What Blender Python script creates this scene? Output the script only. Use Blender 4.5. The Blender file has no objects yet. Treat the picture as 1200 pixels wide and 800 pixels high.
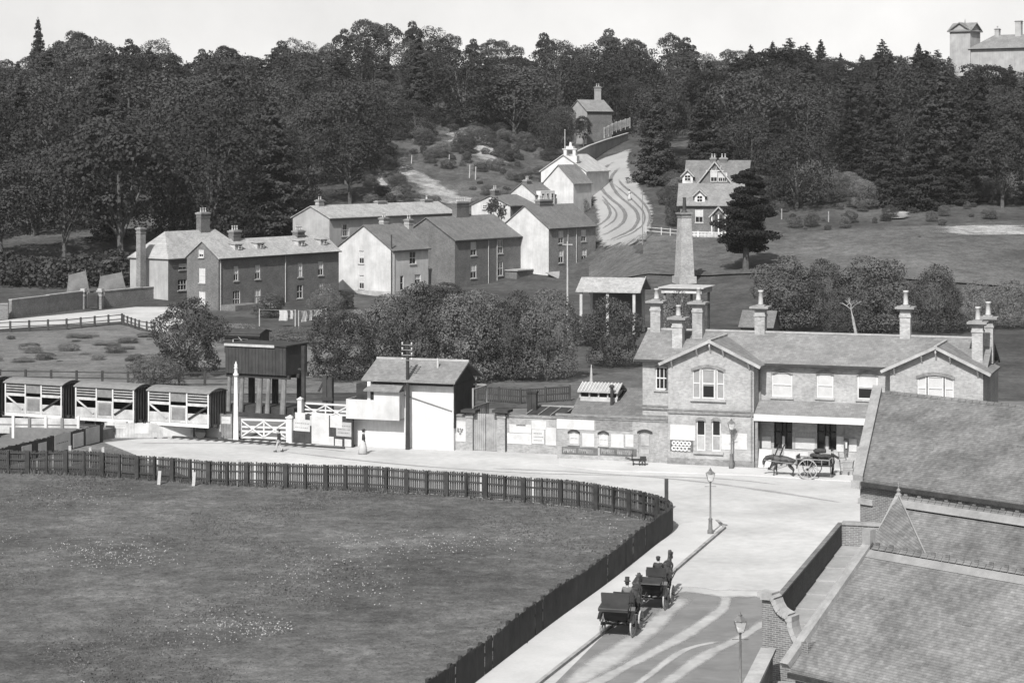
import bpy, math, random
import numpy as np
from mathutils import Vector, Matrix
rnd = random.Random(7)
R = math.radians
SC = bpy.context.scene
COL = SC.collection
H, F, HY = 22.0, 2600.0, 170.0          # eye height (m), focal length and horizon row of the 1200x800 photograph

def P(px, py, z=0.0):                    # survey: photo point -> world point at height z
    Y = F*(H-z)/(py-HY)
    return Vector(((px-600)/F*Y, Y, z))
def AT(px, py, Y):
    return Vector(((px-600)/F*Y, Y, H-(py-HY)/F*Y))

# ------------------------------------------------------------------ objects
def tag(o, label=None, cat=None, group=None, kind=None):
    if label: o['label'] = label
    if cat: o['category'] = cat
    if group: o['group'] = group
    if kind: o['kind'] = kind
    return o
def thing(name, label, cat, loc=(0,0,0), rz=0.0, group=None):
    o = bpy.data.objects.new(name, None); COL.objects.link(o)
    o.empty_display_size = .3
    o.location = loc; o.rotation_euler = (0, 0, rz)
    return tag(o, label, cat, group)
def link(name, me, parent=None, loc=None, rz=None):
    o = bpy.data.objects.new(name, me); COL.objects.link(o)
    if parent: o.parent = parent
    if loc is not None: o.location = loc
    if rz is not None: o.rotation_euler = (0, 0, rz)
    return o
KIDS = {}
def dup(root, loc, rz=None, label=None, group=None, scale=None, cat=None):
    r = root.copy(); COL.objects.link(r); r.location = loc
    if rz is not None: r.rotation_euler = (0, 0, rz)
    if scale is not None: r.scale = scale
    if label: r['label'] = label
    if cat: r['category'] = cat
    if group: r['group'] = group
    if root.name not in KIDS: KIDS[root.name] = [(c, list(c.children)) for c in root.children]
    for ch, gr in KIDS[root.name]:
        c = ch.copy(); COL.objects.link(c); c.parent = r
        for g in gr:
            d = g.copy(); COL.objects.link(d); d.parent = c
    return r

class MB:
    def __init__(s): s.v=[]; s.f=[]; s.m=[]
    def poly(s, pts, m=0):
        b=len(s.v); s.v += [tuple(p) for p in pts]; s.f.append(tuple(range(b,b+len(pts)))); s.m.append(m); return s
    def hexa(s, p, m=0):                 # 8 corners: bottom ring 0-3, top ring 4-7
        b=len(s.v); s.v += [tuple(q) for q in p]
        for f in ((3,2,1,0),(4,5,6,7),(0,1,5,4),(1,2,6,5),(2,3,7,6),(3,0,4,7)):
            s.f.append(tuple(b+i for i in f)); s.m.append(m)
        return s
    def box(s, x0,x1,y0,y1,z0,z1, m=0):
        return s.hexa(((x0,y0,z0),(x1,y0,z0),(x1,y1,z0),(x0,y1,z0),(x0,y0,z1),(x1,y0,z1),(x1,y1,z1),(x0,y1,z1)), m)
    def beam(s, a, b, w, h, m=0, up=(0,0,1)):   # bar from a to b, w across, h along up
        a=Vector(a); b=Vector(b); d=(b-a).normalized(); u=Vector(up)
        if abs(d.dot(u))>.98: u=Vector((1,0,0))
        r=d.cross(u).normalized()*(w/2); u=r.cross(d).normalized()*(h/2)
        return s.hexa((a-r-u,a+r-u,b+r-u,b-r-u,a-r+u,a+r+u,b+r+u,b-r+u), m)
    def tube(s, a, b, r0, r1=None, n=8, m=0, caps=True):
        if r1 is None: r1=r0
        a=Vector(a); b=Vector(b); d=(b-a).normalized()
        u=Vector((0,0,1)) if abs(d.z)<.9 else Vector((1,0,0))
        x=d.cross(u).normalized(); y=d.cross(x).normalized(); k=len(s.v)
        for i in range(n):
            q=x*math.cos(2*math.pi*i/n)+y*math.sin(2*math.pi*i/n)
            s.v.append(tuple(a+q*r0)); s.v.append(tuple(b+q*r1))
        for i in range(n):
            j=(i+1)%n; s.f.append((k+2*i,k+2*j,k+2*j+1,k+2*i+1)); s.m.append(m)
        if caps:
            s.f.append(tuple(k+2*i for i in range(n))[::-1]); s.m.append(m)
            s.f.append(tuple(k+2*i+1 for i in range(n))); s.m.append(m)
        return s
    def lathe(s, prof, c=(0,0,0), n=12, m=0):
        k=len(s.v)
        for r,z in prof:
            for i in range(n):
                t=2*math.pi*i/n; s.v.append((c[0]+r*math.cos(t), c[1]+r*math.sin(t), c[2]+z))
        for j in range(len(prof)-1):
            for i in range(n):
                q=(i+1)%n; s.f.append((k+j*n+i,k+j*n+q,k+(j+1)*n+q,k+(j+1)*n+i)); s.m.append(m)
        s.f.append(tuple(k+i for i in range(n))[::-1]); s.m.append(m)
        s.f.append(tuple(k+(len(prof)-1)*n+i for i in range(n))); s.m.append(m)
        return s
    def ring(s, c, axis, r, t, n=20, m=0):       # square-section hoop
        c=Vector(c); ax=Vector(axis).normalized(); u=Vector((0,0,1)); x=ax.cross(u).normalized(); k=len(s.v)
        for i in range(n):
            q=x*math.cos(2*math.pi*i/n)+u*math.sin(2*math.pi*i/n)
            for rr,o in ((r-t,-t*.6),(r,-t*.6),(r,t*.6),(r-t,t*.6)): s.v.append(tuple(c+q*rr+ax*o))
        for i in range(n):
            j=(i+1)%n
            for e in range(4):
                g=(e+1)%4; s.f.append((k+4*i+e,k+4*i+g,k+4*j+g,k+4*j+e)); s.m.append(m)
        return s
    def extr(s, pts, d, m=0):            # closed polygon pts extruded by vector d
        n=len(pts); k=len(s.v); d=Vector(d)
        s.v += [tuple(p) for p in pts] + [tuple(Vector(p)+d) for p in pts]
        s.f.append(tuple(range(k,k+n))[::-1]); s.m.append(m); s.f.append(tuple(range(k+n,k+2*n))); s.m.append(m)
        for i in range(n):
            j=(i+1)%n; s.f.append((k+i,k+j,k+n+j,k+n+i)); s.m.append(m)
        return s
    def grid(s, rows, m=0):
        k=len(s.v); n=len(rows[0])
        for r in rows: s.v += [tuple(p) for p in r]
        for j in range(len(rows)-1):
            for i in range(n-1):
                s.f.append((k+j*n+i,k+j*n+i+1,k+(j+1)*n+i+1,k+(j+1)*n+i)); s.m.append(m)
        return s
    def mesh(s, name, mats, smooth=False, fix=True):
        me=bpy.data.meshes.new(name); me.from_pydata(s.v,[],s.f)
        for mt in (mats if isinstance(mats,(list,tuple)) else [mats]): me.materials.append(mt)
        me.polygons.foreach_set('material_index', s.m)
        if smooth: me.polygons.foreach_set('use_smooth',[True]*len(s.f))
        me.update(); return me
    def build(s, name, mats, parent=None, smooth=False, loc=None, rz=None):
        return link(name, s.mesh(name, mats, smooth), parent, loc, rz)

# ------------------------------------------------------------------ materials
def nodes(name):
    m=bpy.data.materials.new(name); m.use_nodes=True
    nt=m.node_tree; b=nt.nodes['Principled BSDF']; b.inputs['Specular IOR Level'].default_value=.25
    return m, nt, b
def N(nt, t, **kw):
    n=nt.nodes.new(t)
    for k,v in kw.items():
        if k in n.inputs: n.inputs[k].default_value=v
        else: setattr(n,k,v)
    return n
def ramp(nt, fac, stops):
    r=nt.nodes.new('ShaderNodeValToRGB'); e=r.color_ramp.elements
    while len(e)<len(stops): e.new(.5)
    for q,(p,c) in zip(e,stops): q.position=p; q.color=(c,c,c,1)
    nt.links.new(fac, r.inputs[0]); return r.outputs[0]
def noise(nt, vec, scale, detail=4, rough=.6):
    n=N(nt,'ShaderNodeTexNoise'); n.inputs['Scale'].default_value=scale; n.inputs['Detail'].default_value=detail; n.inputs['Roughness'].default_value=rough
    nt.links.new(vec, n.inputs['Vector']); return n.outputs[0]
def mult(nt, a, b):
    x=N(nt,'ShaderNodeMixRGB',blend_type='MULTIPLY'); x.inputs[0].default_value=1
    nt.links.new(a,x.inputs[1]); nt.links.new(b,x.inputs[2]); return x.outputs[0]
def bump(nt, b, h, strength=.4, dist=.02):
    q=N(nt,'ShaderNodeBump'); q.inputs['Strength'].default_value=strength; q.inputs['Distance'].default_value=dist
    nt.links.new(h,q.inputs['Height']); nt.links.new(q.outputs[0], b.inputs['Normal'])
def plain(name, c, var=.25, scale=1.2, rough=.8, fine=9.0, bmp=.2, streak=None, world=False):
    """grey c with large stains and fine grain; streak = stretch of the grain along z"""
    m,nt,b=nodes(name); tc=N(nt,'ShaderNodeTexCoord'); v=tc.outputs['Object']
    if world:
        v=N(nt,'ShaderNodeNewGeometry').outputs['Position']
    if streak:
        mp=N(nt,'ShaderNodeMapping'); mp.inputs['Scale'].default_value=streak; nt.links.new(v,mp.inputs[0]); v2=mp.outputs[0]
    else: v2=v
    n1=noise(nt,v,scale,5); n2=noise(nt,v2,fine,3)
    c1=ramp(nt,n1,[(.3,c*(1-var)),(.72,min(.9,c*(1+var)))])
    c2=ramp(nt,n2,[(.25,1-var*.8),(.7,1.0)])
    nt.links.new(mult(nt,c1,c2), b.inputs['Base Color']); b.inputs['Roughness'].default_value=rough
    if bmp: bump(nt,b,n2,bmp,.02)
    return m
def brick(name, c, mortar, var=.25, w=.23, h=.075, axis=None, slope=1.0, bmp=.3, stain=.6, msize=.010):
    """courses of bricks, slates or tiles. axis None: runs along x+y; 'x'/'y': along that axis; slope scales z"""
    m,nt,b=nodes(name); tc=N(nt,'ShaderNodeTexCoord'); sp=N(nt,'ShaderNodeSeparateXYZ'); nt.links.new(tc.outputs['Object'],sp.inputs[0])
    cb=N(nt,'ShaderNodeCombineXYZ')
    if axis is None:
        ad=N(nt,'ShaderNodeMath',operation='ADD'); nt.links.new(sp.outputs[0],ad.inputs[0]); nt.links.new(sp.outputs[1],ad.inputs[1]); nt.links.new(ad.outputs[0],cb.inputs[0])
    else: nt.links.new(sp.outputs[0 if axis=='x' else 1],cb.inputs[0])
    ml=N(nt,'ShaderNodeMath',operation='MULTIPLY'); ml.inputs[1].default_value=slope
    nt.links.new(sp.outputs[2],ml.inputs[0]); nt.links.new(ml.outputs[0],cb.inputs[1])
    t=N(nt,'ShaderNodeTexBrick'); t.inputs['Scale'].default_value=1; t.inputs['Brick Width'].default_value=w; t.inputs['Row Height'].default_value=h
    t.inputs['Mortar Size'].default_value=msize; t.inputs['Mortar Smooth'].default_value=.3; t.inputs['Bias'].default_value=0
    lo,hi=c*(1-var),c*(1+var)
    t.inputs['Color1'].default_value=(lo,lo,lo,1); t.inputs['Color2'].default_value=(hi,hi,hi,1); t.inputs['Mortar'].default_value=(mortar,)*3+(1,)
    nt.links.new(cb.outputs[0],t.inputs['Vector'])
    n1=noise(nt,tc.outputs['Object'],.55,6,.65); n2=noise(nt,tc.outputs['Object'],4.5,3)
    s=mult(nt,t.outputs[0],ramp(nt,n1,[(.3,1-.5*stain),(.7,1+.25*stain)]))
    s=mult(nt,s,ramp(nt,n2,[(.3,1-.3*stain),(.7,1+.15*stain)]))
    nt.links.new(s,b.inputs['Base Color']); b.inputs['Roughness'].default_value=.85
    if bmp: bump(nt,b,t.outputs[0],bmp,.015)
    return m
def leafmat(name, lo, hi, scale=.35):
    m,nt,b=nodes(name); tc=N(nt,'ShaderNodeTexCoord'); oi=N(nt,'ShaderNodeObjectInfo')
    ad=N(nt,'ShaderNodeVectorMath',operation='ADD'); nt.links.new(tc.outputs['Object'],ad.inputs[0])
    ml=N(nt,'ShaderNodeMath',operation='MULTIPLY'); ml.inputs[1].default_value=57; nt.links.new(oi.outputs['Random'],ml.inputs[0]); nt.links.new(ml.outputs[0],ad.inputs[1])
    n1=noise(nt,ad.outputs[0],scale,5,.7); n2=noise(nt,ad.outputs[0],1.6,2)
    c=mult(nt,ramp(nt,n1,[(.3,lo),(.7,hi)]),ramp(nt,n2,[(.3,.75),(.7,1.15)]))
    c=mult(nt,c,ramp(nt,oi.outputs['Random'],[(0,.6),(.6,1.05),(1,1.6)]))
    nt.links.new(c,b.inputs['Base Color']); b.inputs['Roughness'].default_value=.8; b.inputs['Specular IOR Level'].default_value=.1
    ts=N(nt,'ShaderNodeBsdfTranslucent'); nt.links.new(c,ts.inputs[0]); mx=N(nt,'ShaderNodeMixShader'); mx.inputs[0].default_value=.2
    out=nt.nodes['Material Output']; nt.links.new(b.outputs[0],mx.inputs[1]); nt.links.new(ts.outputs[0],mx.inputs[2]); nt.links.new(mx.outputs[0],out.inputs[0])
    return m
def grassmat(name, lo, hi, scale=.12, fine=2.2, hi2=None):
    m,nt,b=nodes(name); g=N(nt,'ShaderNodeNewGeometry'); v=g.outputs['Position']
    n1=noise(nt,v,scale,6,.65); n2=noise(nt,v,fine,5,.75); n3=noise(nt,v,fine*5,2)
    c=mult(nt,ramp(nt,n1,[(.32,lo),(.68,hi)]),ramp(nt,n2,[(.3,.6),(.72,1.35)]))
    c=mult(nt,c,ramp(nt,n3,[(.3,.75),(.7,1.2)]))
    if hi2: c=mult(nt,c,ramp(nt,noise(nt,v,.42,6,.75),[(.36,.82),(.5,1.0),(.66,hi2)]))
    nt.links.new(c,b.inputs['Base Color']); b.inputs['Roughness'].default_value=.95; b.inputs['Specular IOR Level'].default_value=.05
    bump(nt,b,n2,.6,.15); return m
def glassmat(name):
    m,nt,b=nodes(name); b.inputs['Base Color'].default_value=(.02,.02,.02,1); b.inputs['Roughness'].default_value=.12; b.inputs['Specular IOR Level'].default_value=.5
    return m

M = {}
M['white']=plain('white_paint',.58,.18,.7,.6,3,.1,streak=(2.5,2.5,.3))
M['offwhite']=plain('weathered_white',.42,.22,.9,.7,7,.1)
M['limewash']=plain('limewashed_boards',.46,.32,1.1,.8,5,.15,streak=(6,6,.6))
M['render']=plain('white_render',.5,.2,.5,.9,1.6,.15,streak=(2.2,2.2,.22))
M['palerender']=plain('pale_render',.35,.22,.4,.9,1.4,.15,streak=(2.2,2.2,.22))
M['stone']=plain('pale_stone',.36,.25,1.2,.85,8,.2)
M['coping']=plain('stone_coping',.27,.25,1.5,.85,10,.25)
M['dark']=plain('dark_tarred_timber',.045,.4,1.2,.75,8,.25,streak=(5,5,.5))
M['tar']=plain('tarred_plank',.052,.35,1.2,.75,8,.25,streak=(5,5,.5))
M['timber']=plain('grey_timber',.2,.35,1.2,.8,8,.25,streak=(5,5,.5))
M['greyboard']=plain('weathered_boards',.3,.3,1.2,.8,8,.2,streak=(5,5,.5))
M['iron']=plain('dark_iron',.05,.3,2,.5,12,.1)
M['black']=plain('black_coachwork',.025,.3,2,.3,12,.0)
M['leather']=plain('black_leather',.04,.3,2,.5,14,.2)
M['paper']=plain('pale_bill_paper',.5,.16,1.1,.8,4,.0)
M['paper2']=plain('grey_bill_paper',.36,.15,1.5,.8,9,.0)
M['ink']=plain('printed_ink',.12,.3,3,.8,9,.0)
M['glass']=glassmat('window_glass')
M['blind']=plain('window_blind',.46,.1,1.5,.8,9,.0)
M['pot']=plain('chimney_pot_clay',.42,.2,2,.8,9,.1)
M['bark']=plain('tree_bark',.1,.4,2,.9,7,.5,streak=(4,4,.7))
M['palebark']=plain('pale_bark',.33,.35,2,.9,7,.3,streak=(4,4,.7))
M['brick_pale']=brick('station_brick',.335,.36,.14)
M['brick_low']=brick('lower_wall_brick',.31,.33,.16)
M['brick_dark']=brick('house_brick',.135,.17,.22)
M['brick_wall']=brick('garden_wall_brick',.2,.25,.25)
M['brick_shade']=brick('shaded_dark_brick',.07,.1,.2)  # dark brick, lowered further: the shade on the parapet face is in the colour
M['net']=plain('garden_netting',.15,.3,.8,.9,6,.2)
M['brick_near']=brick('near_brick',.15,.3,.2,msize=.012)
M['brick_stack']=brick('chimney_brick',.36,.38,.2)
M['slate_x']=brick('slate_along_x',.2,.15,.14,.3,.22,'x',2.2,.2,.5)
M['slate_y']=brick('slate_along_y',.2,.15,.14,.3,.22,'y',2.2,.2,.5)
M['slatelt_x']=brick('pale_slate',.33,.24,.14,.3,.24,'x',1.8,.2,.5)
M['slatedk_x']=brick('dark_slate',.15,.1,.14,.3,.24,'x',1.8,.2,.5)
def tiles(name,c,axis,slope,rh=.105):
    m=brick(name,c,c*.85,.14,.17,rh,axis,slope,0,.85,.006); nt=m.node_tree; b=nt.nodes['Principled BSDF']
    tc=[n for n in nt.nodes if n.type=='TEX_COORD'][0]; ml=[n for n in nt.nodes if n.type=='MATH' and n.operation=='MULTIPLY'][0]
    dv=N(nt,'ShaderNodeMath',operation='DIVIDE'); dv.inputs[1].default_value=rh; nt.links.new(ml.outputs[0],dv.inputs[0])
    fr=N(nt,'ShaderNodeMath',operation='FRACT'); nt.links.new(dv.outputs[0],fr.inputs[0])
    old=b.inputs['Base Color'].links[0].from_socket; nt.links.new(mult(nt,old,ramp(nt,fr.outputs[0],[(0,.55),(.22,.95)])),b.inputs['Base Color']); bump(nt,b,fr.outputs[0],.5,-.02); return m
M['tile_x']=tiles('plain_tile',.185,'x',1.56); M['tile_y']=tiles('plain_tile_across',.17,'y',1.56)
M['flash']=plain('mortar_fillet',.24,.2,1.2,.8,8,.1)
M['greyblind']=plain('grey_window_blind',.26,.15,1.5,.8,9,.0)
M['dark_x']=M['tar']
M['lead']=plain('lead_sheet',.32,.18,.9,.6,6,.1)
M['gravel']=plain('forecourt_gravel',.44,.2,.16,.95,1.7,.3,world=True)
M['pave']=plain('pavement_gravel',.47,.12,.3,.95,6,.2,world=True)
M['kerb']=plain('kerb_stone',.3,.3,1.5,.9,8,.2,world=True)
M['roaddark']=plain('road_watered',.19,.22,.5,.95,3.0,.3,streak=(.6,3,1),world=True)
M['roadtrack']=plain('road_wheel_track',.37,.22,.6,.95,4,.3,world=True)
M['hillroad']=plain('hill_road_chalk',.3,.12,.15,.95,3,.2,world=True)
M['hilltrack']=plain('hill_road_rut',.17,.2,.3,.95,3,.2,world=True)
M['dirt']=plain('cinder_ground',.15,.3,.3,.95,3,.3,world=True)
M['chalk']=grassmat('chalk_scree',.12,.38,.2,.9)
M['grass']=grassmat('field_grass',.068,.14,.075,1.5,1.45)
M['slope']=grassmat('rough_slope',.05,.125,.1,.7)
M['verge']=grassmat('verge_grass',.10,.19,.2,1.2)
M['meadow']=grassmat('hill_meadow',.065,.135,.045,.6)
M['terrain']=grassmat('terrain_undergrowth',.045,.1,.06,.5)
M['tuft']=grassmat('grass_tufts',.085,.145,.1,1.6)
M['flower']=plain('white_flowers',.33,.1,3,.8,9,0)
M['leaf_far']=leafmat('woodland_leaves',.034,.072)
M['leaf_mid']=leafmat('garden_tree_leaves',.058,.14,.5)
M['leaf_dark']=leafmat('evergreen_needles',.026,.05,.5)
M['leaf_pale']=leafmat('willow_leaves',.1,.18,.5)
M['skin']=plain('skin',.4,.1,4,.6,20,0)
M['cloth_dk']=plain('dark_cloth',.04,.3,4,.9,20,.1)
M['cloth_md']=plain('grey_cloth',.14,.25,4,.9,20,.1)
M['cloth_lt']=plain('pale_cloth',.42,.12,4,.9,20,.1)
M['hide']=plain('dark_horse_coat',.06,.35,2.5,.5,10,.05)
M['sack']=plain('coal_sack',.055,.4,3,.9,10,.3)
M['wheelwood']=plain('painted_wheel',.36,.2,3,.6,10,.1)

def faded(key, name, lo=.25, hi=.75, scale=1.3):
    """a copy of a ground material worn away raggedly towards the edges of its sheet (attribute 'fade')"""
    m=M[key].copy(); m.name=name; nt=m.node_tree; b=nt.nodes['Principled BSDF']; a=N(nt,'ShaderNodeAttribute',attribute_name='fade')
    g=N(nt,'ShaderNodeNewGeometry'); n=noise(nt,g.outputs['Position'],scale,5,.75); ad=N(nt,'ShaderNodeMath',operation='ADD'); nt.links.new(a.outputs['Fac'],ad.inputs[0]); nt.links.new(n,ad.inputs[1])
    mr=N(nt,'ShaderNodeMapRange'); mr.inputs[1].default_value=.5+lo; mr.inputs[2].default_value=.5+hi; nt.links.new(ad.outputs[0],mr.inputs[0]); nt.links.new(mr.outputs[0],b.inputs['Alpha']); return m
M['dust']=plain('rutted_gravel',.36,.2,.3,.95,2,.3,world=True); M['dust_f']=faded('dust','rutted_gravel_edge',.3,1.3); M['roadtrack_f']=faded('roadtrack','worn_wheel_track',.1,.8); M['hillroad_f']=faded('hillroad','worn_hill_road',.02,.3,.6); M['hilltrack_f']=faded('hilltrack','worn_hill_rut',.2,1.1,.8); M['chalk_f']=faded('chalk','ragged_chalk',.2,.7,.35); M['roaddark_f']=faded('roaddark','damp_patch',.2,1.0); M['gravel_f']=faded('gravel','gravel_edge',.2,.8)
# ------------------------------------------------------------------ terrain
TY=[262,280,300,330,345,360,390,420,460,500,560,620,760,1000,6000]
TPX=[-300,0,200,350,450,550,640,700,745,800,900,1050,1200,1600]
TZ=[[0,0,0,2,4.5,7,12,17,23,29,38,40,36,30,20]]*3 + [
 [0,0,0,1.5,3.5,6,11.5,17,24,30,39,41,36,30,20],
 [0,0,0,.2,1.6,5,12,18,26,32,41,43,38,30,20],
 [0,0,0,0,.5,3.5,10.5,18,26,33,41,43,38,30,20],
 [0,0,0,0,.6,3.5,10,15.8,22,30,39,42,38,30,20],
 [0,0,.1,.2,1.2,4.4,12.3,18,23.5,29,38,42,38,30,20],
 [0,.2,1,4,6.3,9.3,14.2,19.7,24,29,38,42,38,30,20],
 [0,.3,1,4,7,9,14,19,26,32,40,43,38,30,20],
 [0,.5,2,5,7.2,9.5,14,19,26,32,40,43,38,30,20],
 [0,.5,2,6.2,8,10,13.5,19,26,32,40,43,38,30,20],
 [0,.5,2,6.2,8.5,10.5,13.5,19,26,32,40,43,38,30,20],
 [0,.5,2,6.2,8.5,10.5,13.5,19,26,32,40,43,38,30,20]]
def zraw(x, y):
    if y<=262: return 0.0
    px=600+F*x/max(y,1)
    px=max(TPX[0],min(TPX[-1]-.01,px)); y=min(y,5999)
    i=max(k for k in range(len(TPX)) if TPX[k]<=px); j=max(k for k in range(len(TY)) if TY[k]<=y)
    i=min(i,len(TPX)-2); j=min(j,len(TY)-2)
    s=(px-TPX[i])/(TPX[i+1]-TPX[i]); t=(y-TY[j])/(TY[j+1]-TY[j])
    s=s*s*(3-2*s)
    z=lambda a,b: TZ[a][b]
    return (z(i,j)*(1-s)+z(i+1,j)*s)*(1-t)+(z(i,j+1)*(1-s)+z(i+1,j+1)*s)*t
GX=[-4000,-2000,-1000,-600,-420]+[ -320+4*i for i in range(161)]+[420,600,1000,2000,4000]
GY=[-300,-100,0,80,150,220,260]+[276+4*i for i in range(90)]+[660,700,760,850,1000,1500,2500,4500,6000]
GZ=[[zraw(x,y) for x in GX] for y in GY]
import bisect
def TZZ(x,y):
    i=min(max(bisect.bisect_right(GX,x)-1,0),len(GX)-2); j=min(max(bisect.bisect_right(GY,y)-1,0),len(GY)-2)
    s=(x-GX[i])/(GX[i+1]-GX[i]); t=(y-GY[j])/(GY[j+1]-GY[j])
    return (GZ[j][i]*(1-s)+GZ[j][i+1]*s)*(1-t)+(GZ[j+1][i]*(1-s)+GZ[j+1][i+1]*s)*t
def G(px,py,y0=120.0,y1=640.0):          # where the sight line of a photo point meets the land
    Y=y0
    while Y<y1:
        x=(px-600)/F*Y; z=H-(py-HY)/F*Y
        if TZZ(x,Y)>=z: return Vector((x,Y,TZZ(x,Y)))
        Y+=.5
    return Vector(((px-600)/F*y1,y1,TZZ((px-600)/F*y1,y1)))
mb=MB(); mb.grid([[(x,y,GZ[j][i]) for i,x in enumerate(GX)] for j,y in enumerate(GY)])
tag(mb.build('terrain',M['terrain'],smooth=True),kind='structure')

def fade(o, rows, cols):
    a=o.data.attributes.new('fade','FLOAT','POINT'); v=[]
    for j in range(rows):
        e=min(1,min(j,rows-1-j)/max(1,rows*.12))
        for i in range(cols):
            t=2*i/(cols-1)-1; v.append((1-abs(t)**2)*e)
    a.data.foreach_set('value',v); return o
def sheet(name, pts, mt, z):             # flat sheet on level ground, with smooth outline
    m=MB(); m.poly([(p[0],p[1],z) for p in pts]); return tag(m.build(name,mt),kind='structure')
def drape(name, rows, mt, off=.2, n=6, kind='structure'):   # rows: (left point, right point)
    m=MB(); rr=[]
    fine=[]
    for (a,b),(c,d) in zip(rows[:-1],rows[1:]):
        for k in range(6):
            t=k/6; fine.append((a.lerp(c,t),b.lerp(d,t)))
    fine.append(rows[-1])
    for a,b in fine:
        rr.append([(p.x,p.y,TZZ(p.x,p.y)+off) for p in (a.lerp(b,k/n) for k in range(n+1))])
    m.grid(rr); o=m.build(name,mt,smooth=True); fade(o,len(rr),n+1); return tag(o,kind=kind)

# level ground sheets -------------------------------------------------------
FENCE_PX=[(-260,548),(-60,552),(0,554),(105,557.5),(227,566),(315,571),(420,575.5),(527,581),(617,588.5),(690,597),(735,604),(765,610.5),(782,616),(788,622.5),(782,631),(765,643.5),(713,685),(647,733),(560,800),(480,864)]
FENCE=[P(*q) for q in FENCE_PX]
sheet('yard_ground',[P(-400,470),P(1300,470),P(1300,560),P(1500,900),P(300,1200),P(-400,900)],M['dirt'],.012)
sheet('field',FENCE+[Vector((-30,60,0)),Vector((-75,60,0))],M['grass'],.03)
# forecourt: everything between the fence and the buildings
fc=[P(108,524),P(122,519),P(160,515),P(240,513),P(345,514),P(420,517),P(530,519),P(652,523),P(783,532),P(880,538),P(1010,548),P(1100,556),P(1060,640)]
fc2=[P(1100,900),P(560,900)]
low=[P(*q) for q in [(560,800),(647,733),(713,685),(765,643.5),(782,631),(788.5,622.5),(782,616),(765,610.5),(735,604),(690,597),(617,588.5),(527,581),(420,575.5),(315,571),(227,566),(185,552),(150,534)]]
sheet('forecourt',fc+fc2+low,M['gravel'],.05)
kb=[P(632,800),P(702,745),P(790,669),P(847,620)]
pv=[P(*q) for q in [(520,830),(560,800),(647,733),(713,685),(765,643.5),(782,631),(789,622.5),(800,616)]]
m=MB(); pts=[(p.x,p.y) for p in [P(608,820)]+kb+[P(838,612)]]+[(p.x,p.y) for p in reversed(pv)]
m.extr([(x,y,.05) for x,y in pts],(0,0,.10)); tag(m.build('pavement',M['pave']),kind='structure')
m=MB()
for a,b in zip([P(608,820)]+kb,kb+[P(838,612)]): m.beam((a.x+.1,a.y-.02,.115),(b.x+.1,b.y-.02,.115),.17,.15)
tag(m.build('kerb',M['kerb']),kind='structure')
# station footway, a low kerbed strip along the front
m=MB(); m.extr([(p.x,p.y,.05) for p in [P(655,546),P(700,552),P(880,558),P(1010,566),P(1010,552),P(880,542),P(700,534),P(655,531)]],(0,0,.07)); tag(m.build('footway',M['pave']),kind='structure')
# watered road in front of the near buildings, with pale wheel tracks
wet=[P(*q) for q in [(640,812),(702,750),(760,703),(800,694),(845,698),(890,698),(960,720),(960,830),(800,850)]]
sheet('watered_road',wet,M['roaddark'],.056)
def track(name, pts, w, mt, z):
    c=[P(*q) for q in pts]; fine=[]
    for i in range(len(c)-1):
        p0=c[max(i-1,0)];p1=c[i];p2=c[i+1];p3=c[min(i+2,len(c)-1)]
        for k in range(8):
            t=k/8; fine.append(.5*((2*p1)+(p2-p0)*t+(2*p0-5*p1+4*p2-p3)*t*t+(3*p1-p0-3*p2+p3)*t**3))
    fine.append(c[-1]); L=[];Rr=[]
    for i,p in enumerate(fine):
        d=(fine[min(i+1,len(fine)-1)]-fine[max(i-1,0)]); d.z=0; d.normalize(); q=Vector((-d.y,d.x,0))*(w/2*(.9+.16*math.sin(i*.31+w*9)+.08*math.sin(i*.83)))
        L.append(p+q); Rr.append(p-q)
    m=MB(); rr=[[(*(a.lerp(b,k/6)).xy,z) for k in range(7)] for a,b in zip(L,Rr)]; m.grid(rr); o=m.build(name,mt); fade(o,len(rr),7); return tag(o,kind='structure')
track('wheel_track',[(846,692),(848,712),(806,743),(757,770),(709,795),(660,822)],1.0,M['roadtrack_f'],.064)
track('wheel_track',[(905,724),(868,748),(828,768),(790,795),(740,830)],.95,M['roadtrack_f'],.064)
track('wheel_track',[(800,698),(770,730),(720,768),(660,810)],1.7,M['roadtrack_f'],.061)
track('wheel_track',[(846,752),(800,764),(750,800),(700,830)],.5,M['roadtrack_f'],.067)
track('road_edge',[(760,699),(800,692),(845,696),(892,697),(930,705)],2.3,M['gravel_f'],.07)
for k,(pts,w) in enumerate((([(560,549),(680,554),(800,563),(900,576),(1000,592)],.8),([(300,526),(450,543),(600,554),(740,558),(850,562),(930,571)],.7),([(150,520),(300,521),(420,531)],.7))): track('cart_track',pts,w,M['dust_f'],.0535+.001*k)
# left: cattle-dock slope, verge, upper road
sheet('dock_bank',[P(-100,552),P(-100,524),P(60,528),P(110,522),P(122,519),P(150,530),P(185,545),P(227,562),P(105,556)],M['verge'],.06)
sheet('verge_bank',[P(-300,470),P(-300,385),P(0,389),P(140,381),P(185,388),P(300,392),P(430,398),P(520,420),P(520,460),P(260,462)],M['verge'],.05)
sheet('upper_road',[P(-300,392),P(-300,366),P(0,376),P(100,366),P(210,355),P(215,378),P(190,392),P(143,377),P(0,386)],M['gravel'],.06)
sheet('station_meadow',[P(530,478),P(530,442),P(640,448),P(753,432),P(860,400),P(880,420),P(780,480)],M['meadow'],.05)
# railway ballast
sheet('ballast',[P(-300,510),P(-300,486),P(0,489),P(260,497),P(420,490),P(420,500),P(260,512),P(0,512)],M['dirt'],.06)
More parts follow.
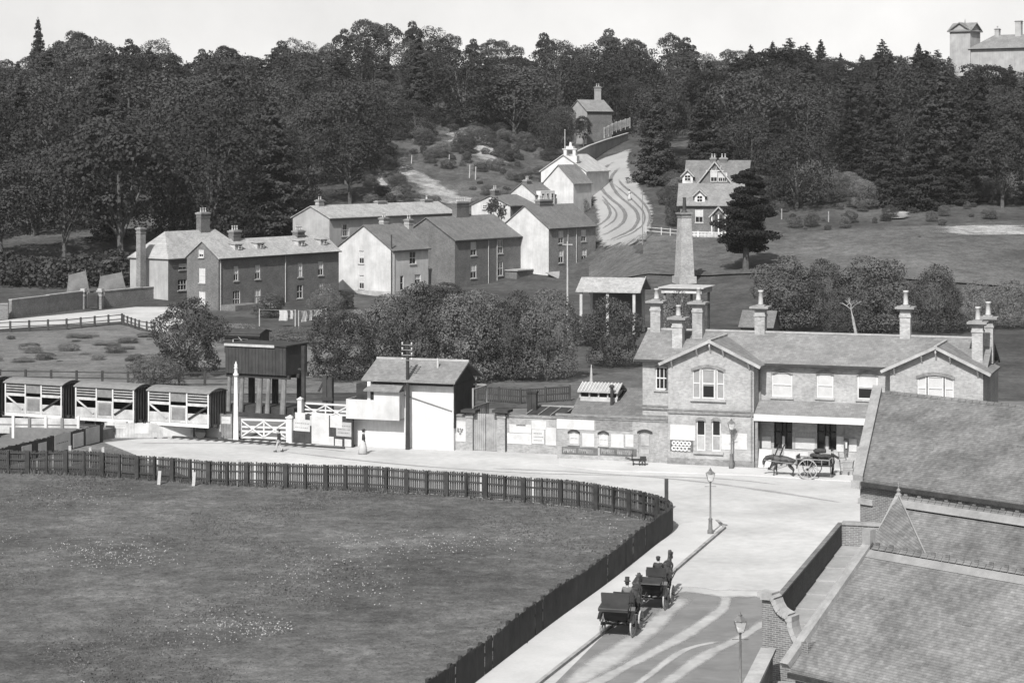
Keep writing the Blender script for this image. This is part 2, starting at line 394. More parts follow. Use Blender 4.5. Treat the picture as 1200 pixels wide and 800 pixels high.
# hill field at right
drape('hill_meadow',[(G(690,345),G(1290,345)),(G(690,330),G(1290,330)),(G(690,312),G(1290,312)),(G(705,297),G(1290,297)),(G(735,291),G(1290,286)),(G(765,285),G(1290,270)),(G(800,281),G(1290,258))],M['meadow'],.25,24)
hr=[(291,697,756),(283,699,757),(275,699,762),(268,699,764),(258,699,766),(250,697,767),(240,694,763),(230,692,757),(220,689,751),(212,688,745),(205,688,741),(198,690,738),(192,697,737),(187,708,737),(182,724,738),(177,733,744)]
drape('hill_road',[(G(a,y),G(b,y)) for y,a,b in hr],M['hillroad_f'],.35,14)
def rut(pts,w):
    rows=[]; q=[Vector(a) for a in pts]
    for i in range(len(q)-1):
        p0=q[max(i-1,0)];p1=q[i];p2=q[i+1];p3=q[min(i+2,len(q)-1)]
        for k in range(4):
            t=k/4; c=.5*((2*p1)+(p2-p0)*t+(2*p0-5*p1+4*p2-p3)*t*t+(p3-3*p2+3*p1-p0)*t**3); rows.append((G(c.x-w,c.y),G(c.x+w,c.y)))
    drape('road_rut',rows,M['hilltrack_f'],.43,4)
rut([(700,281),(716,274),(728,266),(733,256),(728,246),(717,237),(708,228),(702,218),(701,210),(706,202),(715,195),(727,189)],3.2)
rut([(699,268),(709,262),(715,254),(712,244),(703,234)],2.4)
rut([(703,288),(725,280),(742,271),(748,260),(745,250),(738,243),(725,232),(718,222),(716,212),(722,203),(731,196)],3.0)
rut([(704,272),(719,262),(722,252),(712,240),(702,228)],1.6)
rut([(712,287),(735,279),(752,268),(755,254),(744,240),(728,226),(714,214)],1.6)
rut([(757,272),(762,258),(757,245),(745,232),(730,220),(722,209)],2.2)
drape('slope_grass',[(G(520,252),G(640,250)),(G(470,236),G(648,236)),(G(440,215),G(650,215)),(G(436,192),G(648,192)),(G(470,170),G(640,170)),(G(510,152),G(630,150))],M['slope'],.2,16)
def scar(name,rows):
    q=random.Random(rows[0][0]*7+rows[0][1]); out=[]
    for (y,a,b),(y2,a2,b2) in zip(rows[:-1],rows[1:]):
        for k in range(3):
            t=k/3; w=(b-a)*.16; out.append((G(a+(a2-a)*t+q.uniform(-w,w),y+(y2-y)*t),G(b+(b2-b)*t+q.uniform(-w,w),y+(y2-y)*t)))
    y,a,b=rows[-1]; out.append((G((a+b)/2-1.5,y),G((a+b)/2+1.5,y))); drape(name,out,M['chalk_f'],.34,8)
scar('chalk_scar',[(243,522,556),(236,500,560),(229,490,548),(221,480,528),(212,470,512),(203,464,496),(194,464,482)])
scar('chalk_scar',[(196,575,606),(184,545,600),(172,528,585),(160,522,570),(148,532,556)])
scar('chalk_scar',[(240,462,476),(226,447,464),(212,440,450),(205,442,446)])
scar('chalk_scar',[(279,1120,1190),(276,1098,1250),(270,1096,1230),(266,1110,1180)])
scar('chalk_scar',[(259,1040,1060),(254,1035,1070),(250,1052,1064)])

# ------------------------------------------------------------------ trees
def leafmesh(name, C, Nn, size, mt, rs, squash=1.0, jit=.58):
    n=len(C); C=np.asarray(C); Nn=np.asarray(Nn)
    nn=Nn+rs.normal(0,jit,(n,3)); nn/=np.linalg.norm(nn,axis=1,keepdims=True)+1e-9
    up=np.where(np.abs(nn[:,2:3])<.9,np.array([[0,0,1.]]),np.array([[1.,0,0]]))
    a=np.cross(nn,up); a/=np.linalg.norm(a,axis=1,keepdims=True); b=np.cross(nn,a)
    th=rs.uniform(0,6.28,(n,1)); a,b=a*np.cos(th)+b*np.sin(th), b*np.cos(th)-a*np.sin(th)
    s=size*rs.uniform(.55,1.25,(n,1)); b=b*squash
    V=np.empty((n,4,3)); V[:,0]=C-a*s*.5-b*s*.15; V[:,1]=C-b*s*.5+a*s*.1; V[:,2]=C+a*s*.5+b*s*.1; V[:,3]=C+b*s*.5-a*s*.12
    me=bpy.data.meshes.new(name); me.vertices.add(4*n); me.vertices.foreach_set('co',V.reshape(-1))
    me.loops.add(4*n); me.loops.foreach_set('vertex_index',np.arange(4*n,dtype=np.int32))
    me.polygons.add(n); me.polygons.foreach_set('loop_start',np.arange(0,4*n,4,dtype=np.int32))
    try: me.polygons.foreach_set('loop_total',np.full(n,4,dtype=np.int32))
    except Exception: pass
    me.materials.append(mt); me.update(calc_edges=True); return me
def broad(seed, Ht, Rd, n, leaf, mt, trunkm, base=.22, lobes=20, name='broadleaf_tree'):
    rs=np.random.RandomState(seed); C=[];Nn=[]
    cz=Ht*(base+1)/2; hz=Ht*(1-base)/2
    L=[]
    for i in range(lobes):
        d=rs.normal(0,1,3); d/=np.linalg.norm(d); d[2]=d[2]*.9+.1
        q=rs.uniform(.5,.82); r=Rd*rs.uniform(.26,.46)
        c=np.array([d[0]*(Rd-r*.6)*q*1.15, d[1]*(Rd-r*.6)*q*1.15, cz+d[2]*(hz-r*.5)*q*1.15]); 
        c[2]=max(c[2],Ht*base+r*.4); L.append((c,r))
    if base<.1:
        for i in range(9): a=6.283*i/9+rs.uniform(-.3,.3); r=Rd*rs.uniform(.26,.38); q=Rd*rs.uniform(.45,.72); L.append((np.array([q*math.cos(a),q*math.sin(a),Ht*base+r*.75]),r))
    L.append((np.array([0,0,cz]),Rd*.5))
    tot=sum(r*r for c,r in L)
    for c,r in L:
        k=int(n*r*r/tot); d=rs.normal(0,1,(k,3)); d/=np.linalg.norm(d,axis=1,keepdims=True)
        d[:,2]=np.where(d[:,2]<(-.35 if base>=.1 else -.8),-d[:,2],d[:,2])
        p=c+d*r*rs.uniform(.78,1.12,(k,1))*np.array([1.1,1.1,.85])
        inside=np.zeros(k,bool)
        for c2,r2 in L:
            if c2 is c: continue
            inside|=np.linalg.norm((p-c2)/np.array([1.1,1.1,.85]),axis=1)<r2*.72
        C.append(p[~inside]); Nn.append(d[~inside])
    crown=leafmesh(name+'_crown',np.vstack(C),np.vstack(Nn),leaf,mt,rs)
    t=MB(); r0=max(.12,Ht*.022); top=Ht*.62
    t.tube((0,0,-.6),(0,0,Ht*base),r0*1.25,r0*.9,8); t.tube((0,0,Ht*base),(rs.uniform(-.3,.3),rs.uniform(-.3,.3),top),r0*.9,r0*.35,7)
    for c,r in L[:7]:
        s=Vector((0,0,Ht*(base+rs.uniform(-.02,.2)))); t.tube(s,Vector(c),r0*.5,r0*.14,5)
    return crown, t.mesh(name+'_trunk',trunkm)
def conifer(seed, Ht, Rd, n, leaf, mt, trunkm, base=.05, droop=.25, nbr=190, shape=1.0):
    rs=np.random.RandomState(seed); C=[];Nn=[]; t=MB(); t.tube((0,0,-.6),(0,0,Ht*.97),max(.12,Ht*.02),.03,7)
    for i in range(nbr):
        f=1-(1-(i+.5)/nbr)**.75; z=Ht*(base+(1-base)*f)*rs.uniform(.97,1.03); rr=(Rd*((1-f)**shape)*rs.uniform(.55,1.12)+.15); a=i*2.4+rs.uniform(-.5,.5)
        k=max(6,int(n*(rr+.3)/(nbr*Rd*.5))); u=rs.uniform(.05,1,k)**.7; w=rr*.34*(1.05-u*.7)+.08; y=rs.normal(0,1,k)*w*.6; x=u*rr; zz=z-droop*rr*u+.22*rr*u*u+rs.normal(0,.1,k)-np.abs(rs.normal(0,.18,k))
        C.append(np.stack([x*math.cos(a)-y*math.sin(a),x*math.sin(a)+y*math.cos(a),zz],1)); Nn.append(np.stack([np.cos(a)*(.3+u*.6),np.sin(a)*(.3+u*.6),np.full(k,.9)],1))
        if i%4==0 and f<.8: t.tube((0,0,z),(rr*.8*math.cos(a),rr*.8*math.sin(a),z-droop*rr*.6),.05,.015,4)
    return leafmesh('conifer_crown',np.vstack(C),np.vstack(Nn),leaf,mt,rs,.5,.4), t.mesh('conifer_trunk',trunkm)
def cedar(seed, Ht, Rd, n, leaf, mt, trunkm):
    rs=np.random.RandomState(seed); C=[];Nn=[]; t=MB(); r0=Ht*.028
    t.tube((0,0,-.5),(.1,.1,Ht*.55),r0*1.2,r0*.8,8); t.tube((.1,.1,Ht*.55),(0,0,Ht*.97),r0*.8,.05,7)
    for i in range(46):
        f=.2+.77*((i+rs.uniform(0,1))/46); z=Ht*f; a=rs.uniform(0,6.28); env=Rd*(1 if f<.55 else max(.34,1-(f-.55)*1.35)); rr=env*rs.uniform(.45,.95)
        if f<.3: rr*=.85
        c=np.array([rr*math.cos(a)*.75,rr*math.sin(a)*.75,z]); pr=env*rs.uniform(.32,.5)
        k=int(n/46); d=rs.normal(0,1,(k,3)); d/=np.linalg.norm(d,axis=1,keepdims=True)
        C.append(c+d*np.array([pr,pr,pr*.32])*rs.uniform(.5,1.05,(k,1))); Nn.append(d*np.array([.5,.5,1]))
        t.tube((0,0,z-.6),Vector(c),r0*.3,.04,5)
    return leafmesh('cedar_crown',np.vstack(C),np.vstack(Nn),leaf,mt,rs,.7,.6), t.mesh('cedar_trunk',trunkm)
def plant(kind, cm, tm, name, label, cat, loc, s, rz, group=None, sz=None):
    o=thing(name,label,cat,loc,rz,group); o.scale=(s,s,sz or s)
    link('trunk',tm,o); link('crown',cm,o); return o
PB=[broad(i+1,14,h,15000,.31,M['leaf_far'],M['bark'],b,lo) for i,(h,lo,b) in enumerate([(6.4,34,.08),(5.8,28,.12),(7.0,40,.06),(5.4,26,.1),(6.2,36,.05),(5.9,44,.1)])]
PO=[broad(80+i,14,h,5200,.36,M['leaf_far'],M['bark'],b,lo) for i,(h,lo,b) in enumerate([(4.6,15,.25),(5.2,17,.3),(4.2,13,.2)])]
PC=[conifer(20+i,16,r,9000,.5,M['leaf_dark'],M['bark'],.04,.3,nb,sh) for i,(r,sh,nb) in enumerate([(4.4,.8,200),(3.6,.85,170),(5.4,.62,210),(4.8,.7,150)])]
PM=[broad(40+i,6,h,27000,.135,M['leaf_mid'],M['bark'],b,lo) for i,(h,lo,b) in enumerate([(3.0,30,.05),(2.7,26,.03),(3.2,34,.04),(2.6,28,.06)])]
PP=[broad(60+i,6,h,24000,.13,M['leaf_pale'],M['bark'],b,lo) for i,(h,lo,b) in enumerate([(2.9,24,.08),(3.2,28,.05)])]
PS=[broad(70+i,3,2.2,1300,.34,M['leaf_far'],M['bark'],.02,12) for i in range(3)]

# skyline trees: (photo x, top y)
SKY=[(-22,64),(8,70),(66,50),(92,36),(122,47),(150,48),(180,44),(203,62),(238,60),(266,54),(300,68),(326,50),(352,44),(385,50),(405,36),(432,22),(455,26),(480,27),(503,31),(527,39),(552,48),(580,47),(603,53),(640,41),(661,46),(688,55),(718,36),(742,45),(785,37),(806,46),(832,66),(853,58)]
for i,(px,ty) in enumerate(SKY):
    Y=545+12*math.sin(i*2.1); x=(px-600)/F*Y; z=TZZ(x,Y); top=H-(ty-3-HY)/F*Y; h=top-z
    c,t=(PB[i%6] if i%3==0 else PO[i%3]); plant('b',c,t,'broadleaf_tree','tall broadleaf tree rising against the pale sky along the hill crest','tree',(x,Y,z),h/14*rnd.uniform(.75,1.05),rnd.uniform(0,6.28),'skyline broadleaf trees',h/14)
SKYC=[(880,52),(905,48),(925,44),(945,50),(962,46),(985,62),(1010,64),(1034,46),(1056,64),(1077,50),(1098,58),(1112,66),(1146,76),(1178,80),(1208,76)]
for i,(px,ty) in enumerate(SKYC):
    Y=540+10*math.sin(i*1.7); x=(px-600)/F*Y; z=TZZ(x,Y); top=H-(ty-HY)/F*Y; h=top-z
    c,t=PC[i%4]; plant('c',c,t,'conifer_tree','dark conifer in the row along the right hand hill crest','tree',(x,Y,z),h/16*1.45,rnd.uniform(0,6.28),'skyline conifers',h/16)
px=45; Y=548; x=(px-600)/F*Y; z=TZZ(x,Y); h=H+150/F*Y-z
c,t=PC[1]; plant('c',c,t,'conifer_tree','lone pointed conifer standing highest above the wood at far left','tree',(x,Y,z),h/16*.9,.4,None,h/16)
for i,(px,by,ty,k) in enumerate(((684,178,136,1),(640,172,118,0),(655,176,122,2),(664,174,124,1),(722,150,96,3),(740,160,92,4),(755,175,100,5))):
    p=AT(px,by,448+3*i); z=TZZ(p.x,p.y); h=H-(ty-HY)/F*p.y-z; c,t=PB[k]
    plant('b',c,t,'broadleaf_tree',['low tree before the front corner of the wooded hill house','leafy tree hiding the left side of the wooded hill house','dark tree at the lower left corner of the wooded hill house','small tree just below the wooded hill house','leafy tree directly right of the wooded hill house','tall tree right of the hill road top','broad tree where the hill road vanishes into the wood'][i],'tree',(p.x,p.y,z),h/14*.8,i*1.1,None,h/14)
# woods on the slopes
CAP=sorted([(a,b+6) for a,b in SKY+SKYC if a<1108]+[(1112,60),(1126,73),(1150,72),(1260,72)])
def cap(px):
    for (a,b),(c,d) in zip(CAP[:-1],CAP[1:]):
        if a<=px<=c: return b+(d-b)*(px-a)/(c-a)
    return CAP[0][1] if px<CAP[0][0] else CAP[-1][1]
def capped(px,Y,z,h,w):                  # no crown of the slopes may stand above the crest trees
    m_=(max(cap(px),cap(px-w),cap(px+w)) if px>1090 else cap(px))+rnd.choice((0,4,10,16))
    return max(4.0,min(h,H-(m_-HY)/F*Y-z))
def open_ground(px,py,Y):
    if 640<px<775 and py>128 and Y<480: return not (px>752 and py<232 and px-752>(py-150)*.25)
    if 652<px<735 and py>150: return True
    if 425<=px<660 and py>212: return True
    if 446<=px<660 and py>186: return True
    if 525<px<645 and 166<py<250: return True
    if 440<px<540 and 186<py<262: return True
    if 775<px<890 and 215<py: return True
    if px>=890 and py>246: return True
    if 938<px<990 and py>205: return True
    if px<430 and py>334: return True
    if 160<px<430 and py>292: return True
    if 335<px<430 and py>248: return True
    if 640<px<720 and Y>445 and Y<470: return True
    if px>1095 and Y>500: return True
    return False
n=0
for r_ in range(12):
    Y=343+r_*16.5
    row=[]; x_=-650/F*Y+(4.7 if r_%2 else 0)
    while x_<660/F*Y:
        row.append(x_+rnd.uniform(-2.6,2.6)); x_+=9.2 if x_<200/F*Y else 7.0
    for x in row:
        yy=Y+rnd.uniform(-6,6)
        px=600+x/yy*F
        if px<-45 or px>1250: continue
        z=TZZ(x,yy); py=HY+F*(H-z)/yy
        if open_ground(px,py,yy): continue
        con = (px>800 and rnd.random()<.68) or (px<800 and rnd.random()<.16)
        sc=rnd.choice((.7,.9,1.0,1.1,1.3,1.5))*rnd.uniform(.92,1.08)
        if px<420: sc*=1.15
        side='left hillside wood above the brick terrace' if px<430 else ('wood behind the chalky slope' if px<780 else 'right hand wood above the villa and field')
        if con:
            c,t=PC[rnd.randrange(4)]; plant('c',c,t,'conifer_tree','dark spreading conifer among many in the '+side,'tree',(x,yy,z),sc*.95,rnd.uniform(0,6.28),'conifers of the '+side,capped(px,yy,z,sc*.9*16,20)/16)
        else:
            c,t=PB[rnd.randrange(6)]; plant('b',c,t,'broadleaf_tree','dark leafy broadleaf tree among many in the '+side,'tree',(x,yy,z),sc,rnd.uniform(0,6.28),'broadleaf trees of the '+side,capped(px,yy,z,sc*rnd.uniform(.85,1.05)*14,35)/14)
        n+=1
print('wood trees',n)
# scrub on the open slopes
for i in range(330):
    if i<210: px=rnd.uniform(432,655); py=rnd.uniform(142,250)
    elif i<295: px=rnd.uniform(885,1215); py=rnd.triangular(214,282,236)
    else: px=rnd.uniform(780,802); py=rnd.uniform(200,262)
    if 462<px<548 and abs((py-194)-(px-470)*.62)<20 and py>186: continue
    p=G(px,py); c,t=(PM if i%3 else PP)[i%2]; s=rnd.choice((.16,.24,.32,.42,.55))*(1.35 if py<190 else 1) if i<210 else rnd.choice((.25,.35,.5,.7,.95))*(1 if py<250 else .5)*(1 if i<295 else .8)
    where='chalk slope behind the white cottages' if i<210 else ('rough ground below the right hand wood' if i<295 else 'bank beside the winding hill road')
    plant('s',c,t,'bush','low dark bush among the scrub on the '+where,'bush',p,s,rnd.uniform(0,6.28),'scrub on the '+where,s*rnd.uniform(.5,.95))
for i in range(26):
    px=-20+i*8.3+rnd.uniform(-3,3); p=G(px,rnd.uniform(322,338)); c,t=PS[i%3]; s=rnd.uniform(1.0,1.9)
    plant('s',c,t,'bush','dark bush along the shaded foot of the left hillside wood','bush',p,s,rnd.uniform(0,6.28),'bushes at the foot of the left wood',s*.9)
for i in range(46):                      # scrub on the verge below the upper road
    if i<30: px=rnd.uniform(-10,215); py=rnd.uniform(394,428)
    else: px=rnd.uniform(285,470); py=rnd.uniform(362,405)
    p=P(px,py); c,t=(PP if i<30 or i%3==0 else PM)[i%2]; s=rnd.choice((.12,.2,.3,.4)) if i<30 else rnd.choice((.2,.3,.4))
    plant('s',c,t,'bush','low rough shrub on the '+('grass verge below the upper road fence' if i<30 else 'garden bank below the terrace and white house'),'bush',p,s,rnd.uniform(0,6.28),'shrubs on the '+('verge' if i<30 else 'garden bank'),s*(rnd.uniform(.18,.4) if i<30 else rnd.uniform(.4,.8)))
# trees that can be told apart: px, base y, top y, width px, kind, label
TR=[(222,441,353,84,'m','round bushy tree standing left of the dark water tank'),
 (181,456,417,66,'p','pale rounded bush behind the cattle wagons'),
 (398,446,362,86,'m','leafy tree right beside the water tank'),
 (452,438,350,70,'m','leafy tree rising behind the left end of the signal box'),
 (492,446,336,84,'m','tall leafy tree behind the signal box roof'),
 (548,448,340,80,'m','dense tree right of the signal box beyond the boundary wall'),
 (600,446,346,70,'m','dark dense tree behind the sloping meadow bank'),
 (641,446,344,84,'p','pale rounded tree in front of the tall gabled house'),
 (716,430,352,70,'m','ivy dark tree in front of the open sided shed'),
 (690,405,368,40,'m','small tree beside the slim pale pole'),
 (425,404,362,56,'p','light shrubby tree below the white house'),
 (520,392,334,70,'m','tree close below the brick house with two downpipes'),
 (565,396,342,54,'m','bushy tree at the foot of the dark brick house'),
 (318,372,343,36,'m','dark garden shrub against the brick terrace between its windows'),
 (383,374,334,44,'m','dark shrub covering the right end of the brick terrace'),
 (405,362,342,22,'m','small shrub at the near corner of the white house'),
 (278,402,378,50,'p','pale scrub in front of the small dark hut'),
 (345,404,384,60,'p','rough bush below the washing lines'),
 (790,420,345,56,'m','dark tree behind the station chimneys at left'),
 (918,388,304,72,'m','bushy tree first from left in the hedge row behind the station roof'),
 (966,388,308,62,'m','second bushy tree of the hedge row behind the station roof'),
 (1024,390,300,84,'m','tallest tree of the hedge row behind the station roof'),
 (1097,390,314,74,'m','fourth tree of the hedge row behind the station roof'),
 (1142,388,332,52,'p','pale bush near the right end of the hedge row'),
 (1183,386,326,50,'p','palest bush at the right edge beyond the station chimneys'),
 (990,392,338,44,'p','low pale bush between two hedge trees above the station roof'),
 (676,250,228,26,'m','dark evergreen shrub beside the tall white building on the hill road'),
 (789,266,226,20,'m','dark bush between the hill road and the villa')]
for i,(px,by,ty,w,k,lb) in enumerate(TR):
    p=G(px,by) if by<340 else P(px,by); s=F/p.y; h=(by-ty)/s/(1-.02); wd=w/s
    pr=(PM if k=='m' else PP); c,t=pr[i%len(pr)]; rr=[3.0,2.7,3.2,2.6][i%4] if k=='m' else [2.9,3.2][i%2]
    sx=wd/2/rr*1.06; plant('m',c,t,'bush' if h<3.4 else 'leafy_tree',lb,'bush' if h<3.4 else 'tree',p,sx,rnd.uniform(0,6.28),None,h/6)
p=G(874,318); cm,tm=cedar(91,15,5.0,34000,.36,M['leaf_dark'],M['bark'])
plant('x',cm,tm,'cedar_tree','tall dark spreading cedar standing alone in the hill field before the villa','tree',p,1,0)
# bare dead trees
def deadtree(label,p,h,lean,seed):
    q=random.Random(seed); o=thing('dead_tree',label,'dead tree',p,0); m=MB()
    def grow(a,d,l,r,k):
        b=a+d*l; m.tube(a,b,r,r*.65,6)
        if k:
            for j in range(4 if k==4 else (3 if k>2 else 2)):
                e=(d+Vector((q.uniform(-1.5,1.5),q.uniform(-.6,.6),q.uniform(-.2,.5)))).normalized(); grow(b,e,l*q.uniform(.55,.8),r*.62,k-1)
    m2=MB(); m2.tube((0,0,-.4),Vector(lean)*h*.5,h*.03,h*.022,8); m2.build('trunk',M['bark' if h>10 else 'palebark'],o)
    grow(Vector(lean)*h*.5,Vector(lean).normalized(),h*.13,h*.014,4); m.build('branch',M['palebark'],o)
deadtree('bare pale dead tree among the wood above the villa',Vector((250/F*425,425,TZZ(250/F*425,425))),15.5,(.06,0,1),3)
deadtree('fallen looking pale dead branch in front of the hedge behind the station',P(1006,402),6.5,(-.2,0,.9),8)
# grass tufts and flowers in the field -----------------------------------
def inpoly(x,y,pl):
    c=False; j=len(pl)-1
    for i in range(len(pl)):
        xi,yi=pl[i][0],pl[i][1]; xj,yj=pl[j][0],pl[j][1]
        if (yi>y)!=(yj>y) and x<(xj-xi)*(y-yi)/(yj-yi)+xi: c=not c
        j=i
    return c
FP=[(p.x,p.y) for p in FENCE]+[(-30,60),(-75,60)]
rs=np.random.RandomState(5)
def scatter(name,pts,hs,ws,mt,k=3,flat=False):
    V=[];Fc=[]
    for (x,y),h,w in zip(pts,hs,ws):
        for j in range(k):
            a=rs.uniform(0,6.28); l=rs.uniform(-.45,.45,2); b=len(V); ox,oy=rs.normal(0,w*.7,2)
            dx,dy=math.cos(a)*w,math.sin(a)*w
            if flat:
                V+=[(x+ox-dx,y+oy-dy,h),(x+ox+dy,y+oy-dx,h+rs.uniform(-.04,.05)),(x+ox+dx,y+oy+dy,h+.03),(x+ox-dy,y+oy+dx,h)]; Fc.append((b,b+1,b+2,b+3))
            else:
                V+=[(x+ox-dx,y+oy-dy,.0),(x+ox+dx,y+oy+dy,.0),(x+ox+l[0]*h,y+oy+l[1]*h,h)]; Fc.append((b,b+1,b+2))
    me=bpy.data.meshes.new(name); me.from_pydata(V,[],Fc); me.materials.append(mt); me.update()
    return tag(link(name,me),kind='stuff')
pts=[]
while len(pts)<34000:
    y=rs.uniform(84,152); x=rs.uniform(-36,14)
    if 600+F*x/y<-20: continue
    if inpoly(x,y,FP): pts.append((x,y))
hs=[.035+.035*max(0,math.sin(x*.35+1.3*math.sin(y*.21))+.3*math.sin(x*1.1+y*.7))+rs.uniform(0,.03) for x,y in pts]
scatter('field_grass',pts,hs,rs.uniform(.03,.09,len(pts)),M['tuft'],3)
pts=[]                                    # long weeds along the foot of the palings
for a,b in zip(FENCE[:-1],FENCE[1:]):
    n=int((b-a).length*9); d=(b-a).normalized(); q=Vector((d.y,-d.x,0))
    for i in range(n):
        c=a.lerp(b,rs.uniform(0,1))+q*abs(rs.normal(.25,.25)); pts.append((c.x,c.y))
scatter('long_weeds',pts,rs.uniform(.12,.42,len(pts)),rs.uniform(.03,.07,len(pts)),M['tuft'],3)
pts=[]
CL=[((130,648),3.2,1.0,200),((145,660),2.4,.9,170),((100,645),3.0,1.3,90),((80,590),3,1.2,70),((70,578),3,1.2,40),((10,632),1.2,1,40),((430,640),2.6,1.6,130),((515,640),2.2,1.2,110),((575,642),2.2,1.2,90),((345,680),2.3,1.4,70),((385,662),2.4,1.3,80),((420,690),2.2,1.2,60),((265,733),1.6,1.0,110),((295,741),1.6,.8,130),((318,740),.9,.5,80),((235,746),1.6,1.0,60),((215,720),2,1,20),((480,662),3,2,60),((720,615),1,1,14),((722,632),.6,.8,26),((683,612),1.4,1.2,10),((690,605),1,1,8),((660,664),1,1,10),((452,700),2,1.2,40),((60,765),3,2,14)]
for (px,py),sx,sy,k in CL:
    c=P(px,py)
    for i in range(k): pts.append((c.x+rs.normal(0,sx*.6),c.y+rs.normal(0,sy*1.5)))
pts=[p for p in pts if inpoly(p[0],p[1],FP)]
scatter('wild_flowers',pts,rs.uniform(.1,.24,len(pts)),rs.uniform(.02,.048,len(pts)),M['flower'],1,True)
# ------------------------------------------------------------------ building kit
class FR:                                # local frame: x along the front, y into the building, origin at the near front corner
    def __init__(s, loc, az):
        s.o=Vector(loc); s.az=az; a=R(az); s.u=Vector((math.sin(a),math.cos(a),0)); s.v=Vector((-s.u.y,s.u.x,0)); s.rz=R(90-az)
    def x(s,px,y=0):
        k=(px-600)/F; q=s.o+s.v*y; return (k*q.y-q.x)/(s.u.x-k*s.u.y)
    def y(s,px,x=0):
        k=(px-600)/F; q=s.o+s.u*x; return (k*q.y-q.x)/(s.v.x-k*s.v.y)
    def z(s,py,x,y=0):
        q=s.o+s.u*x+s.v*y; return H-(py-HY)/F*q.y-s.o.z
    def fr(s,px0,px1,py0,py1,y=0):       # photo rectangle on a front plane -> x0,x1,z0,z1
        a,b=s.x(px0,y),s.x(px1,y); m=(a+b)/2; return (a,b,s.z(py1,m,y),s.z(py0,m,y))
    def sd(s,px0,px1,py0,py1,x=0):       # the same on the gable plane x = const; returns y0,y1,z0,z1
        a,b=sorted((s.y(px0,x),s.y(px1,x))); m=(a+b)/2; return (a,b,s.z(py1,x,m),s.z(py0,x,m))
def wallpanel(mb, o, u, inw, L, z0, z1, ops, m=0, deep=.14, mr=None):
    """wall from o along u with real openings (a,b,c,d) and reveals"""
    o=Vector(o); u=Vector(u); inw=Vector(inw); mr=m if mr is None else mr
    ops=[(max(.02,a),min(L-.02,b),max(z0,c),min(z1,d)) for a,b,c,d in ops]
    us=sorted(set([0,L]+[q for a in ops for q in a[:2]])); zs=sorted(set([z0,z1]+[q for a in ops for q in a[2:]]))
    pt=lambda a,z,d=0: o+u*a+inw*d+Vector((0,0,z))
    for a,b in zip(us[:-1],us[1:]):
        for c,d in zip(zs[:-1],zs[1:]):
            if any(p[0]-1e-6<=a and b<=p[1]+1e-6 and p[2]-1e-6<=c and d<=p[3]+1e-6 for p in ops): continue
            mb.poly([pt(a,c),pt(b,c),pt(b,d),pt(a,d)],m)
    for a,b,c,d in ops:
        for q in ([pt(a,c),pt(a,d),pt(a,d,deep),pt(a,c,deep)],[pt(b,c),pt(b,c,deep),pt(b,d,deep),pt(b,d)],[pt(a,d),pt(b,d),pt(b,d,deep),pt(a,d,deep)],[pt(a,c),pt(a,c,deep),pt(b,c,deep),pt(b,c)]): mb.poly(q,mr)
def archhead(mb, o, u, inw, a, b, d, rise, m=0, deep=.14, n=8):
    """fills the top corners of an opening so that its head is a flat arch"""
    o=Vector(o);u=Vector(u);inw=Vector(inw); pt=lambda q,z,e=0:o+u*q+inw*e+Vector((0,0,z))
    arc=[(a+(b-a)*i/n, d-rise*(2*i/n-1)**2) for i in range(n+1)]
    for (q,z),(q2,z2) in zip(arc[:-1],arc[1:]):
        mb.poly([pt(q,z,.002),pt(q2,z2,.002),pt(q2,d,.002),pt(q,d,.002)],m); mb.poly([pt(q,z,.002),pt(q,z,deep),pt(q2,z2,deep),pt(q2,z2,.002)],m)
def ringarch(mb,o,u,inw,a,b,d,rise,t=.2,m=0,n=8):
    o=Vector(o);u=Vector(u);inw=Vector(inw); pt=lambda q,z,e=0:o+u*q+inw*e+Vector((0,0,z))
    arc=[(a+(b-a)*i/n, d-rise*(2*i/n-1)**2) for i in range(n+1)]
    for (q,z),(q2,z2) in zip(arc[:-1],arc[1:]):
        mb.hexa([pt(q,z,-.03),pt(q2,z2,-.03),pt(q2,z2,.05),pt(q,z,.05),pt(q,z+t,-.03),pt(q2,z2+t,-.03),pt(q2,z2+t,.05),pt(q,z+t,.05)],m)
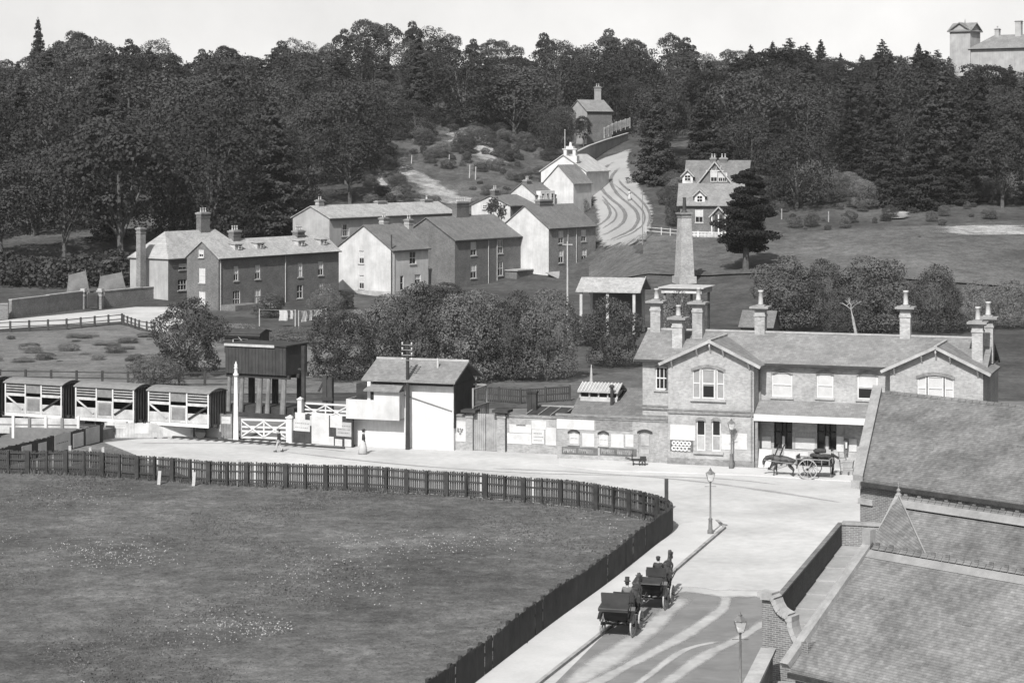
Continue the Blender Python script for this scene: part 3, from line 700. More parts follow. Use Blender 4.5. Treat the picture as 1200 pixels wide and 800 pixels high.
def window(par, o, u, inw, r, style='sash', deep=.12, sill=True, cols=2, pane=None, name='window', fm='white', bar=.05, label=None, bm='blind'):
    a,b,c,d=r; o=Vector(o);u=Vector(u);inw=Vector(inw); pt=lambda q,z,e:o+u*q+inw*e+Vector((0,0,z))
    f=MB(); e0,e1=deep-.05,deep+.03
    def bar_(q0,q1,z0,z1,x0=e0,x1=e1): f.hexa([pt(q0,z0,x0),pt(q1,z0,x0),pt(q1,z0,x1),pt(q0,z0,x1),pt(q0,z1,x0),pt(q1,z1,x0),pt(q1,z1,x1),pt(q0,z1,x1)])
    w=min(.09,(b-a)*.12)
    bar_(a,a+w,c,d); bar_(b-w,b,c,d); bar_(a+w,b-w,d-w,d); bar_(a+w,b-w,c,c+w); zm=c+(d-c)*.5; bar_(a+w,b-w,zm-.04,zm+.04)
    for i in range(1,cols):
        q=a+(b-a)*i/cols; bar_(q-bar/2,q+bar/2,c+w,d-w,e0+.02,e1-.01)
    W=f.build(name,M[fm],par)
    if label: W['label']=label
    g=MB(); z1_=d
    if style=='blind': g.poly([pt(a,c,deep),pt(b,c,deep),pt(b,d,deep),pt(a,d,deep)],1)
    elif style=='half':  # blind drawn over the upper part
        zz=c+(d-c)*.42; g.poly([pt(a,c,deep),pt(b,c,deep),pt(b,zz,deep),pt(a,zz,deep)],0); g.poly([pt(a,zz,deep),pt(b,zz,deep),pt(b,d,deep),pt(a,d,deep)],1)
    elif style=='curtain':
        q0,q1=a+(b-a)*.3,a+(b-a)*.7
        for x0,x1,k in ((a,q0,1),(q0,q1,0),(q1,b,1)): g.poly([pt(x0,c,deep),pt(x1,c,deep),pt(x1,d,deep),pt(x0,d,deep)],k)
    else: g.poly([pt(a,c,deep),pt(b,c,deep),pt(b,d,deep),pt(a,d,deep)],0)
    g.build('pane',[M['glass'],M[bm]],W)
    if sill:
        s=MB(); s.hexa([pt(a-.1,c-.13,-.1),pt(b+.1,c-.13,-.1),pt(b+.1,c-.13,.1),pt(a-.1,c-.13,.1),pt(a-.1,c-.003,-.1),pt(b+.1,c-.003,-.1),pt(b+.1,c-.003,.1),pt(a-.1,c-.003,.1)])
        s.build('sill',M['stone'],W)
    return W
def chimney(par, x,y,z0,z1,w,d,pots=2,mt='brick_stack',name='chimney',poth=.6,cap='coping',along='x',proj=.14):
    m=MB(); m.box(x-w/2,x+w/2,y-d/2,y+d/2,z0,z1-.3,0); m.box(x-w/2-.05,x+w/2+.05,y-d/2-.05,y+d/2+.05,z1-.75,z1-.6,0)
    m.box(x-w/2-proj*.55,x+w/2+proj*.55,y-d/2-proj*.55,y+d/2+proj*.55,z1-.3,z1-.18,1); m.box(x-w/2-proj,x+w/2+proj,y-d/2-proj,y+d/2+proj,z1-.18,z1-.04,1); m.box(x-w/2+.04,x+w/2-.04,y-d/2+.04,y+d/2-.04,z1-.04,z1+.06,1)
    c=m.build(name,[M[mt],M[cap]],par)
    for i in range(pots):
        o=(i-(pots-1)/2)*min(.5,(w if along=='x' else d)/max(1,pots)*.95); p=MB(); r=min(.17,(w if pots<2 else .3)*.36)
        p.lathe([(r*1.15,0),(r*1.15,.08),(r,.12),(r*.88,poth*.85),(r*1.12,poth*.88),(r*1.12,poth),(r*.8,poth),(r*.75,poth-.1)],(x+(o if along=='x' else 0),y+(o if along=='y' else 0),z1+.06),10)
        p.build('chimney_pot',M['pot'],c,True)
    return c
def gableroof_x(mb,x0,x1,y0,y1,ze,zr,t=.14,m=0,ov=.25,yr=None):
    """ridge along x; ov = eave overhang"""
    yr=(y0+y1)/2 if yr is None else yr; p=(zr-ze)/(yr-y0); q=(zr-ze)/(y1-yr)
    mb.extr([(x0,y0-ov,ze-ov*p),(x0,yr,zr),(x0,y1+ov,ze-ov*q),(x0,y1+ov,ze-ov*q-t),(x0,yr,zr-t),(x0,y0-ov,ze-ov*p-t)],(x1-x0,0,0),m)
def ridge_x(mb,x0,x1,y,z,m=0): mb.beam((x0,y,z),(x1,y,z),.26,.12,m)
def poster(par,o,u,inw,r,mt='paper',ink=None,name='poster',seed=0,out=.03):
    a,b,c,d=r; o=Vector(o);u=Vector(u);inw=Vector(inw); pt=lambda q,z,e:o+u*q+inw*e+Vector((0,0,z))
    m=MB(); m.hexa([pt(a,c,-out),pt(b,c,-out),pt(b,c,-.003),pt(a,c,-.003),pt(a,d,-out),pt(b,d,-out),pt(b,d,-.003),pt(a,d,-.003)],0)
    if ink:
        q=random.Random(seed); w=b-a; h=d-c
        for k in range(ink):
            z=d-h*(.14+.74*(k+.5)/ink); x=a+w*.12
            while x<b-w*.16:
                l=w*q.uniform(.05,.13); m.poly([pt(x,z-h*.025,-out-.004),pt(x+l,z-h*.025,-out-.004),pt(x+l,z+h*.02,-out-.004),pt(x,z+h*.02,-out-.004)],1); x+=l+w*.035
    return m.build(name,[M[mt],M['ink']],par)

def house(name,label,loc,az,L,D,eave,rise,wf,wg,roof,front=(),gable=(),chims=(),ov=.22,oe=.3,cat='house',group=None,drop=3.0,yr=None,pipes=(),hip=False,backg=True):
    fr=FR(loc,az); t=thing(name,label,cat,loc,fr.rz,group)
    m=MB(); fo=[q[0] for q in front]; go=[q[0] for q in gable if q[0][3]<=eave]
    wallpanel(m,(0,0,0),(1,0,0),(0,1,0),L,-drop,eave,fo,0)
    wallpanel(m,(0,D,0),(0,-1,0),(1,0,0),D,-drop,eave,[(D-b,D-a,c,d) for a,b,c,d in go],1)
    m.poly([(L,0,-drop),(L,D,-drop),(L,D,eave),(L,0,eave)],1); m.poly([(L,D,-drop),(0,D,-drop),(0,D,eave),(L,D,eave)],0)
    yr=D/2 if yr is None else yr
    if not hip:
        m.poly([(0,0,eave),(0,yr,eave+rise),(0,D,eave)],1); m.poly([(L,0,eave),(L,D,eave),(L,yr,eave+rise)],1)
    m.build('wall',[M[wf],M[wg]],t)
    r=MB()
    if hip:
        e=[(-oe,-oe,eave-.05),(L+oe,-oe,eave-.05),(L+oe,D+oe,eave-.05),(-oe,D+oe,eave-.05)]; a=(hip,yr,eave+rise); b=(L-hip,yr,eave+rise)
        r.poly([e[0],e[1],b,a]); r.poly([e[1],e[2],b]); r.poly([e[2],e[3],a,b]); r.poly([e[3],e[0],a]); r.poly(e[::-1])
    else:
        gableroof_x(r,-ov,L+ov,0,D,eave+.12,eave+rise+.14,.13,0,oe,yr)
    r.build('roof',M[roof],t)
    gt=MB(); gt.tube((-ov,-oe-.06,eave-.18),(L+ov,-oe-.06,eave-.18),.085,.085,6); gt.build('gutter',M['iron'],t)
    for q in front: window(t,(0,0,0),(1,0,0),(0,1,0),q[0],*q[1:])
    for q in gable:
        if q[0][3]<=eave: window(t,(0,D,0),(0,-1,0),(1,0,0),(D-q[0][1],D-q[0][0],q[0][2],q[0][3]),*q[1:])
        else: window(t,(-.1,D,0),(0,-1,0),(1,0,0),(D-q[0][1],D-q[0][0],q[0][2],q[0][3]),q[1],.06,True)
    for c in chims: chimney(t,*c[0],**c[1])
    for x in pipes:
        p=MB(); p.tube((x,-.09,-drop+.1),(x,-.09,eave-.15),.06,.06,6); p.build('downpipe',M['offwhite'],t)
    return t,fr
# ------------------------------------------------------------------ houses on the hillside road
def W(fr,px0,px1,py0,py1,style='sash',cols=2): return (fr.fr(px0,px1,py0,py1),style,.12,True,cols)
def GW(fr,px0,px1,py0,py1,style='sash',cols=2): return (fr.sd(px0,px1,py0,py1),style,.12,True,cols)
AZ=34
# brick terrace
o=P(256,364); f=FR(o,AZ); L=f.x(397); D=f.y(219); ev=f.z(302,0); rs_=f.z(283,0,D/2)-ev
t,f=house('terraced_house','long dark brick terrace with skylights along its pale slate roof',o,AZ,L,D,ev,rs_,'brick_dark','brick_dark','slatelt_x',
  [W(f,274,279.5,312,329,'half'),W(f,299,305,310.5,327,'half'),W(f,273,281.5,340,361,'sash',3),W(f,298,305.5,338,356,'blind'),W(f,349,354.5,308,324.5,'blind'),W(f,373,379,306.5,322.5,'half'),W(f,348,355,333.5,349.5,'sash'),W(f,373.5,379,331,344,'half')],
  [GW(f,233,240.5,313.5,331.5,'blind'),GW(f,233,240.5,341,357.5,'blind'),GW(f,233.5,239,293,301.5,'half')],
  [((f.x(275,D/2),D/2,ev+.6,f.z(270,f.x(275,D/2),D/2),1.5,.9),dict(pots=3,mt='brick_dark')),((f.x(350,D/2),D/2,ev+.6,f.z(270,f.x(350,D/2),D/2),1.6,.9),dict(pots=4,mt='brick_dark'))],pipes=(f.x(258),f.x(334)),group=None)
for px in (273,299,347,373):             # skylights with a flat lifted lid
    x=f.x(px+6,1.0); y0=D*.16; y1=D*.34; zz=lambda y: ev+.12+rs_*y/(D/2)
    s=MB(); s.hexa([(x-.75,y0,zz(y0)),(x+.75,y0,zz(y0)),(x+.75,y1,zz(y1)),(x-.75,y1,zz(y1)),(x-.75,y0,zz(y0)+.75),(x+.75,y0,zz(y0)+.75),(x+.75,y1,zz(y1)+.12),(x-.75,y1,zz(y1)+.12)],0)
    s.hexa([(x-.9,y0-.15,zz(y0)+.76),(x+.9,y0-.15,zz(y0)+.76),(x+.9,y1+.1,zz(y1)+.14),(x-.9,y1+.1,zz(y1)+.14),(x-.9,y0-.15,zz(y0)+.84),(x+.9,y0-.15,zz(y0)+.84),(x+.9,y1+.1,zz(y1)+.22),(x-.9,y1+.1,zz(y1)+.22)],1)
    dd=s.build('dormer',[M['offwhite'],M['slatelt_x']],t)
    window(dd,(0,0,0),(1,0,0),(0,1,0),(x-.1,x+.6,zz(y0)+.12,zz(y0)+.68),'sash',y0-.05,False,1,name='dormer_window')
m=MB(); x0,x1=f.x(256)+.3,f.x(281); 
m.box(.4,6,-2.6,-.003,-1,f.z(356,3)); m.build('scullery_wall',M['brick_dark'],t)
m=MB(); m.extr([(6.2,-2.7,-1.2),(10.2,-2.7,-1.2),(10.2,-2.7,-.6),(6.2,-2.7,1.3)],(0,.12,0)); m.build('whitewashed_wall',M['white'],t)
# hipped house behind it
o=P(197,356); f=FR(o,AZ); L=17; D=7.2; ev=f.z(303,0); rise=f.z(271,4,D/2)-ev
t,f=house('hipped_house','pale roofed hipped house with a tall free brick stack behind the brick terrace',o,AZ,L,D,ev,rise,'brick_dark','palerender','slatelt_x',
  [W(f,209.5,219,309,316,'half'),W(f,208.5,219,327,340,'sash',3)],[],
  [((f.x(238,D/2),D/2,ev+rise*.5,f.z(249,f.x(238,D/2),D/2),1.9,.9),dict(pots=3,mt='brick_dark'))],hip=3.2)
chimney(t,-1.6,D*.5,-1,f.z(267,-1.6,D*.5),1.05,.8,pots=0,mt='brick_wall')
Y=372; o=Vector(((338-600)/F*Y,Y,TZZ((338-600)/F*Y,Y)-1)); f=FR(o,AZ)
t,f=house('hill_cottage','small pale cottage half buried in trees behind the brick terrace, with a pale stack',o,AZ,6.5,6,f.z(262,0),2.0,'palerender','palerender','slatelt_x',[],[],[((1.0,3,f.z(262,0),f.z(236,0),1.5,1.0),dict(pots=2,mt='palerender'))],drop=4)
# white villa with the slate roof
o=P(460,349); f=FR(o,AZ); L=f.x(502); D=f.y(394); ev=f.z(293,0); rise=f.z(264.5,0,D/2)-ev
t,f=house('white_house','white rendered two storey house between the brick terrace and the dark brick house',o,AZ,L,D,ev,rise,'render','render','slatedk_x',
  [W(f,480,487.5,294.5,309.5,'sash'),W(f,469,473,323,340,'sash',1),W(f,486,493,321.5,333,'half')],[GW(f,420.5,426.5,294,309,'half'),GW(f,420.5,426.5,322.5,338.5,'half')],
  [((f.x(451,D*.5),D*.5+.2,ev+rise*.6,f.z(255,f.x(451,D*.5),D*.5),1.2,.8),dict(pots=2)),((f.x(479,D*.5),D*.5,ev+rise*.4,f.z(257,f.x(479,D*.5),D*.5),1.1,.9),dict(pots=2,mt='palerender'))],pipes=(.25,))
m=MB(); m.box(-.06,L+.06,-.06,D+.06,-3,.9); 
m.build('plinth',M['stone'],t)
m=MB(); m.tube((-.1,.1,-1),(-.1,.1,ev+2.2),.1,.1,6); m.build('flue_pipe',M['iron'],t)
# dark brick house with downpipes
o=Vector(((533-600)/F*337,337,.4)); f=FR(o,AZ); L=f.x(610); D=10.6; ev=f.z(281,0); rise=f.z(255.5,0,D/2)-ev
t,f=house('brick_house','dark brick three storey house with two pale downpipes and a broad ridge chimney',o,AZ,L,D,ev,rise,'brick_dark','brick_dark','slatedk_x',
  [W(f,551.5,558.5,283.5,299.5,'half'),W(f,551.5,558.5,309.5,326,'half'),W(f,583.5,589.5,281,297,'sash'),W(f,583.5,589.5,306,323,'sash')],[],
  [((f.x(540,D*.5),D*.5,ev+rise*.5,f.z(236.5,f.x(540,D*.5),D*.5),3.4,.9),dict(pots=5,mt='brick_dark'))],pipes=(f.x(572),f.x(582)))
m=MB(); x0,x1=f.x(592),f.x(609); m.box(x0,x1,-2.2,-.003,-2,1.9); m.build('back_addition',M['brick_dark'],t)
m=MB(); m.box(x0-.2,x1+.2,-2.5,-.003,1.9,2.05); m.build('addition_roof',M['slatelt_x'],t)
# gabled house with white gable
o=Vector(P(643,350)); Y=349; o=Vector(((643-600)/F*Y,Y,.3)); f=FR(o,AZ); L=f.x(698); D=f.y(588); ev=f.z(267,0); rise=f.z(241.5,0,D/2)-ev
t,f=house('gabled_house','tall house with white rendered gable and brick side, beside the hill road',o,AZ,L,D,ev,rise,'brick_wall','render','slatedk_x',
  [W(f,654.5,660.5,270.5,285,'half'),W(f,654.5,660.5,292.5,308,'half'),W(f,681,687,269.5,283,'half'),W(f,681.5,687.5,291.5,307,'half')],[],
  [((f.x(637,D*.5),D*.5,ev+rise*.5,f.z(234,f.x(637,D*.5),D*.5),3.6,.9),dict(pots=5,mt='brick_dark'))],pipes=(f.x(665),f.x(675)))
m=MB(); x0,x1=-1.0,f.x(686); z1=f.z(318,2); m.poly([(x0,-.003,z1),(x1,-.003,z1),(x1,-2.4,z1-.9),(x0,-2.4,z1-.9)]); m.poly([(x0,-.003,z1-.08),(x0,-2.4,z1-.98),(x1,-2.4,z1-.98),(x1,-.003,z1-.08)]); m.build('verandah_roof',M['slatelt_x'],t)
m=MB()
for i in range(7): x=x0+.1+(x1-x0-.2)*i/6; m.box(x-.06,x+.06,-2.35,-2.23,-1.5,z1-.98)
for zz in (.3,.8): m.box(x0,x1,-2.34,-2.28,zz,zz+.08)
m.build('verandah_post',M['dark'],t)
# long pale building behind
Y=352; o=Vector(((386-600)/F*Y,Y,2.0)); f=FR(o,AZ); L=f.x(533); D=7.5; ev=f.z(255.5,0); rise=f.z(242,0,D/2)-ev
t,f=house('long_building','long pale rendered building with shallow roof behind the white house',o,AZ,L,D,ev,rise,'palerender','palerender','slatelt_x',
  [W(f,400,409.5,262.5,277,'curtain')],[],
  [((2.2,D*.5,ev+rise*.5,ev+rise+1.0,1.3,.7),dict(pots=2,poth=.5)),((f.x(446,D/2),D*.5,ev+rise*.5,ev+rise+.5,2.4,.7),dict(pots=0)),((f.x(500,D/2),D*.5,ev+rise*.5,ev+rise+.5,2.2,.7),dict(pots=1))],drop=4)
# cottages and white buildings up the road
def at(px,Y,dz=0): x=(px-600)/F*Y; return Vector((x,Y,TZZ(x,Y)+dz))
o=at(598,368); f=FR(o,AZ); L=f.x(627); D=f.y(552.5); ev=f.z(241,0); rise=f.z(229.5,0,D/2)-ev
t,f=house('white_cottage','lowest white cottage with dark creeper on its gable behind the tall gabled house',o,AZ,L,D,ev,rise,'brick_dark','render','slatedk_x',[],[GW(f,566,570,240,245)],[((1.2,D*.5,ev+rise*.5,f.z(222,1,D/2),1.3,.8),dict(pots=2,mt='brick_dark'))],drop=5)
rs=np.random.RandomState(3); C=[];Nn=[]
for cy,cz,r in ((f.y(580),f.z(238,0,5),.7),(f.y(588),f.z(247,0,4),.8),(f.y(575),f.z(243,0,4),.5)):
    k=160; d=rs.normal(0,1,(k,3)); C.append(np.array([-.15,cy,cz])+d*np.array([.12,r*.6,r*.7])); Nn.append(np.tile([-1,0,.3],(k,1)))
link('creeper',leafmesh('creeper',np.vstack(C),np.vstack(Nn),.3,M['leaf_dark'],rs),t)
o=at(627,377); f=FR(o,AZ); L=f.x(653); D=f.y(597); ev=f.z(228,0); rise=f.z(215,0,D/2)-ev
t,f=house('white_cottage','middle white cottage with a white dormer bay, between lower cottage and tall white building',o,AZ,L,D,ev,rise,'offwhite','render','slatedk_x',[W(f,630,634,217+12,236),W(f,638,642,229,236)],[],[((1.5,D*.5,ev+rise*.5,f.z(211,1,D/2),1.4,.8),dict(pots=2,mt='brick_dark'))],drop=5)
m=MB(); x0,x1=f.x(628.5),f.x(645); m.box(x0,x1,-.9,-.003,-4,ev+.6); b=m.build('bay',M['white'],t)
for i in range(3):
    a=x0+(x1-x0)*(i+.15)/3; window(b,(0,-.9,0),(1,0,0),(0,1,0),(a,a+(x1-x0)/3*.6,ev-1.6,ev+.2),'sash',-.02,False,1,name='bay_window')
# small white gabled house before the tall one, gables face the valley
o=at(637,383); f2=FR(o,118)
w=f2.x(672); m=MB(); e=f2.z(214,0); ap=f2.z(194,w/2); DD=7
t=thing('small_white_house','small white gabled house against the front of the tall white building','house',o,f2.rz)
for y in (0,DD): m.poly([(0,y,-5),(w,y,-5),(w,y,e),(w/2,y,ap),(0,y,e)])
m.poly([(0,0,-5),(0,DD,-5),(0,DD,e),(0,0,e)]); m.poly([(w,0,-5),(w,DD,-5),(w,DD,e),(w,0,e)]); m.build('wall',M['render'],t)
m=MB(); m.extr([(-.3,-.2,e-.15),(w/2,-.2,ap+.15),(w+.3,-.2,e-.15),(w+.3,-.2,e-.28),(w/2,-.2,ap+.0),(-.3,-.2,e-.28)],(0,DD+.3,0)); m.build('roof',M['slate_y'],t)
o=at(634,393); f2=FR(o,112); w=f2.x(687); e=f2.z(200,0); ap=f2.z(182,w/2); DD=12
t=thing('white_house','tall white gabled building with belfry like stack on the hill road bend','house',o,f2.rz)
m=MB()
for y in (0,DD): m.poly([(0,y,-6),(w,y,-6),(w,y,e),(w/2,y,ap),(0,y,e)])
m.poly([(0,0,-6),(0,DD,-6),(0,DD,e),(0,0,e)]); m.poly([(w,0,-6),(w,DD,-6),(w,DD,e),(w,0,e)]); m.build('wall',M['white'],t)
m=MB(); m.extr([(-.3,-.25,e-.1),(w/2,-.25,ap+.18),(w+.3,-.25,e-.1),(w+.3,-.25,e-.26),(w/2,-.25,ap+.02),(-.3,-.25,e-.26)],(0,DD+.4,0)); m.build('roof',M['offwhite'],t)
x0,x1=f2.x(673),f2.x(680); m=MB(); m.box(x0,x1,-.05,-.003,f2.z(243,w*.7),f2.z(213,w*.7)); m.build('door',M['dark'],t)
xc=f2.x(667); m=MB()
for dx in (-.85,.85): m.box(xc+dx-.28,xc+dx+.28,.2,1.2,ap-1.2,ap+1.0)
m.box(xc-1.4,xc+1.4,.1,1.3,ap-1.3,ap-.1); m.box(xc-1.35,xc+1.35,.1,1.3,ap+1.0,ap+1.15); m.box(xc-.7,xc+.7,.2,1.2,ap+1.15,ap+1.6); m.lathe([(.3,0),(.2,.7),(.25,.75)],(xc,.7,ap+1.6),8); m.build('chimney',M['white'],t)
p=at(662,408); o_=thing('flagpole','thin pale flagpole behind the tall white building on the hill road','flagpole',p); m=MB(); top=H-(153-HY)/F*p.y-p.z; m.tube((0,0,-.5),(0,0,top),.13,.07,6); m.build('pole',M['offwhite'],o_); m=MB(); m.lathe([(.02,0),(.14,.1),(.02,.22)],(0,0,top),8); m.build('finial',M['offwhite'],o_)
# house high among the trees
Y=452; z0=TZZ((700-600)/F*Y,Y); o=Vector(((688-600)/F*Y,Y,H-(160-HY)/F*Y)); f=FR(o,42); 
D=f.y(657); 
L=8; t,f=house('hill_house','grey roofed house half hidden by trees above the hill road',o,60,6.0,7.0,f.z(130,0),2.2,'brick_dark','palerender','slate_x',[],[],[((5.2,4.2,f.z(118,0),f.z(101,0),1.1,.9),dict(pots=2,mt='palerender'))],drop=6)
m=MB(); m.poly([(-.06,1.2,1.4),(-.06,4.2,1.4),(-.06,4.2,3.2),(-.06,1.2,3.2)]); m.build('balcony_opening',M['glass'],t)
# fence and retaining wall below that house, rising with the road
def railfence(name,label,pts,h,gap,mt,rails=2,post=.1,pal=False,wall=None):
    o=thing(name,label,'fence',pts[0]); a0=pts[0]; tot=0
    m=MB()
    for a,b in zip(pts[:-1],pts[1:]):
        a=a-a0;b=b-a0
        for k in range(rails):
            z=h*(.95-.42*k); m.beam(a+Vector((0,0,z)),b+Vector((0,0,z)),.05,.1)
        if pal:
            n=int((b-a).length/.22)
            for i in range(n):
                p=a.lerp(b,(i+.5)/n); m.box(p.x-.06,p.x+.06,p.y-.02,p.y+.02,p.z+.05,p.z+h)
    m.build('rail',M[mt],o)
    for a,b in zip(pts[:-1],pts[1:]):
        n=max(1,round((b-a).length/gap))
        for i in range(n):
            p=a.lerp(b,i/n)-a0; q=MB(); q.box(p.x-post,p.x+post,p.y-post,p.y+post,p.z-.4,p.z+h*1.08); q.build('post',M[mt],o)
    p=pts[-1]-a0; q=MB(); q.box(p.x-post,p.x+post,p.y-post,p.y+post,p.z-.4,p.z+h*1.08); q.build('post',M[mt],o)
    return o
def zat(px,py,Y): return AT(px,py,Y)
pts=[zat(674,181,412),zat(690,173,425),zat(710,166,438),zat(736,158,452)]
o=thing('road_wall','pale retaining wall rising beside the hill road under the wooded house','wall',pts[0]); m=MB()
for a,b in zip(pts[:-1],pts[1:]):
    a=a-pts[0]; b=b-pts[0]; m.hexa([a+Vector((0,0,-5)),b+Vector((0,0,-5)),b+Vector((0,.4,-5)),a+Vector((0,.4,-5)),a+Vector((0,0,.3)),b+Vector((0,0,.3)),b+Vector((0,.4,.3)),a+Vector((0,.4,.3))])
m.build('wall_face',M['palerender'],o); m=MB()
for a,b in zip(pts[:-1],pts[1:]): m.beam(a-pts[0]+Vector((0,.2,.36)),b-pts[0]+Vector((0,.2,.36)),.55,.12)
m.build('coping',M['stone'],o)
railfence('paling_fence','weathered paling fence on the slope right of the wooded hill house',[zat(708,160,446),zat(722,153,452),zat(738,148,458)],1.7,2.5,'greyboard',2,.1,True)
# ---- villa
Y=352; o=Vector(((797-600)/F*Y,Y,TZZ((830-600)/F*Y,Y)-.3)); f=FR(o,100)
t=thing('gabled_villa','ornate gabled villa with dormers and half timbered gable at the wood foot','house',o,f.rz)
L=f.x(876); ev=f.z(237,L*.4); rz_=f.z(215.5,L*.4,2.6)
m=MB(); ops=[f.fr(814.5,824,245,261),f.fr(839,848,250,274),f.fr(857,862,247,257)]
wallpanel(m,(0,0,0),(1,0,0),(0,1,0),L,-3,ev,ops); m.poly([(0,0,-3),(0,5,-3),(0,5,ev),(0,2.5,rz_),(0,0,ev)]); m.poly([(L,0,-3),(L,5,-3),(L,5,ev),(L,2.5,rz_),(L,0,ev)]); m.build('wall',M['brick_dark'],t)
m=MB(); gableroof_x(m,-.5,L+.3,0,5,ev+.1,rz_+.1,.14,0,.5); m.build('roof',M['slate_x'],t)
for i,r in enumerate(ops): window(t,(0,0,0),(1,0,0),(0,1,0),r,'half' if i!=1 else 'sash',.12,True,2)
def gabfront(par,x0,x1,y,z0,ze,za,depth,wm,rm,board='stone',name='dormer',ov=.3):
    g=MB(); xm=(x0+x1)/2
    g.poly([(x0,y,z0),(x1,y,z0),(x1,y,ze),(xm,y,za),(x0,y,ze)],0); g.poly([(x0,y,z0),(x0,y+depth,z0),(x0,y+depth,ze),(x0,y,ze)],0); g.poly([(x1,y,z0),(x1,y+depth,z0),(x1,y+depth,ze),(x1,y,ze)],0)
    d=g.build(name,[M[wm]],par); r=MB(); s=(za-ze)/(xm-x0)
    r.extr([(x0-ov,y-.35,ze-ov*s+.05),(xm,y-.35,za+.12),(x1+ov,y-.35,ze-ov*s+.05),(x1+ov,y-.35,ze-ov*s-.1),(xm,y-.35,za-.02),(x0-ov,y-.35,ze-ov*s-.1)],(0,depth+.35,0)); r.build(name+'_roof',M[rm],d)
    q=MB(); q.beam((x0-ov,y-.37,ze-ov*s),(xm,y-.37,za+.05),.05,.2); q.beam((x1+ov,y-.37,ze-ov*s),(xm,y-.37,za+.05),.05,.2); q.build('bargeboard',M[board],d)
    return d
x0,x1=f.x(814),f.x(826); d=gabfront(t,x0,x1,-.02,f.z(238.5,x0),f.z(228,x0),f.z(222.5,x0),2.4,'white','slate_y'); window(d,(0,-.02,0),(1,0,0),(0,1,0),(x0+.35,x1-.35,f.z(237,x0),f.z(229,x0)),'sash',-.04,False,2,name='dormer_window')
x0,x1=f.x(834),f.x(852); d=gabfront(t,x0,x1,-1.5,-2,f.z(252,x0),f.z(242.5,x0),1.5,'brick_dark','slate_y',name='porch'); q=MB(); q.box(x0+.6,x1-.6,-1.56,-1.503,-2,f.z(251,x0)); q.build('doorway',M['dark'],d); q=MB()
for xx in (x0+.15,x1-.15,(x0+x1)/2): q.box(xx-.1,xx+.1,-1.66,-1.56,-2,f.z(251,x0))
q.build('porch_post',M['white'],d)
# rear range
f3=FR(o+f.v*5.2,100); L3=f3.x(876); e3=f3.z(213,L3*.5); r3=f3.z(188.5,L3*.5,3.2)
m=MB(); m.box(.5,L3,5.2,11.5,-3,e3); m.poly([(.5,5.2,e3),(.5,11.5,e3),(.5,8.35,r3)]); m.poly([(L3,5.2,e3),(L3,11.5,e3),(L3,8.35,r3)]); m.build('rear_wall',M['brick_dark'],t)
m=MB(); gableroof_x(m,.1,L3+.3,5.2,11.5,e3+.1,r3+.1,.14,0,.4); m.build('rear_roof',M['slatedk_x'],t)
x0,x1=f3.x(819),f3.x(857); za=f3.z(190,(x0+x1)/2); d=gabfront(t,x0,x1,4.6,e3-2.5,e3-.1,za,3.5,'brick_dark','slate_y',name='front_gable')
q=MB()
for i,xx in enumerate((f3.x(833),f3.x(842),f3.x(847))): window(d,(0,4.6,0),(1,0,0),(0,1,0),(xx,xx+(1.1 if i==0 else .75),f3.z(213,xx),f3.z(201+(i>0)*1.5,xx)),'half',-.04,False,2,name='gable_window')
for k in range(3): xx=f3.x(834+k*5); q.beam((xx,4.56,f3.z(200,xx)),(xx+.2,4.56,f3.z(194,xx)),.12,.06)
q.beam((x0+1.2,4.56,f3.z(200,x0)),(x1-1.2,4.56,f3.z(200,x0)),.06,.14); q.build('timber_framing',M['white'],d)
x0,x1=f3.x(800),f3.x(812); d=gabfront(t,x0,x1,4.9,e3-.6,f3.z(205,x0),f3.z(199,x0),2.4,'white','slate_y'); window(d,(0,4.9,0),(1,0,0),(0,1,0),(x0+.3,x1-.3,f3.z(212,x0),f3.z(205,x0)),'sash',-.04,False,2,name='dormer_window')
for px,w in ((836,.9),(848,1.2)): chimney(t,f3.x(px,3.2),8.4,r3-.8,f3.z(185,f3.x(px),3.2),w,.8,pots=2,mt='brick_dark')
# villa garden fence
railfence('garden_fence','white garden fence in front of the gabled villa',[G(797,279),G(818,280),G(846,281)],1.1,1.6,'white',2,.07,True)
railfence('roadside_fence','pale plank fence between hill road and villa garden',[G(757,276),G(775,277),G(796,279)],1.3,2.2,'offwhite',2,.09,False)
# tower house at upper right
Y=556; z0=H-(100-HY)/F*Y
o=Vector(((1113-600)/F*Y,Y,z0-10)); f=FR(o,126); zz=lambda py,x=0,y=0: f.z(py,x,y)
t=thing('tower_house','pale towered mansion rising over the wood at the top right','house',o,f.rz)
tw=f.x(1137); td=6.0; m=MB(); e=zz(34,tw/2); ap=zz(27.5,tw/2)
m.box(0,tw,0,td,-6,e); 
for y in (0,td): m.poly([(0,y,e),(tw,y,e),(tw/2,y,ap)])
for x in (0,tw): m.poly([(x,0,e),(x,td,e),(x,td/2,ap)])
m.build('tower_wall',M['palerender'],t)
m=MB(); s=.5
for (ux) in (0,1):
    if ux==0: m.extr([(-s,-s,e-.5),(tw/2,-s,ap+.25),(tw+s,-s,e-.5),(tw+s,-s,e-.75),(tw/2,-s,ap),(-s,-s,e-.75)],(0,td+2*s,0))
    else: m.extr([(-s,-s,e-.5),(-s,td/2,ap+.25),(-s,td+s,e-.5),(-s,td+s,e-.75),(-s,td/2,ap),(-s,-s,e-.75)],(tw+2*s,0,0))
m.build('tower_roof',M['slate_x'],t); m=MB(); m.lathe([(.12,0),(.05,1),(.02,1.3)],(tw/2,td/2,ap),6); m.build('finial',M['iron'],t)
x1=f.x(1215); e2=zz(57,tw+6); r2=zz(41,tw+6,5); m=MB(); m.box(tw+.003,x1,.5,10,-6,e2); m.build('wall',M['palerender'],t)
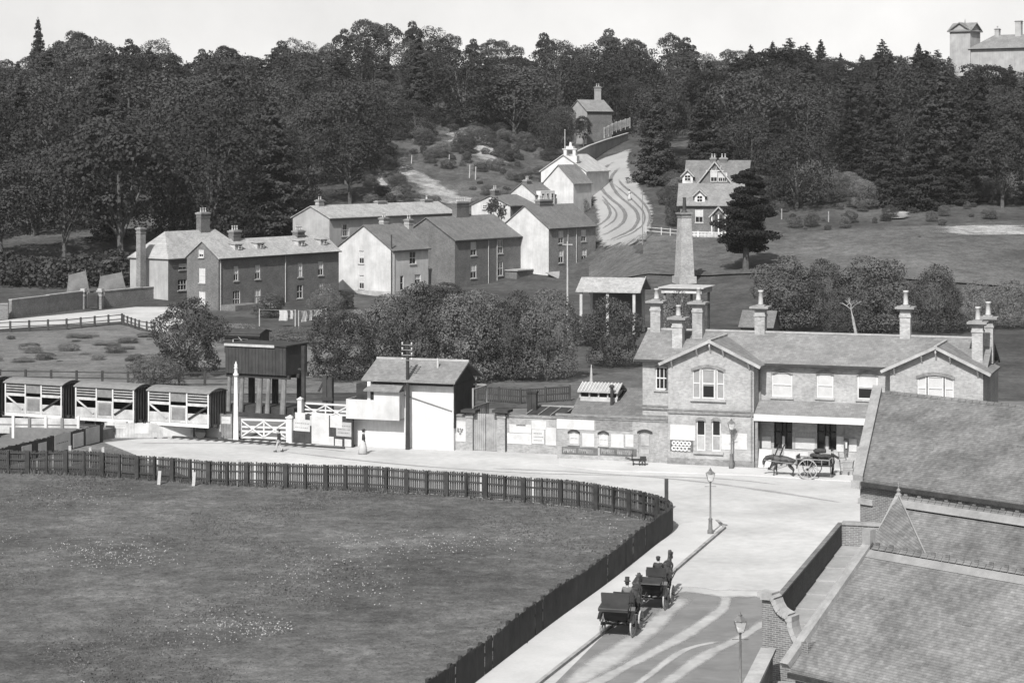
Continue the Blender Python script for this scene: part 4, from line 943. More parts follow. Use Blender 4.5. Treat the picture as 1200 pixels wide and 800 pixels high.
m=MB(); r=[(tw-.6,-.3,e2),(x1+.5,-.3,e2),(x1+.5,10.6,e2),(tw-.6,10.6,e2),(tw+4.2,5.2,r2),(x1-3,5.2,r2)]; m.poly([r[0],r[1],r[5],r[4]]); m.poly([r[1],r[2],r[5]]); m.poly([r[2],r[3],r[4],r[5]]); m.poly([r[3],r[0],r[4]]); m.poly(r[3::-1]); m.build('roof',M['slate_x'],t)
chimney(t,f.x(1169,5),5,r2-1,zz(34,tw+5,5),1.1,1.1,pots=1,mt='palerender'); chimney(t,f.x(1194,5),5,r2-1,zz(25,tw+9,5),1.5,1.2,pots=0,mt='palerender')
# tapered works chimney
o=P(802,352); o.z=TZZ(o.x,o.y)-.2; s=F/o.y; h=H-(251-HY)/s-o.z
t=thing('works_chimney','tall tapered brick works chimney with a slim cap, before the gabled villa','chimney',o,R(20))
m=MB(); a,b=1.12,.72; m.hexa([(-a,-a,0),(a,-a,0),(a,a,0),(-a,a,0),(-b,-b,h),(b,-b,h),(b,b,h),(-b,b,h)]); m.box(-1.3,1.3,-1.3,1.3,-1,1.2); m.build('shaft',M['brick_stack'],t)
m=MB(); m.box(-.95,.95,-.95,.95,h,h+.25); m.box(-.8,.8,-.8,.8,h-.5,h-.3); m.build('cap',M['brick_wall'],t); m=MB(); m.lathe([(.5,0),(.3,.3),(.22,2.0),(.3,2.1)],(0,0,h+.25),10); m.build('flue',M['iron'],t)
# open sided shed with gable and flat topped canopy beside it
o=P(680,392); f=FR(o,104); L=f.x(744); e=f.z(341,L/2); D=6; r_=f.z(325,L/2,D/2)
t=thing('open_shed','open sided pale slate roofed shed overgrown with ivy, left of the works chimney','shed',o,f.rz)
for x in (.1,L*.5,L-.1):
    for y in (.1,D-.1): m=MB(); m.box(x-.16,x+.16,y-.16,y+.16,-.3,e); m.build('post',M['offwhite'],t)
m=MB(); gableroof_x(m,-.5,L+.7,0,D,e+.1,r_,.14,0,.3); m.build('roof',M['slatelt_x'],t)
m=MB(); m.poly([(L,0,e),(L,D,e),(L,D/2,r_-.1)]); m.beam((L+.72,-.3,e),(L+.72,D/2,r_+.05),.06,.25,1); m.beam((L+.72,D+.3,e),(L+.72,D/2,r_+.05),.06,.25,1); m.build('gable',[M['brick_dark'],M['offwhite']],t)
m=MB(); m.box(.3,L-.3,D-.3,D-.15,-.2,e); m.build('back_wall',M['brick_dark'],t)
o=P(775,398); f=FR(o,109); L=f.x(822); e1=f.z(346,0); e2=f.z(337.5,0)
t=thing('flat_canopy','flat topped canopy with pale fascia boards behind the station chimneys','shed',o,f.rz)
m=MB(); m.box(0,L,0,.15,e1+.25,e2,0); m.box(0,.15,.15,5,e1+.25,e2,0); m.box(L-.15,L,.15,5,e1+.25,e2,0); m.box(.15,L-.15,.15,5,e2-.2,e2-.1,0); m.box(.4,L-.4,-.1,-.003,e1+.3,e2-.35,1); m.build('fascia',[M['offwhite'],M['white']],t)
m=MB(); m.box(-.3,L+.3,-.3,5.3,e2,e2+.12); m.build('roof',M['offwhite'],t)
for x in (.3,L/2,L-.3):
    for y in (.4,4.6): m=MB(); m.box(x-.12,x+.12,y-.12,y+.12,-.2,e1+.25); m.build('post',M['timber'],t)
# pale roof and dark roof glimpsed behind
t,_=house('outhouse','small dark roofed outhouse just showing over the station ridge',P(868,398),109,3.6,3.6,1.6,1.5,'brick_dark','brick_dark','slatedk_x',cat='shed')
# slim pale pole with insulators beside the gabled house
p=P(665,392); o=thing('telegraph_pole','slim pale telegraph pole in front of the tall gabled house','pole',p); s=F/p.y; m=MB(); m.tube((0,0,-.3),(0,0,(392-283)/s),.13,.08,7); m.build('pole',M['offwhite'],o); m=MB(); m.box(-.6,.6,-.05,.05,(392-287)/s,(392-286)/s); m.build('crossarm',M['offwhite'],o)
# thin pole by the hill road
p=G(753,287); o=thing('road_pole','thin dark pole at the lower edge of the hill road','pole',p); m=MB(); m.tube((0,0,-.3),(0,0,65/F*p.y),.09,.06,6); m.build('pole',M['timber'],o); m=MB(); m.box(-.3,.3,-.04,.04,60/F*p.y,61/F*p.y); m.build('crossarm',M['timber'],o)
# brick garden walls, gate piers of the upper road
def bwall(label,a,b,h0,h1,steps,mt='brick_wall',name='brick_wall'):
    o=thing(name,label,'wall',a); d=b-a; L=d.length; u=d.normalized(); n=Vector((-u.y,u.x,0)); m=MB(); c=MB()
    hs=[h0]+[h0+(h1-h0)*k for k in steps]+[h1]
    k=len(steps)+1
    for i in range(k):
        p=u*(L*i/k);q=u*(L*(i+1)/k); h=h0+(h1-h0)*(i/(k-1) if k>1 else 0)
        for mm,z0,z1,t in ((m,-.4,h,.2),(c,h,h+.12,.26)): mm.hexa([p-n*t+Vector((0,0,z0)),q-n*t+Vector((0,0,z0)),q+n*t+Vector((0,0,z0)),p+n*t+Vector((0,0,z0)),p-n*t+Vector((0,0,z1)),q-n*t+Vector((0,0,z1)),q+n*t+Vector((0,0,z1)),p+n*t+Vector((0,0,z1))])
    m.build('wall_face',M[mt],o); c.build('coping',M['stone'],o); return o
bwall('long brick garden wall left of the gateway, along the upper road',P(12,373),P(97,362),2.3,2.35,[.5],'brick_wall')
bwall('brick garden wall between gateway and hipped house',P(121,361),P(208,352),2.25,2.2,[.5])
bwall('pale low wall end at the far left of the upper road',P(-60,376),P(9,374),1.9,1.9,[])
for px,lb in ((98,'left'),(118,'right')):
    p=P(px,362); o=thing('gate_pier','%s stone capped brick pier of the garden gateway'%lb,'gate pier',p,R(-20)); m=MB(); m.box(-.3,.3,-.3,.3,-.3,2.3); m.build('shaft',M['brick_wall'],o); m=MB(); m.box(-.42,.42,-.42,.42,2.3,2.5); m.box(-.32,.32,-.32,.32,2.5,2.75); m.box(-.36,.36,-.36,.36,1.75,1.9); m.build('cap',M['stone'],o)
p=P(101,362); o=thing('garden_gate','dark closed plank gate between the two garden piers','gate',p,R(-20)); m=MB(); m.box(.25,1.75,-.05,.05,.1,2.2); m.build('gate_leaf',M['dark'],o); m=MB()
for z in (.5,1.8): m.box(.22,1.78,-.09,-.053,z,z+.14)
m.build('ledge',M['tar'],o)
# fruit nets behind the wall
for px,w,h,lb in ((92,3.6,4.2,'left, narrower'),(132,4.6,4.0,'right, broader')):
    p=P(px,352); o=thing('fruit_net','pale netting tent behind the brick garden wall, the %s one'%lb,'garden net',p,R(10)); m=MB(); z=h
    m.poly([(-w/2,-1,0),(w/2,-1,0),(w/2*.55,0,z),(-w/2*.75,0,z*.86)]); m.poly([(w/2,-1,0),(w/2*.8,1,0),(w/2*.55,0,z)]); m.poly([(-w/2,-1,0),(-w/2*.75,0,z*.86),(-w/2,1,0)]); m.poly([(-w/2,1,0),(-w/2*.75,0,z*.86),(w/2*.55,0,z),(w/2*.8,1,0)]); m.build('netting',M['net'],o)
    m=MB(); m.tube((w/2*.55,0,0),(w/2*.55,0,z+.15),.06,.05,5); m.tube((-w/2*.75,0,0),(-w/2*.75,0,z*.9),.06,.05,5); m.build('stake',M['timber'],o)
for px,py in ((22,335),(34,339)):
    p=P(px,py+4); tag(MB().lathe([(.05,0),(.38,.1),(.42,.55),(.3,.95),(.12,1.1)],(0,0,0),10).build('beehive',M['white'],None,True,p),'small white straw hive standing on the dark lawn, '+('left of the two' if px==22 else 'right of the two'),'beehive')
railfence('post_rail_fence','dark post and rail fence along the outer edge of the upper road',[P(-60,392),P(12,389.5),P(78,386.5),P(143,380)],1.25,2.35,'tar',3,.11)
railfence('post_rail_fence','dark post and rail fence slanting down beside the verge track',[P(145,380.5),P(163,387),P(181,390)],1.15,2.0,'tar',3,.1)
# hut, washing
o=P(264,412); f=FR(o,104); L=f.x(290); t,_=house('garden_hut','small dark wooden hut just above the water tank top',P(263,414),104,3.9,3.0,2.15,.25,'dark','tar','dark_x',[((.9,2.6,.7,1.6),'sash',.1,False,2)],[],cat='hut',drop=.4)
m=MB(); m.beam((1.6,-.25,1.9),(2.9,-.25,.5),.12,.05); m.build('prop',M['offwhite'],t)
def wash(label,a,b,items):
    o=thing('washing_line',label,'washing line',a,0); b=b-a; m=MB()
    for p in (Vector((0,0,0)),b): m.tube(p+Vector((0,0,-.2)),p+Vector((0,0,2.1)),.07,.06,6)
    m.build('prop',M['offwhite'],o); m=MB(); m.tube(Vector((0,0,2.0)),b+Vector((0,0,2.0)),.015,.015,4); m.build('line',M['offwhite'],o)
    for k,(t0,t1,h) in enumerate(items):
        m=MB(); rows=[]
        for j in range(5):
            rows.append([tuple(b*(t0+(t1-t0)*i/6)+Vector((.06*math.sin(i*2+j),-.1*math.sin(i*1.7)*j/4,1.98-h*j/4))) for i in range(7)])
        m.grid(rows); m.build('sheet',M['cloth_lt'],o)
wash('washing line hung with a large white sheet before the brick terrace',P(304,382),P(346,383),[(.55,.78,1.25),(.86,.93,1.0)])
wash('washing line of small white clothes right of the large sheet',P(350,384),P(382,381),[(.1,.3,1.3),(.4,.48,1.2),(.55,.85,.8)])
# white stakes and posts on the chalk slope
for i,(px,py,h) in enumerate(((482,193,1.8),(526,194,2.0),(550,210,2.6),(557,212,2.6))):
    p=G(px,py); tag(MB().tube((0,0,-.3),(.1,0,h),.11,.08,6).build('slope_post',M['offwhite'],None,False,p),['short pale post leftmost on the chalk slope','pale post above the long chalk scar','left post of the close pair on the chalk slope','right post of the close pair on the chalk slope'][i],'post')
for i,(px,py) in enumerate(((916,257),(971,260))):
    p=G(px,py); tag(MB().tube((0,0,-.3),(0,0,1.7),.13,.1,6).build('field_post',M['greyboard'],None,False,p),['pale post at the field edge right of the cedar','pale post at the field edge below the pale scar'][i],'post')
# fence between meadow and station yard
railfence('paling_fence','dark paling fence across the meadow behind the outbuilding roof',[P(560,470),P(610,474),P(668,470)],1.3,2.4,'tar',2,.08,True)
railfence('post_rail_fence','dark post and rail fence behind the cattle wagons',[P(-60,449),P(30,450),P(150,452),P(270,452)],1.25,2.5,'tar',3,.1)
# ------------------------------------------------------------------ station
ST=FR(P(783,545),109); f=ST
st=thing('station_building','two storey pale brick railway station with slate roof, twin gables and canopy','station',ST.o,ST.rz)
X3=(1,0,0); Y3=(0,1,0); O=(0,0,0)
WL=6.0; RX=f.x(1043); RW=6.1; DP=1.6; MB_=8.4; EV=7.15
m=MB()
up=f.fr(811.5,848.5,431,467); l1=f.fr(816,826.5,492,528); l2=f.fr(834,844.5,492.5,528.5)
wallpanel(m,O,X3,Y3,WL,-.3,EV,[up,l1,l2]); m.poly([(0,0,EV),(WL,0,EV),(WL/2,0,EV+WL/2*.46)])
archhead(m,O,X3,Y3,up[0],up[1],up[3],.28); archhead(m,O,X3,Y3,l1[0],l1[1],l1[3],.16); archhead(m,O,X3,Y3,l2[0],l2[1],l2[3],.16)
m.poly([(0,0,-.3),(0,DP,-.3),(0,DP,EV),(0,0,EV)]); m.poly([(WL,0,-.3),(WL,DP,-.3),(WL,DP,EV),(WL,0,EV)])
# right wing
ru=f.fr(1075,1117.5,440,469)
wallpanel(m,(RX,0,0),X3,Y3,RW,-.3,EV,[(ru[0]-RX,ru[1]-RX,ru[2],ru[3])]); m.poly([(RX,0,EV),(RX+RW,0,EV),(RX+RW/2,0,EV+RW/2*.46)]); archhead(m,O,X3,Y3,ru[0],ru[1],ru[3],.25)
m.poly([(RX,0,-.3),(RX,DP,-.3),(RX,DP,EV),(RX,0,EV)]); m.poly([(RX+RW,0,-.3),(RX+RW,MB_,-.3),(RX+RW,MB_,EV),(RX+RW,0,EV)])
# main front and left bay
x0=f.x(753,DP); lw=f.fr(768,782.5,429.5,456.5,DP); XL=x0
mu=[f.fr(904.5,928.5,435.5,465,DP),f.fr(957,976.5,436.5,466,DP),f.fr(1004.5,1028.5,437.5,468,DP)]
dr=[f.fr(907,928.5,492,526.5,DP),f.fr(957.5,980,492,526.5,DP)]
ops=[(a-XL,b-XL,c,d) for a,b,c,d in [lw]+mu+dr]
wallpanel(m,(XL,DP,0),X3,Y3,RX+RW-XL,-.3,EV,ops)
for q in [lw]+mu: archhead(m,(0,DP,0),X3,Y3,q[0],q[1],q[3],.2)
m.poly([(XL,DP,-.3),(XL,MB_,-.3),(XL,MB_,EV),(XL,(DP+MB_)/2,EV+1.6),(XL,DP,EV)]); m.poly([(XL,MB_,-.3),(RX+RW,MB_,-.3),(RX+RW,MB_,EV),(XL,MB_,EV)])
m.build('wall',M['brick_pale'],st)
def archs(par,y,q,e,rise,t,mt='brick_wall'):
    m=MB(); ringarch(m,(0,y,0),X3,Y3,q[0]-e,q[1]+e,q[3],rise,t); m.build('window_arch',M[mt],par)
archs(st,0,up,.1,.3,.22); archs(st,0,l1,.05,.17,.2); archs(st,0,l2,.05,.17,.2); archs(st,0,ru,.1,.27,.22)
for q in [lw]+mu: archs(st,DP,q,.05,.22,.2)
z1,z0=f.z(481,2),f.z(485,2)
for x0,x1,y in ((-.04,WL+.04,0),(RX-.04,RX+RW+.04,0),(XL,-.05,DP)):
    m=MB(); m.extr([(x0,y-.003,z0),(x0,y-.09,z0),(x0,y-.09,z1),(x0,y-.13,z1),(x0,y-.13,z1+.09),(x0,y-.003,z1+.09)],(x1-x0,0,0)); m.build('string_course',M['brick_wall'],st)
m=MB(); m.box(-.05,WL+.05,-.07,-.003,-.1,.55); m.build('plinth',M['brick_wall'],st)
# windows
a,b,c,d=up; w=b-a
for i,(q0,q1) in enumerate(((a,a+w*.24),(a+w*.29,a+w*.71),(a+w*.76,b))): window(st,O,X3,Y3,(q0,q1,c,d-.06),'half' if i==1 else 'blind',.12,False,1,bm='greyblind')
m=MB(); 
for q in (.24,.71): m.box(a+w*q,a+w*(q+.05),.0,.14,c,d-.05)
m.box(a-.15,b+.15,-.16,.1,c-.18,c-.003); m.build('sill',M['stone'],st)
window(st,O,X3,Y3,l1,'sash',.12,False,1); window(st,O,X3,Y3,l2,'sash',.12,False,1)
for q,mt in ((l1,'paper2'),(l2,'greyboard')): mm=MB(); mm.box(q[0]+.06,q[1]-.06,.085,.11,q[2]+.05,q[2]+(q[3]-q[2])*.48); mm.build('lower_blind',M[mt],st)
m=MB(); m.box(l1[0]-.2,l2[1]+.2,-.14,-.003,l1[2]-.2,l1[2]-.04); m.build('sill',M['stone'],st)
window(st,(0,DP,0),X3,Y3,lw,'sash',.12,True,3)
for i,q in enumerate(mu): window(st,(0,DP,0),X3,Y3,(q[0],q[1],q[2],q[3]-.05),'blind' if i<2 else 'half',.12,True,1)
window(st,O,X3,Y3,(ru[0],ru[0]+(ru[1]-ru[0])*.25,ru[2],ru[3]-.05),'blind',.12,False,1); window(st,O,X3,Y3,(ru[0]+(ru[1]-ru[0])*.28,ru[0]+(ru[1]-ru[0])*.72,ru[2],ru[3]-.05),'blind',.12,True,1); window(st,O,X3,Y3,(ru[0]+(ru[1]-ru[0])*.75,ru[1],ru[2],ru[3]-.05),'blind',.12,False,1)
for q in dr:
    m=MB(); a,b,c,d=q; m.box(a,b,.3+DP,.36+DP,c,d,0); m.build('doorway',M['glass'],st); m=MB(); m.box(a+.45,a+.53,DP+.1,DP+.2,c,d); m.box(b-.53,b-.45,DP+.1,DP+.2,c,d); m.box(a,b,DP+.1,DP+.2,c+.9*(d-c)*.62,c+.9*(d-c)*.66); m.build('door_frame',M['dark'],st)
    m=MB(); m.box(a+.55,b-.55,DP+.12,DP+.16,c,c+.9); m.build('notice',M['paper' if q is dr[0] else 'paper2'],st)
# roofs
m=MB(); RZ=EV+1.75; ym=(DP+MB_)/2; gableroof_x(m,XL-.55,RX+RW+.1,DP,MB_,EV+.12,RZ,.14,0,.42); m.build('roof',M['slate_x'],st)
m=MB(); ridge_x(m,XL-.55,RX+RW+.1,ym,RZ+.03); m.build('ridge_tile',M['stone'],st)
def wingroof(xa,xb):
    xm=(xa+xb)/2; s=.46; zr=EV+.14+(xm-xa)*s; o=.55; m=MB()
    m.extr([(xa-o,-.45,EV+.14-o*s),(xm,-.45,zr),(xb+o,-.45,EV+.14-o*s),(xb+o,-.45,EV-.0-o*s),(xm,-.45,zr-.14),(xa-o,-.45,EV-.0-o*s)],(0,ym+.3,0)); r=m.build('wing_roof',M['slate_y'],st)
    b=MB(); 
    for sx,x1 in ((-1,xa-o),(1,xb+o)): b.beam((x1,-.47,EV+.06-o*s),(xm,-.47,zr-.04),.06,.2)
    b.build('bargeboard',M['stone'],st); q=MB()
    for k in (.12,.37,.63,.88):
        x=xa-o+(xb-xa+2*o)*k; z=EV+.1+((xm-xa)-abs(x-xm))*s; q.box(x-.05,x+.05,-.42,-.003,z-.22,z-.1); q.beam((x,-.38,z-.2),(x,-.02,z-.62),.1,.08)
    x=xm; q.box(x-.05,x+.05,-.42,-.003,zr-.42,zr-.2); q.beam((x,-.38,zr-.4),(x,-.02,zr-.85),.1,.08)
    q.build('eaves_bracket',M['offwhite'],st)
    w=MB(); w.beam((xm,-.45,zr+.03),(xm,ym-.1,zr+.03),.2,.1); w.build('ridge_tile',M['stone'],st)
wingroof(0,WL); wingroof(RX,RX+RW)
m=MB(); m.box(WL+.01,RX-.01,DP-.5,DP-.38,EV-.2,EV-.05); m.box(XL-.5,-.6,DP-.5,DP-.38,EV-.2,EV-.05); m.build('gutter',M['iron'],st)
m=MB(); m.tube((WL+.12,DP-.1,0),(WL+.12,DP-.1,EV-.2),.06,.06,6); m.tube((WL-.14,-.1,.5),(WL-.14,-.1,EV-.5),.05,.05,6); m.build('downpipe',M['brick_wall'],st)
for px,y,pt,zt in ((769.5,ym,339,351.5),(795,ym-1.9,358.5,371),(818.5,ym-.7,338,353),(891.5,ym,341,358),(1061.5,ym,341.5,358.5),(1146,DP+.9,360.5,376),(1158,ym-.6,354.5,370.5)):
    x=f.x(px,y); z1=f.z(zt,x,y); chimney(st,x,y,RZ-1.6,z1,.72,.72,pots=1,poth=f.z(pt,x,y)-z1,proj=.3)
# canopy
zf=f.z(488,11,0); zb=f.z(471,11,DP); m=MB(); a,b=WL+.03,RX-.03
m.hexa([(a,-.05,zf-.1),(b,-.05,zf-.1),(b,DP-.003,zb-.1),(a,DP-.003,zb-.1),(a,-.05,zf),(b,-.05,zf),(b,DP-.003,zb),(a,DP-.003,zb)]); cn=m.build('canopy',M['slate_x'],st)
m=MB(); z2=f.z(496,11,0); m.box(a,b,-.11,-.055,z2,zf-.02); m.build('fascia',M['white'],cn)
for x in (a+.15,b-.15): m=MB(); m.box(x-.09,x+.09,.02,.2,0,zf-.12); m.build('post',M['brick_wall'],cn)
# valance teeth and bills
def SP(r,mt='paper',ink=None,y=0,seed=1): poster(st,(0,y,0),X3,Y3,r,mt,ink,seed=seed)
SP(f.fr(785.5,814.5,497.5,515.5)); SP(f.fr(845.5,857.5,508.5,526.5)); SP(f.fr(861,875.5,507.5,526.5))
r=f.fr(785.5,812.5,515.8,528.5); poster(st,O,X3,Y3,r,'ink',name='enamel_sign'); a,b,c,d=r
def rings(m,txtrow,zc,hh):            # fat rounded pale letters of the sign, as bars and hoops
    x=a+.14; w=(b-a-.3)/len(txtrow)
    for ch in txtrow:
        cx=x+w/2
        if ch=='O': m.ring((cx,-.04,zc),(0,1,0),hh*.62,hh*.34,14)
        elif ch=='C':
            for k in range(9):
                t0=R(50+k*29); t1=R(50+(k+1)*29); m.beam((cx+.5*hh*math.cos(t0),-.045,zc+.5*hh*math.sin(t0)),(cx+.5*hh*math.cos(t1),-.045,zc+.5*hh*math.sin(t1)),.02,hh*.3,0)
        elif ch=='A':
            for s_ in (-1,1): m.beam((cx+s_*hh*.48,-.045,zc-hh*.6),(cx,-.045,zc+hh*.6),.02,hh*.3,0)
            m.beam((cx-hh*.25,-.046,zc-hh*.15),(cx+hh*.25,-.046,zc-hh*.15),.02,hh*.2,0)
        else:
            m.box(cx-hh*.5,cx-hh*.2,-.055,-.035,zc-hh*.6,zc+hh*.6); m.ring((cx+.02,-.04,zc+hh*.22),(0,1,0),hh*.42,hh*.25,12)
        x+=w
m=MB(); rings(m,'OOOOC',c+(d-c)*.26,(d-c)*.38); rings(m,'OOOOO',c+(d-c)*.74,(d-c)*.34); m.build('sign_lettering',M['white'],st)
for px0,px1,a_,b_,mt in ((884,892,509,525,'paper2'),(892.5,903.5,511,525,'paper'),(932,955,513,526,'paper'),(928.5,931.5,511,526,'stone'),(955.3,957.2,511,526,'stone'),(980.5,989,511,529,'paper'),(995,1004,514,529,'paper'),(981,989,497,509,'greyboard'),(919,947,528.5,540,'paper'),(905,911,530,544,'paper2'),(948,975,529,538,'paper2')): SP(f.fr(px0,px1,a_,b_,DP-.06),mt,None,DP-.06)
m=MB(); m.box(WL+.1,RX-.1,DP-.055,DP-.003,-.05,f.z(526.5,9,DP)); m.build('dado_boarding',M['stone'],st)
m=MB()
for i in range(14):
    for xa,xb in ((f.x(884,DP),f.x(905,DP)),(f.x(931,DP),f.x(956,DP))):
        x=xa+(xb-xa)*(i+.5)/14; m.box(x-.03,x+.03,DP-.05,DP-.003,f.z(511.5,9,DP),f.z(506.5,9,DP))
m.build('boarding_edge',M['paper2'],st)
poster(st,(0,DP-.1,0),X3,Y3,f.fr(989.5,994,514,531,DP-.1),'ink',name='machine',out=.25)
poster(st,(0,DP-.4,0),X3,Y3,f.fr(990.8,992.8,518,525,DP-.4),'paper')
# free standing boards by the station door
p=f; a_,b_,c_,d_=f.fr(886,904,525.5,546.5,.3); t=thing('bill_board','large white board leaning on the station front left of the horse cart','board',f.o+f.u*a_+f.v*.35,f.rz)
m=MB(); w=b_-a_; m.hexa([(0,-.25,.15),(w,-.25,.15),(w,-.2,.15),(0,-.2,.15),(.1,.15,1.35),(w-.02,.15,1.35),(w-.02,.2,1.35),(.1,.2,1.35)]); m.build('board',M['paper'],t); m=MB(); m.box(.1,.2,-.2,.25,0,.16); m.box(w-.2,w-.1,-.2,.25,0,.16); m.build('foot',M['dark'],t)
t=thing('hand_truck','dark upright hand truck leaning beside the white board at the station','hand truck',f.o+f.u*(f.x(902,-.3))+f.v*-.3,f.rz)
m=MB()
for k in (0,.35): m.beam((k,-.15,.1),(k+.55,.5,1.75),.07,.07)
for s in (.2,.5,.8): m.beam((.55*s,-.15+.65*s,.1+1.65*s),(.35+.55*s,-.15+.65*s,.1+1.65*s),.05,.05)
m.build('frame',M['dark'],t)
for k in (-.06,.42): m=MB(); m.ring((k,-.1,.14),(1,0,0),.14,.05,10); m.build('wheel',M['iron'],t)
m=MB(); m.box(-.05,.4,-.42,-.14,.08,.14); m.build('toe_plate',M['iron'],t)
# gas lamps ---------------------------------------------------------------
m_,nt,b=nodes('lamp_glass'); b.inputs['Base Color'].default_value=(.7,.7,.7,1); b.inputs['Roughness'].default_value=.2; b.inputs['Alpha'].default_value=.45; M['lampglass']=m_; M['lamppost']=plain('lamp_post_paint',.16,.25,3,.6,10,.1)
def lamp(label,p,h):
    t=thing('street_lamp',label,'street lamp',p); m=MB(); m.lathe([(.17,-.1),(.17,.35),(.12,.4),(.1,.9),(.13,.95),(.055,1.05),(.042,h-.75),(.075,h-.7),(.04,h-.66)],(0,0,0),10); m.beam((-.32,0,h-.95),(.32,0,h-.95),.03,.03); m.build('post',M['lamppost'],t,True)
    z=h-.66; m=MB(); a,b=.12,.23; zt=z+.42
    c0=[(-a,-a,z),(a,-a,z),(a,a,z),(-a,a,z)]; c1=[(-b,-b,zt),(b,-b,zt),(b,b,zt),(-b,b,zt)]
    for i in range(4): m.beam(c0[i],c1[i],.018,.018); m.beam(c1[i],c1[(i+1)%4],.022,.022); m.beam(c0[i],c0[(i+1)%4],.02,.02)
    l=m.build('lantern',M['lamppost'],t); g=MB()
    for i in range(4): j=(i+1)%4; g.poly([c0[i],c0[j],c1[j],c1[i]])
    g.build('glass',M['lampglass'],l); q=MB(); q.lathe([(.3,0),(.17,.1),(.08,.17),(.08,.23),(.03,.26),(.02,.33)],(0,0,zt+.02),4); q.build('cap',M['lamppost'],l)
lamp('slim street lamp standing alone at the pavement corner in the forecourt',P(832.5,628),3.75)
lamp('street lamp beside the watered road next to the near scrolled parapet',P(867.5,833),3.75)
q=f.o+f.u*f.x(857,-.75)+f.v*-.75; lamp('street lamp standing against the station front between white bills',Vector((q.x,q.y,.1)),3.3)
# outbuilding range left of the station -----------------------------------
xa=f.x(653,.15); ob=thing('station_outbuilding','low brick outbuilding with two arched windows and a plank door, left of the station','outbuilding',f.o+f.v*.15,f.rz)
f2=FR(f.o+f.v*.15,109); zt=f2.z(490,-3); m=MB(); w1=f2.fr(667,678,505.5,519.5); w2=f2.fr(702,712,507,521); dd=f2.fr(748.5,763,505.5,531.5)
wallpanel(m,(xa,0,0),X3,Y3,-xa-.02,-.2,zt,[(q[0]-xa,q[1]-xa,q[2],q[3]) for q in (w1,w2,dd)])
for q in (w1,w2,dd): archhead(m,O,X3,Y3,q[0],q[1],q[3],.15)
m.poly([(xa,0,-.2),(xa,5.5,-.2),(xa,5.5,zt),(xa,0,zt)]); m.build('wall',M['brick_low'],ob)
for q in (w1,w2,dd): archs(ob,0,q,.1,.17,.16,'dark')
for q in (w1,w2): window(ob,O,X3,Y3,q,'blind',.1,True,2)
m=MB(); m.box(dd[0],dd[1],.08,.12,0,dd[3]); d_=m.build('door',M['greyboard'],ob); m=MB(); m.box(dd[0]+.15,dd[1]-.15,.05,.078,.2,1.0); m.box(dd[0]+.15,dd[1]-.15,.05,.078,1.25,2.0); m.build('door_panel',M['stone'],d_)
m=MB(); m.box(xa-.1,-.03,-.1,.25,zt,zt+.14); m.box(xa-.05,-.03,-.05,-.003,zt-.16,zt-.003); m.build('coping',M['brick_wall'],ob)
def OP(r,mt='paper',ink=None,nm='poster'): return poster(ob,O,X3,Y3,r,mt,ink,nm,seed=int(abs(r[0])*10))
OP(f2.fr(652.5,696.5,491.5,503)); OP(f2.fr(682.5,696.5,507.5,523)); OP(f2.fr(716,731,508.5,524)); OP(f2.fr(733,742.5,509,523.5)); OP(f2.fr(698,741,493,504),'brick_wall')
for r in (f2.fr(658.5,700.5,523.8,532.3),f2.fr(703,746,525,533.8)):
    b=OP(r,'ink',None,'sign_board'); a,bb,c,d=r; q=random.Random(int(a*7)+90); m=MB(); x=a+.12; wi=0
    for n_ in (7,8):                    # two words of pale capitals, too small to read in the photograph
        for k in range(n_):
            w=(bb-a)*.047; z0,z1=c+(d-c)*.2,c+(d-c)*(.8 if k else .88)
            m.box(x,x+w*.25,-.045,-.032,z0,z1); m.box(x+w*.55,x+w*.8,-.045,-.032,z0+(0 if q.random()<.6 else .12),z1); m.box(x+w*.25,x+w*.55,-.045,-.032,(z0+z1)/2+q.choice((-.12,0,.12))-.03,(z0+z1)/2+q.choice((0,.04))+.03); x+=w*1.1
        x+=(bb-a)*.07
    m.build('sign_lettering',M['greyboard'],b)
# roof of the range with its lantern
y0,y1=.9,6.2; z0=f2.z(489,-3,y0); z1=f2.z(455,-3,y1); xl=f2.x(668,y0)
m=MB(); m.hexa([(xl,y0,z0-.15),(-.1,y0,z0-.15),(-.1,y1,z1-.15),(f2.x(683,y1),y1,z1-.15),(xl,y0,z0),(-.1,y0,z0),(-.1,y1,z1),(f2.x(683,y1),y1,z1)]); m.poly([(f2.x(683,y1),y1,z1-.02),(-.1,y1,z1-.02),(-.1,y1+5,z0-1),(f2.x(683,y1),y1+5,z0-1)]); m.build('roof',M['slatedk_x'],ob)
m=MB(); m.box(xl,-1.9,y0-.18,y0-.02,z0-.4,z0-.02); m.build('gutter',M['dark'],ob)
xs0,xs1=f2.x(680,3.5),f2.x(723,3.5); yl=3.5; zl0=f2.z(466,xs0,yl); zl1=f2.z(457,xs0,yl)
m=MB(); m.box(xs0,xs1,yl,yl+1.8,zl0-.3,zl0+.02); 
for i in range(5): x=xs0+(xs1-xs0)*i/4; m.box(x-.05,x+.05,yl-.02,yl+.1,zl0+.02,zl1)
m.box(xs0,xs1,yl,yl+.08,zl0+.02,zl0+.1); ln=m.build('roof_lantern',M['offwhite'],ob)
m=MB(); m.box(xs0+.02,xs1-.02,yl+.1,yl+1.7,zl0,zl1); m.build('lantern_glazing',M['glass'],ln)
m=MB(); ztp=f2.z(447.5,xs0,yl+.95); m.extr([(xs0-.15,yl-.25,zl1-.05),(xs0-.15,yl+.95,ztp),(xs0-.15,yl+2.1,zl1-.05),(xs0-.15,yl+2.1,zl1-.12),(xs0-.15,yl+.95,ztp-.08),(xs0-.15,yl-.25,zl1-.12)],(xs1-xs0+.3,0,0)); m.build('lantern_roof',M['lead'],ln)
m=MB()
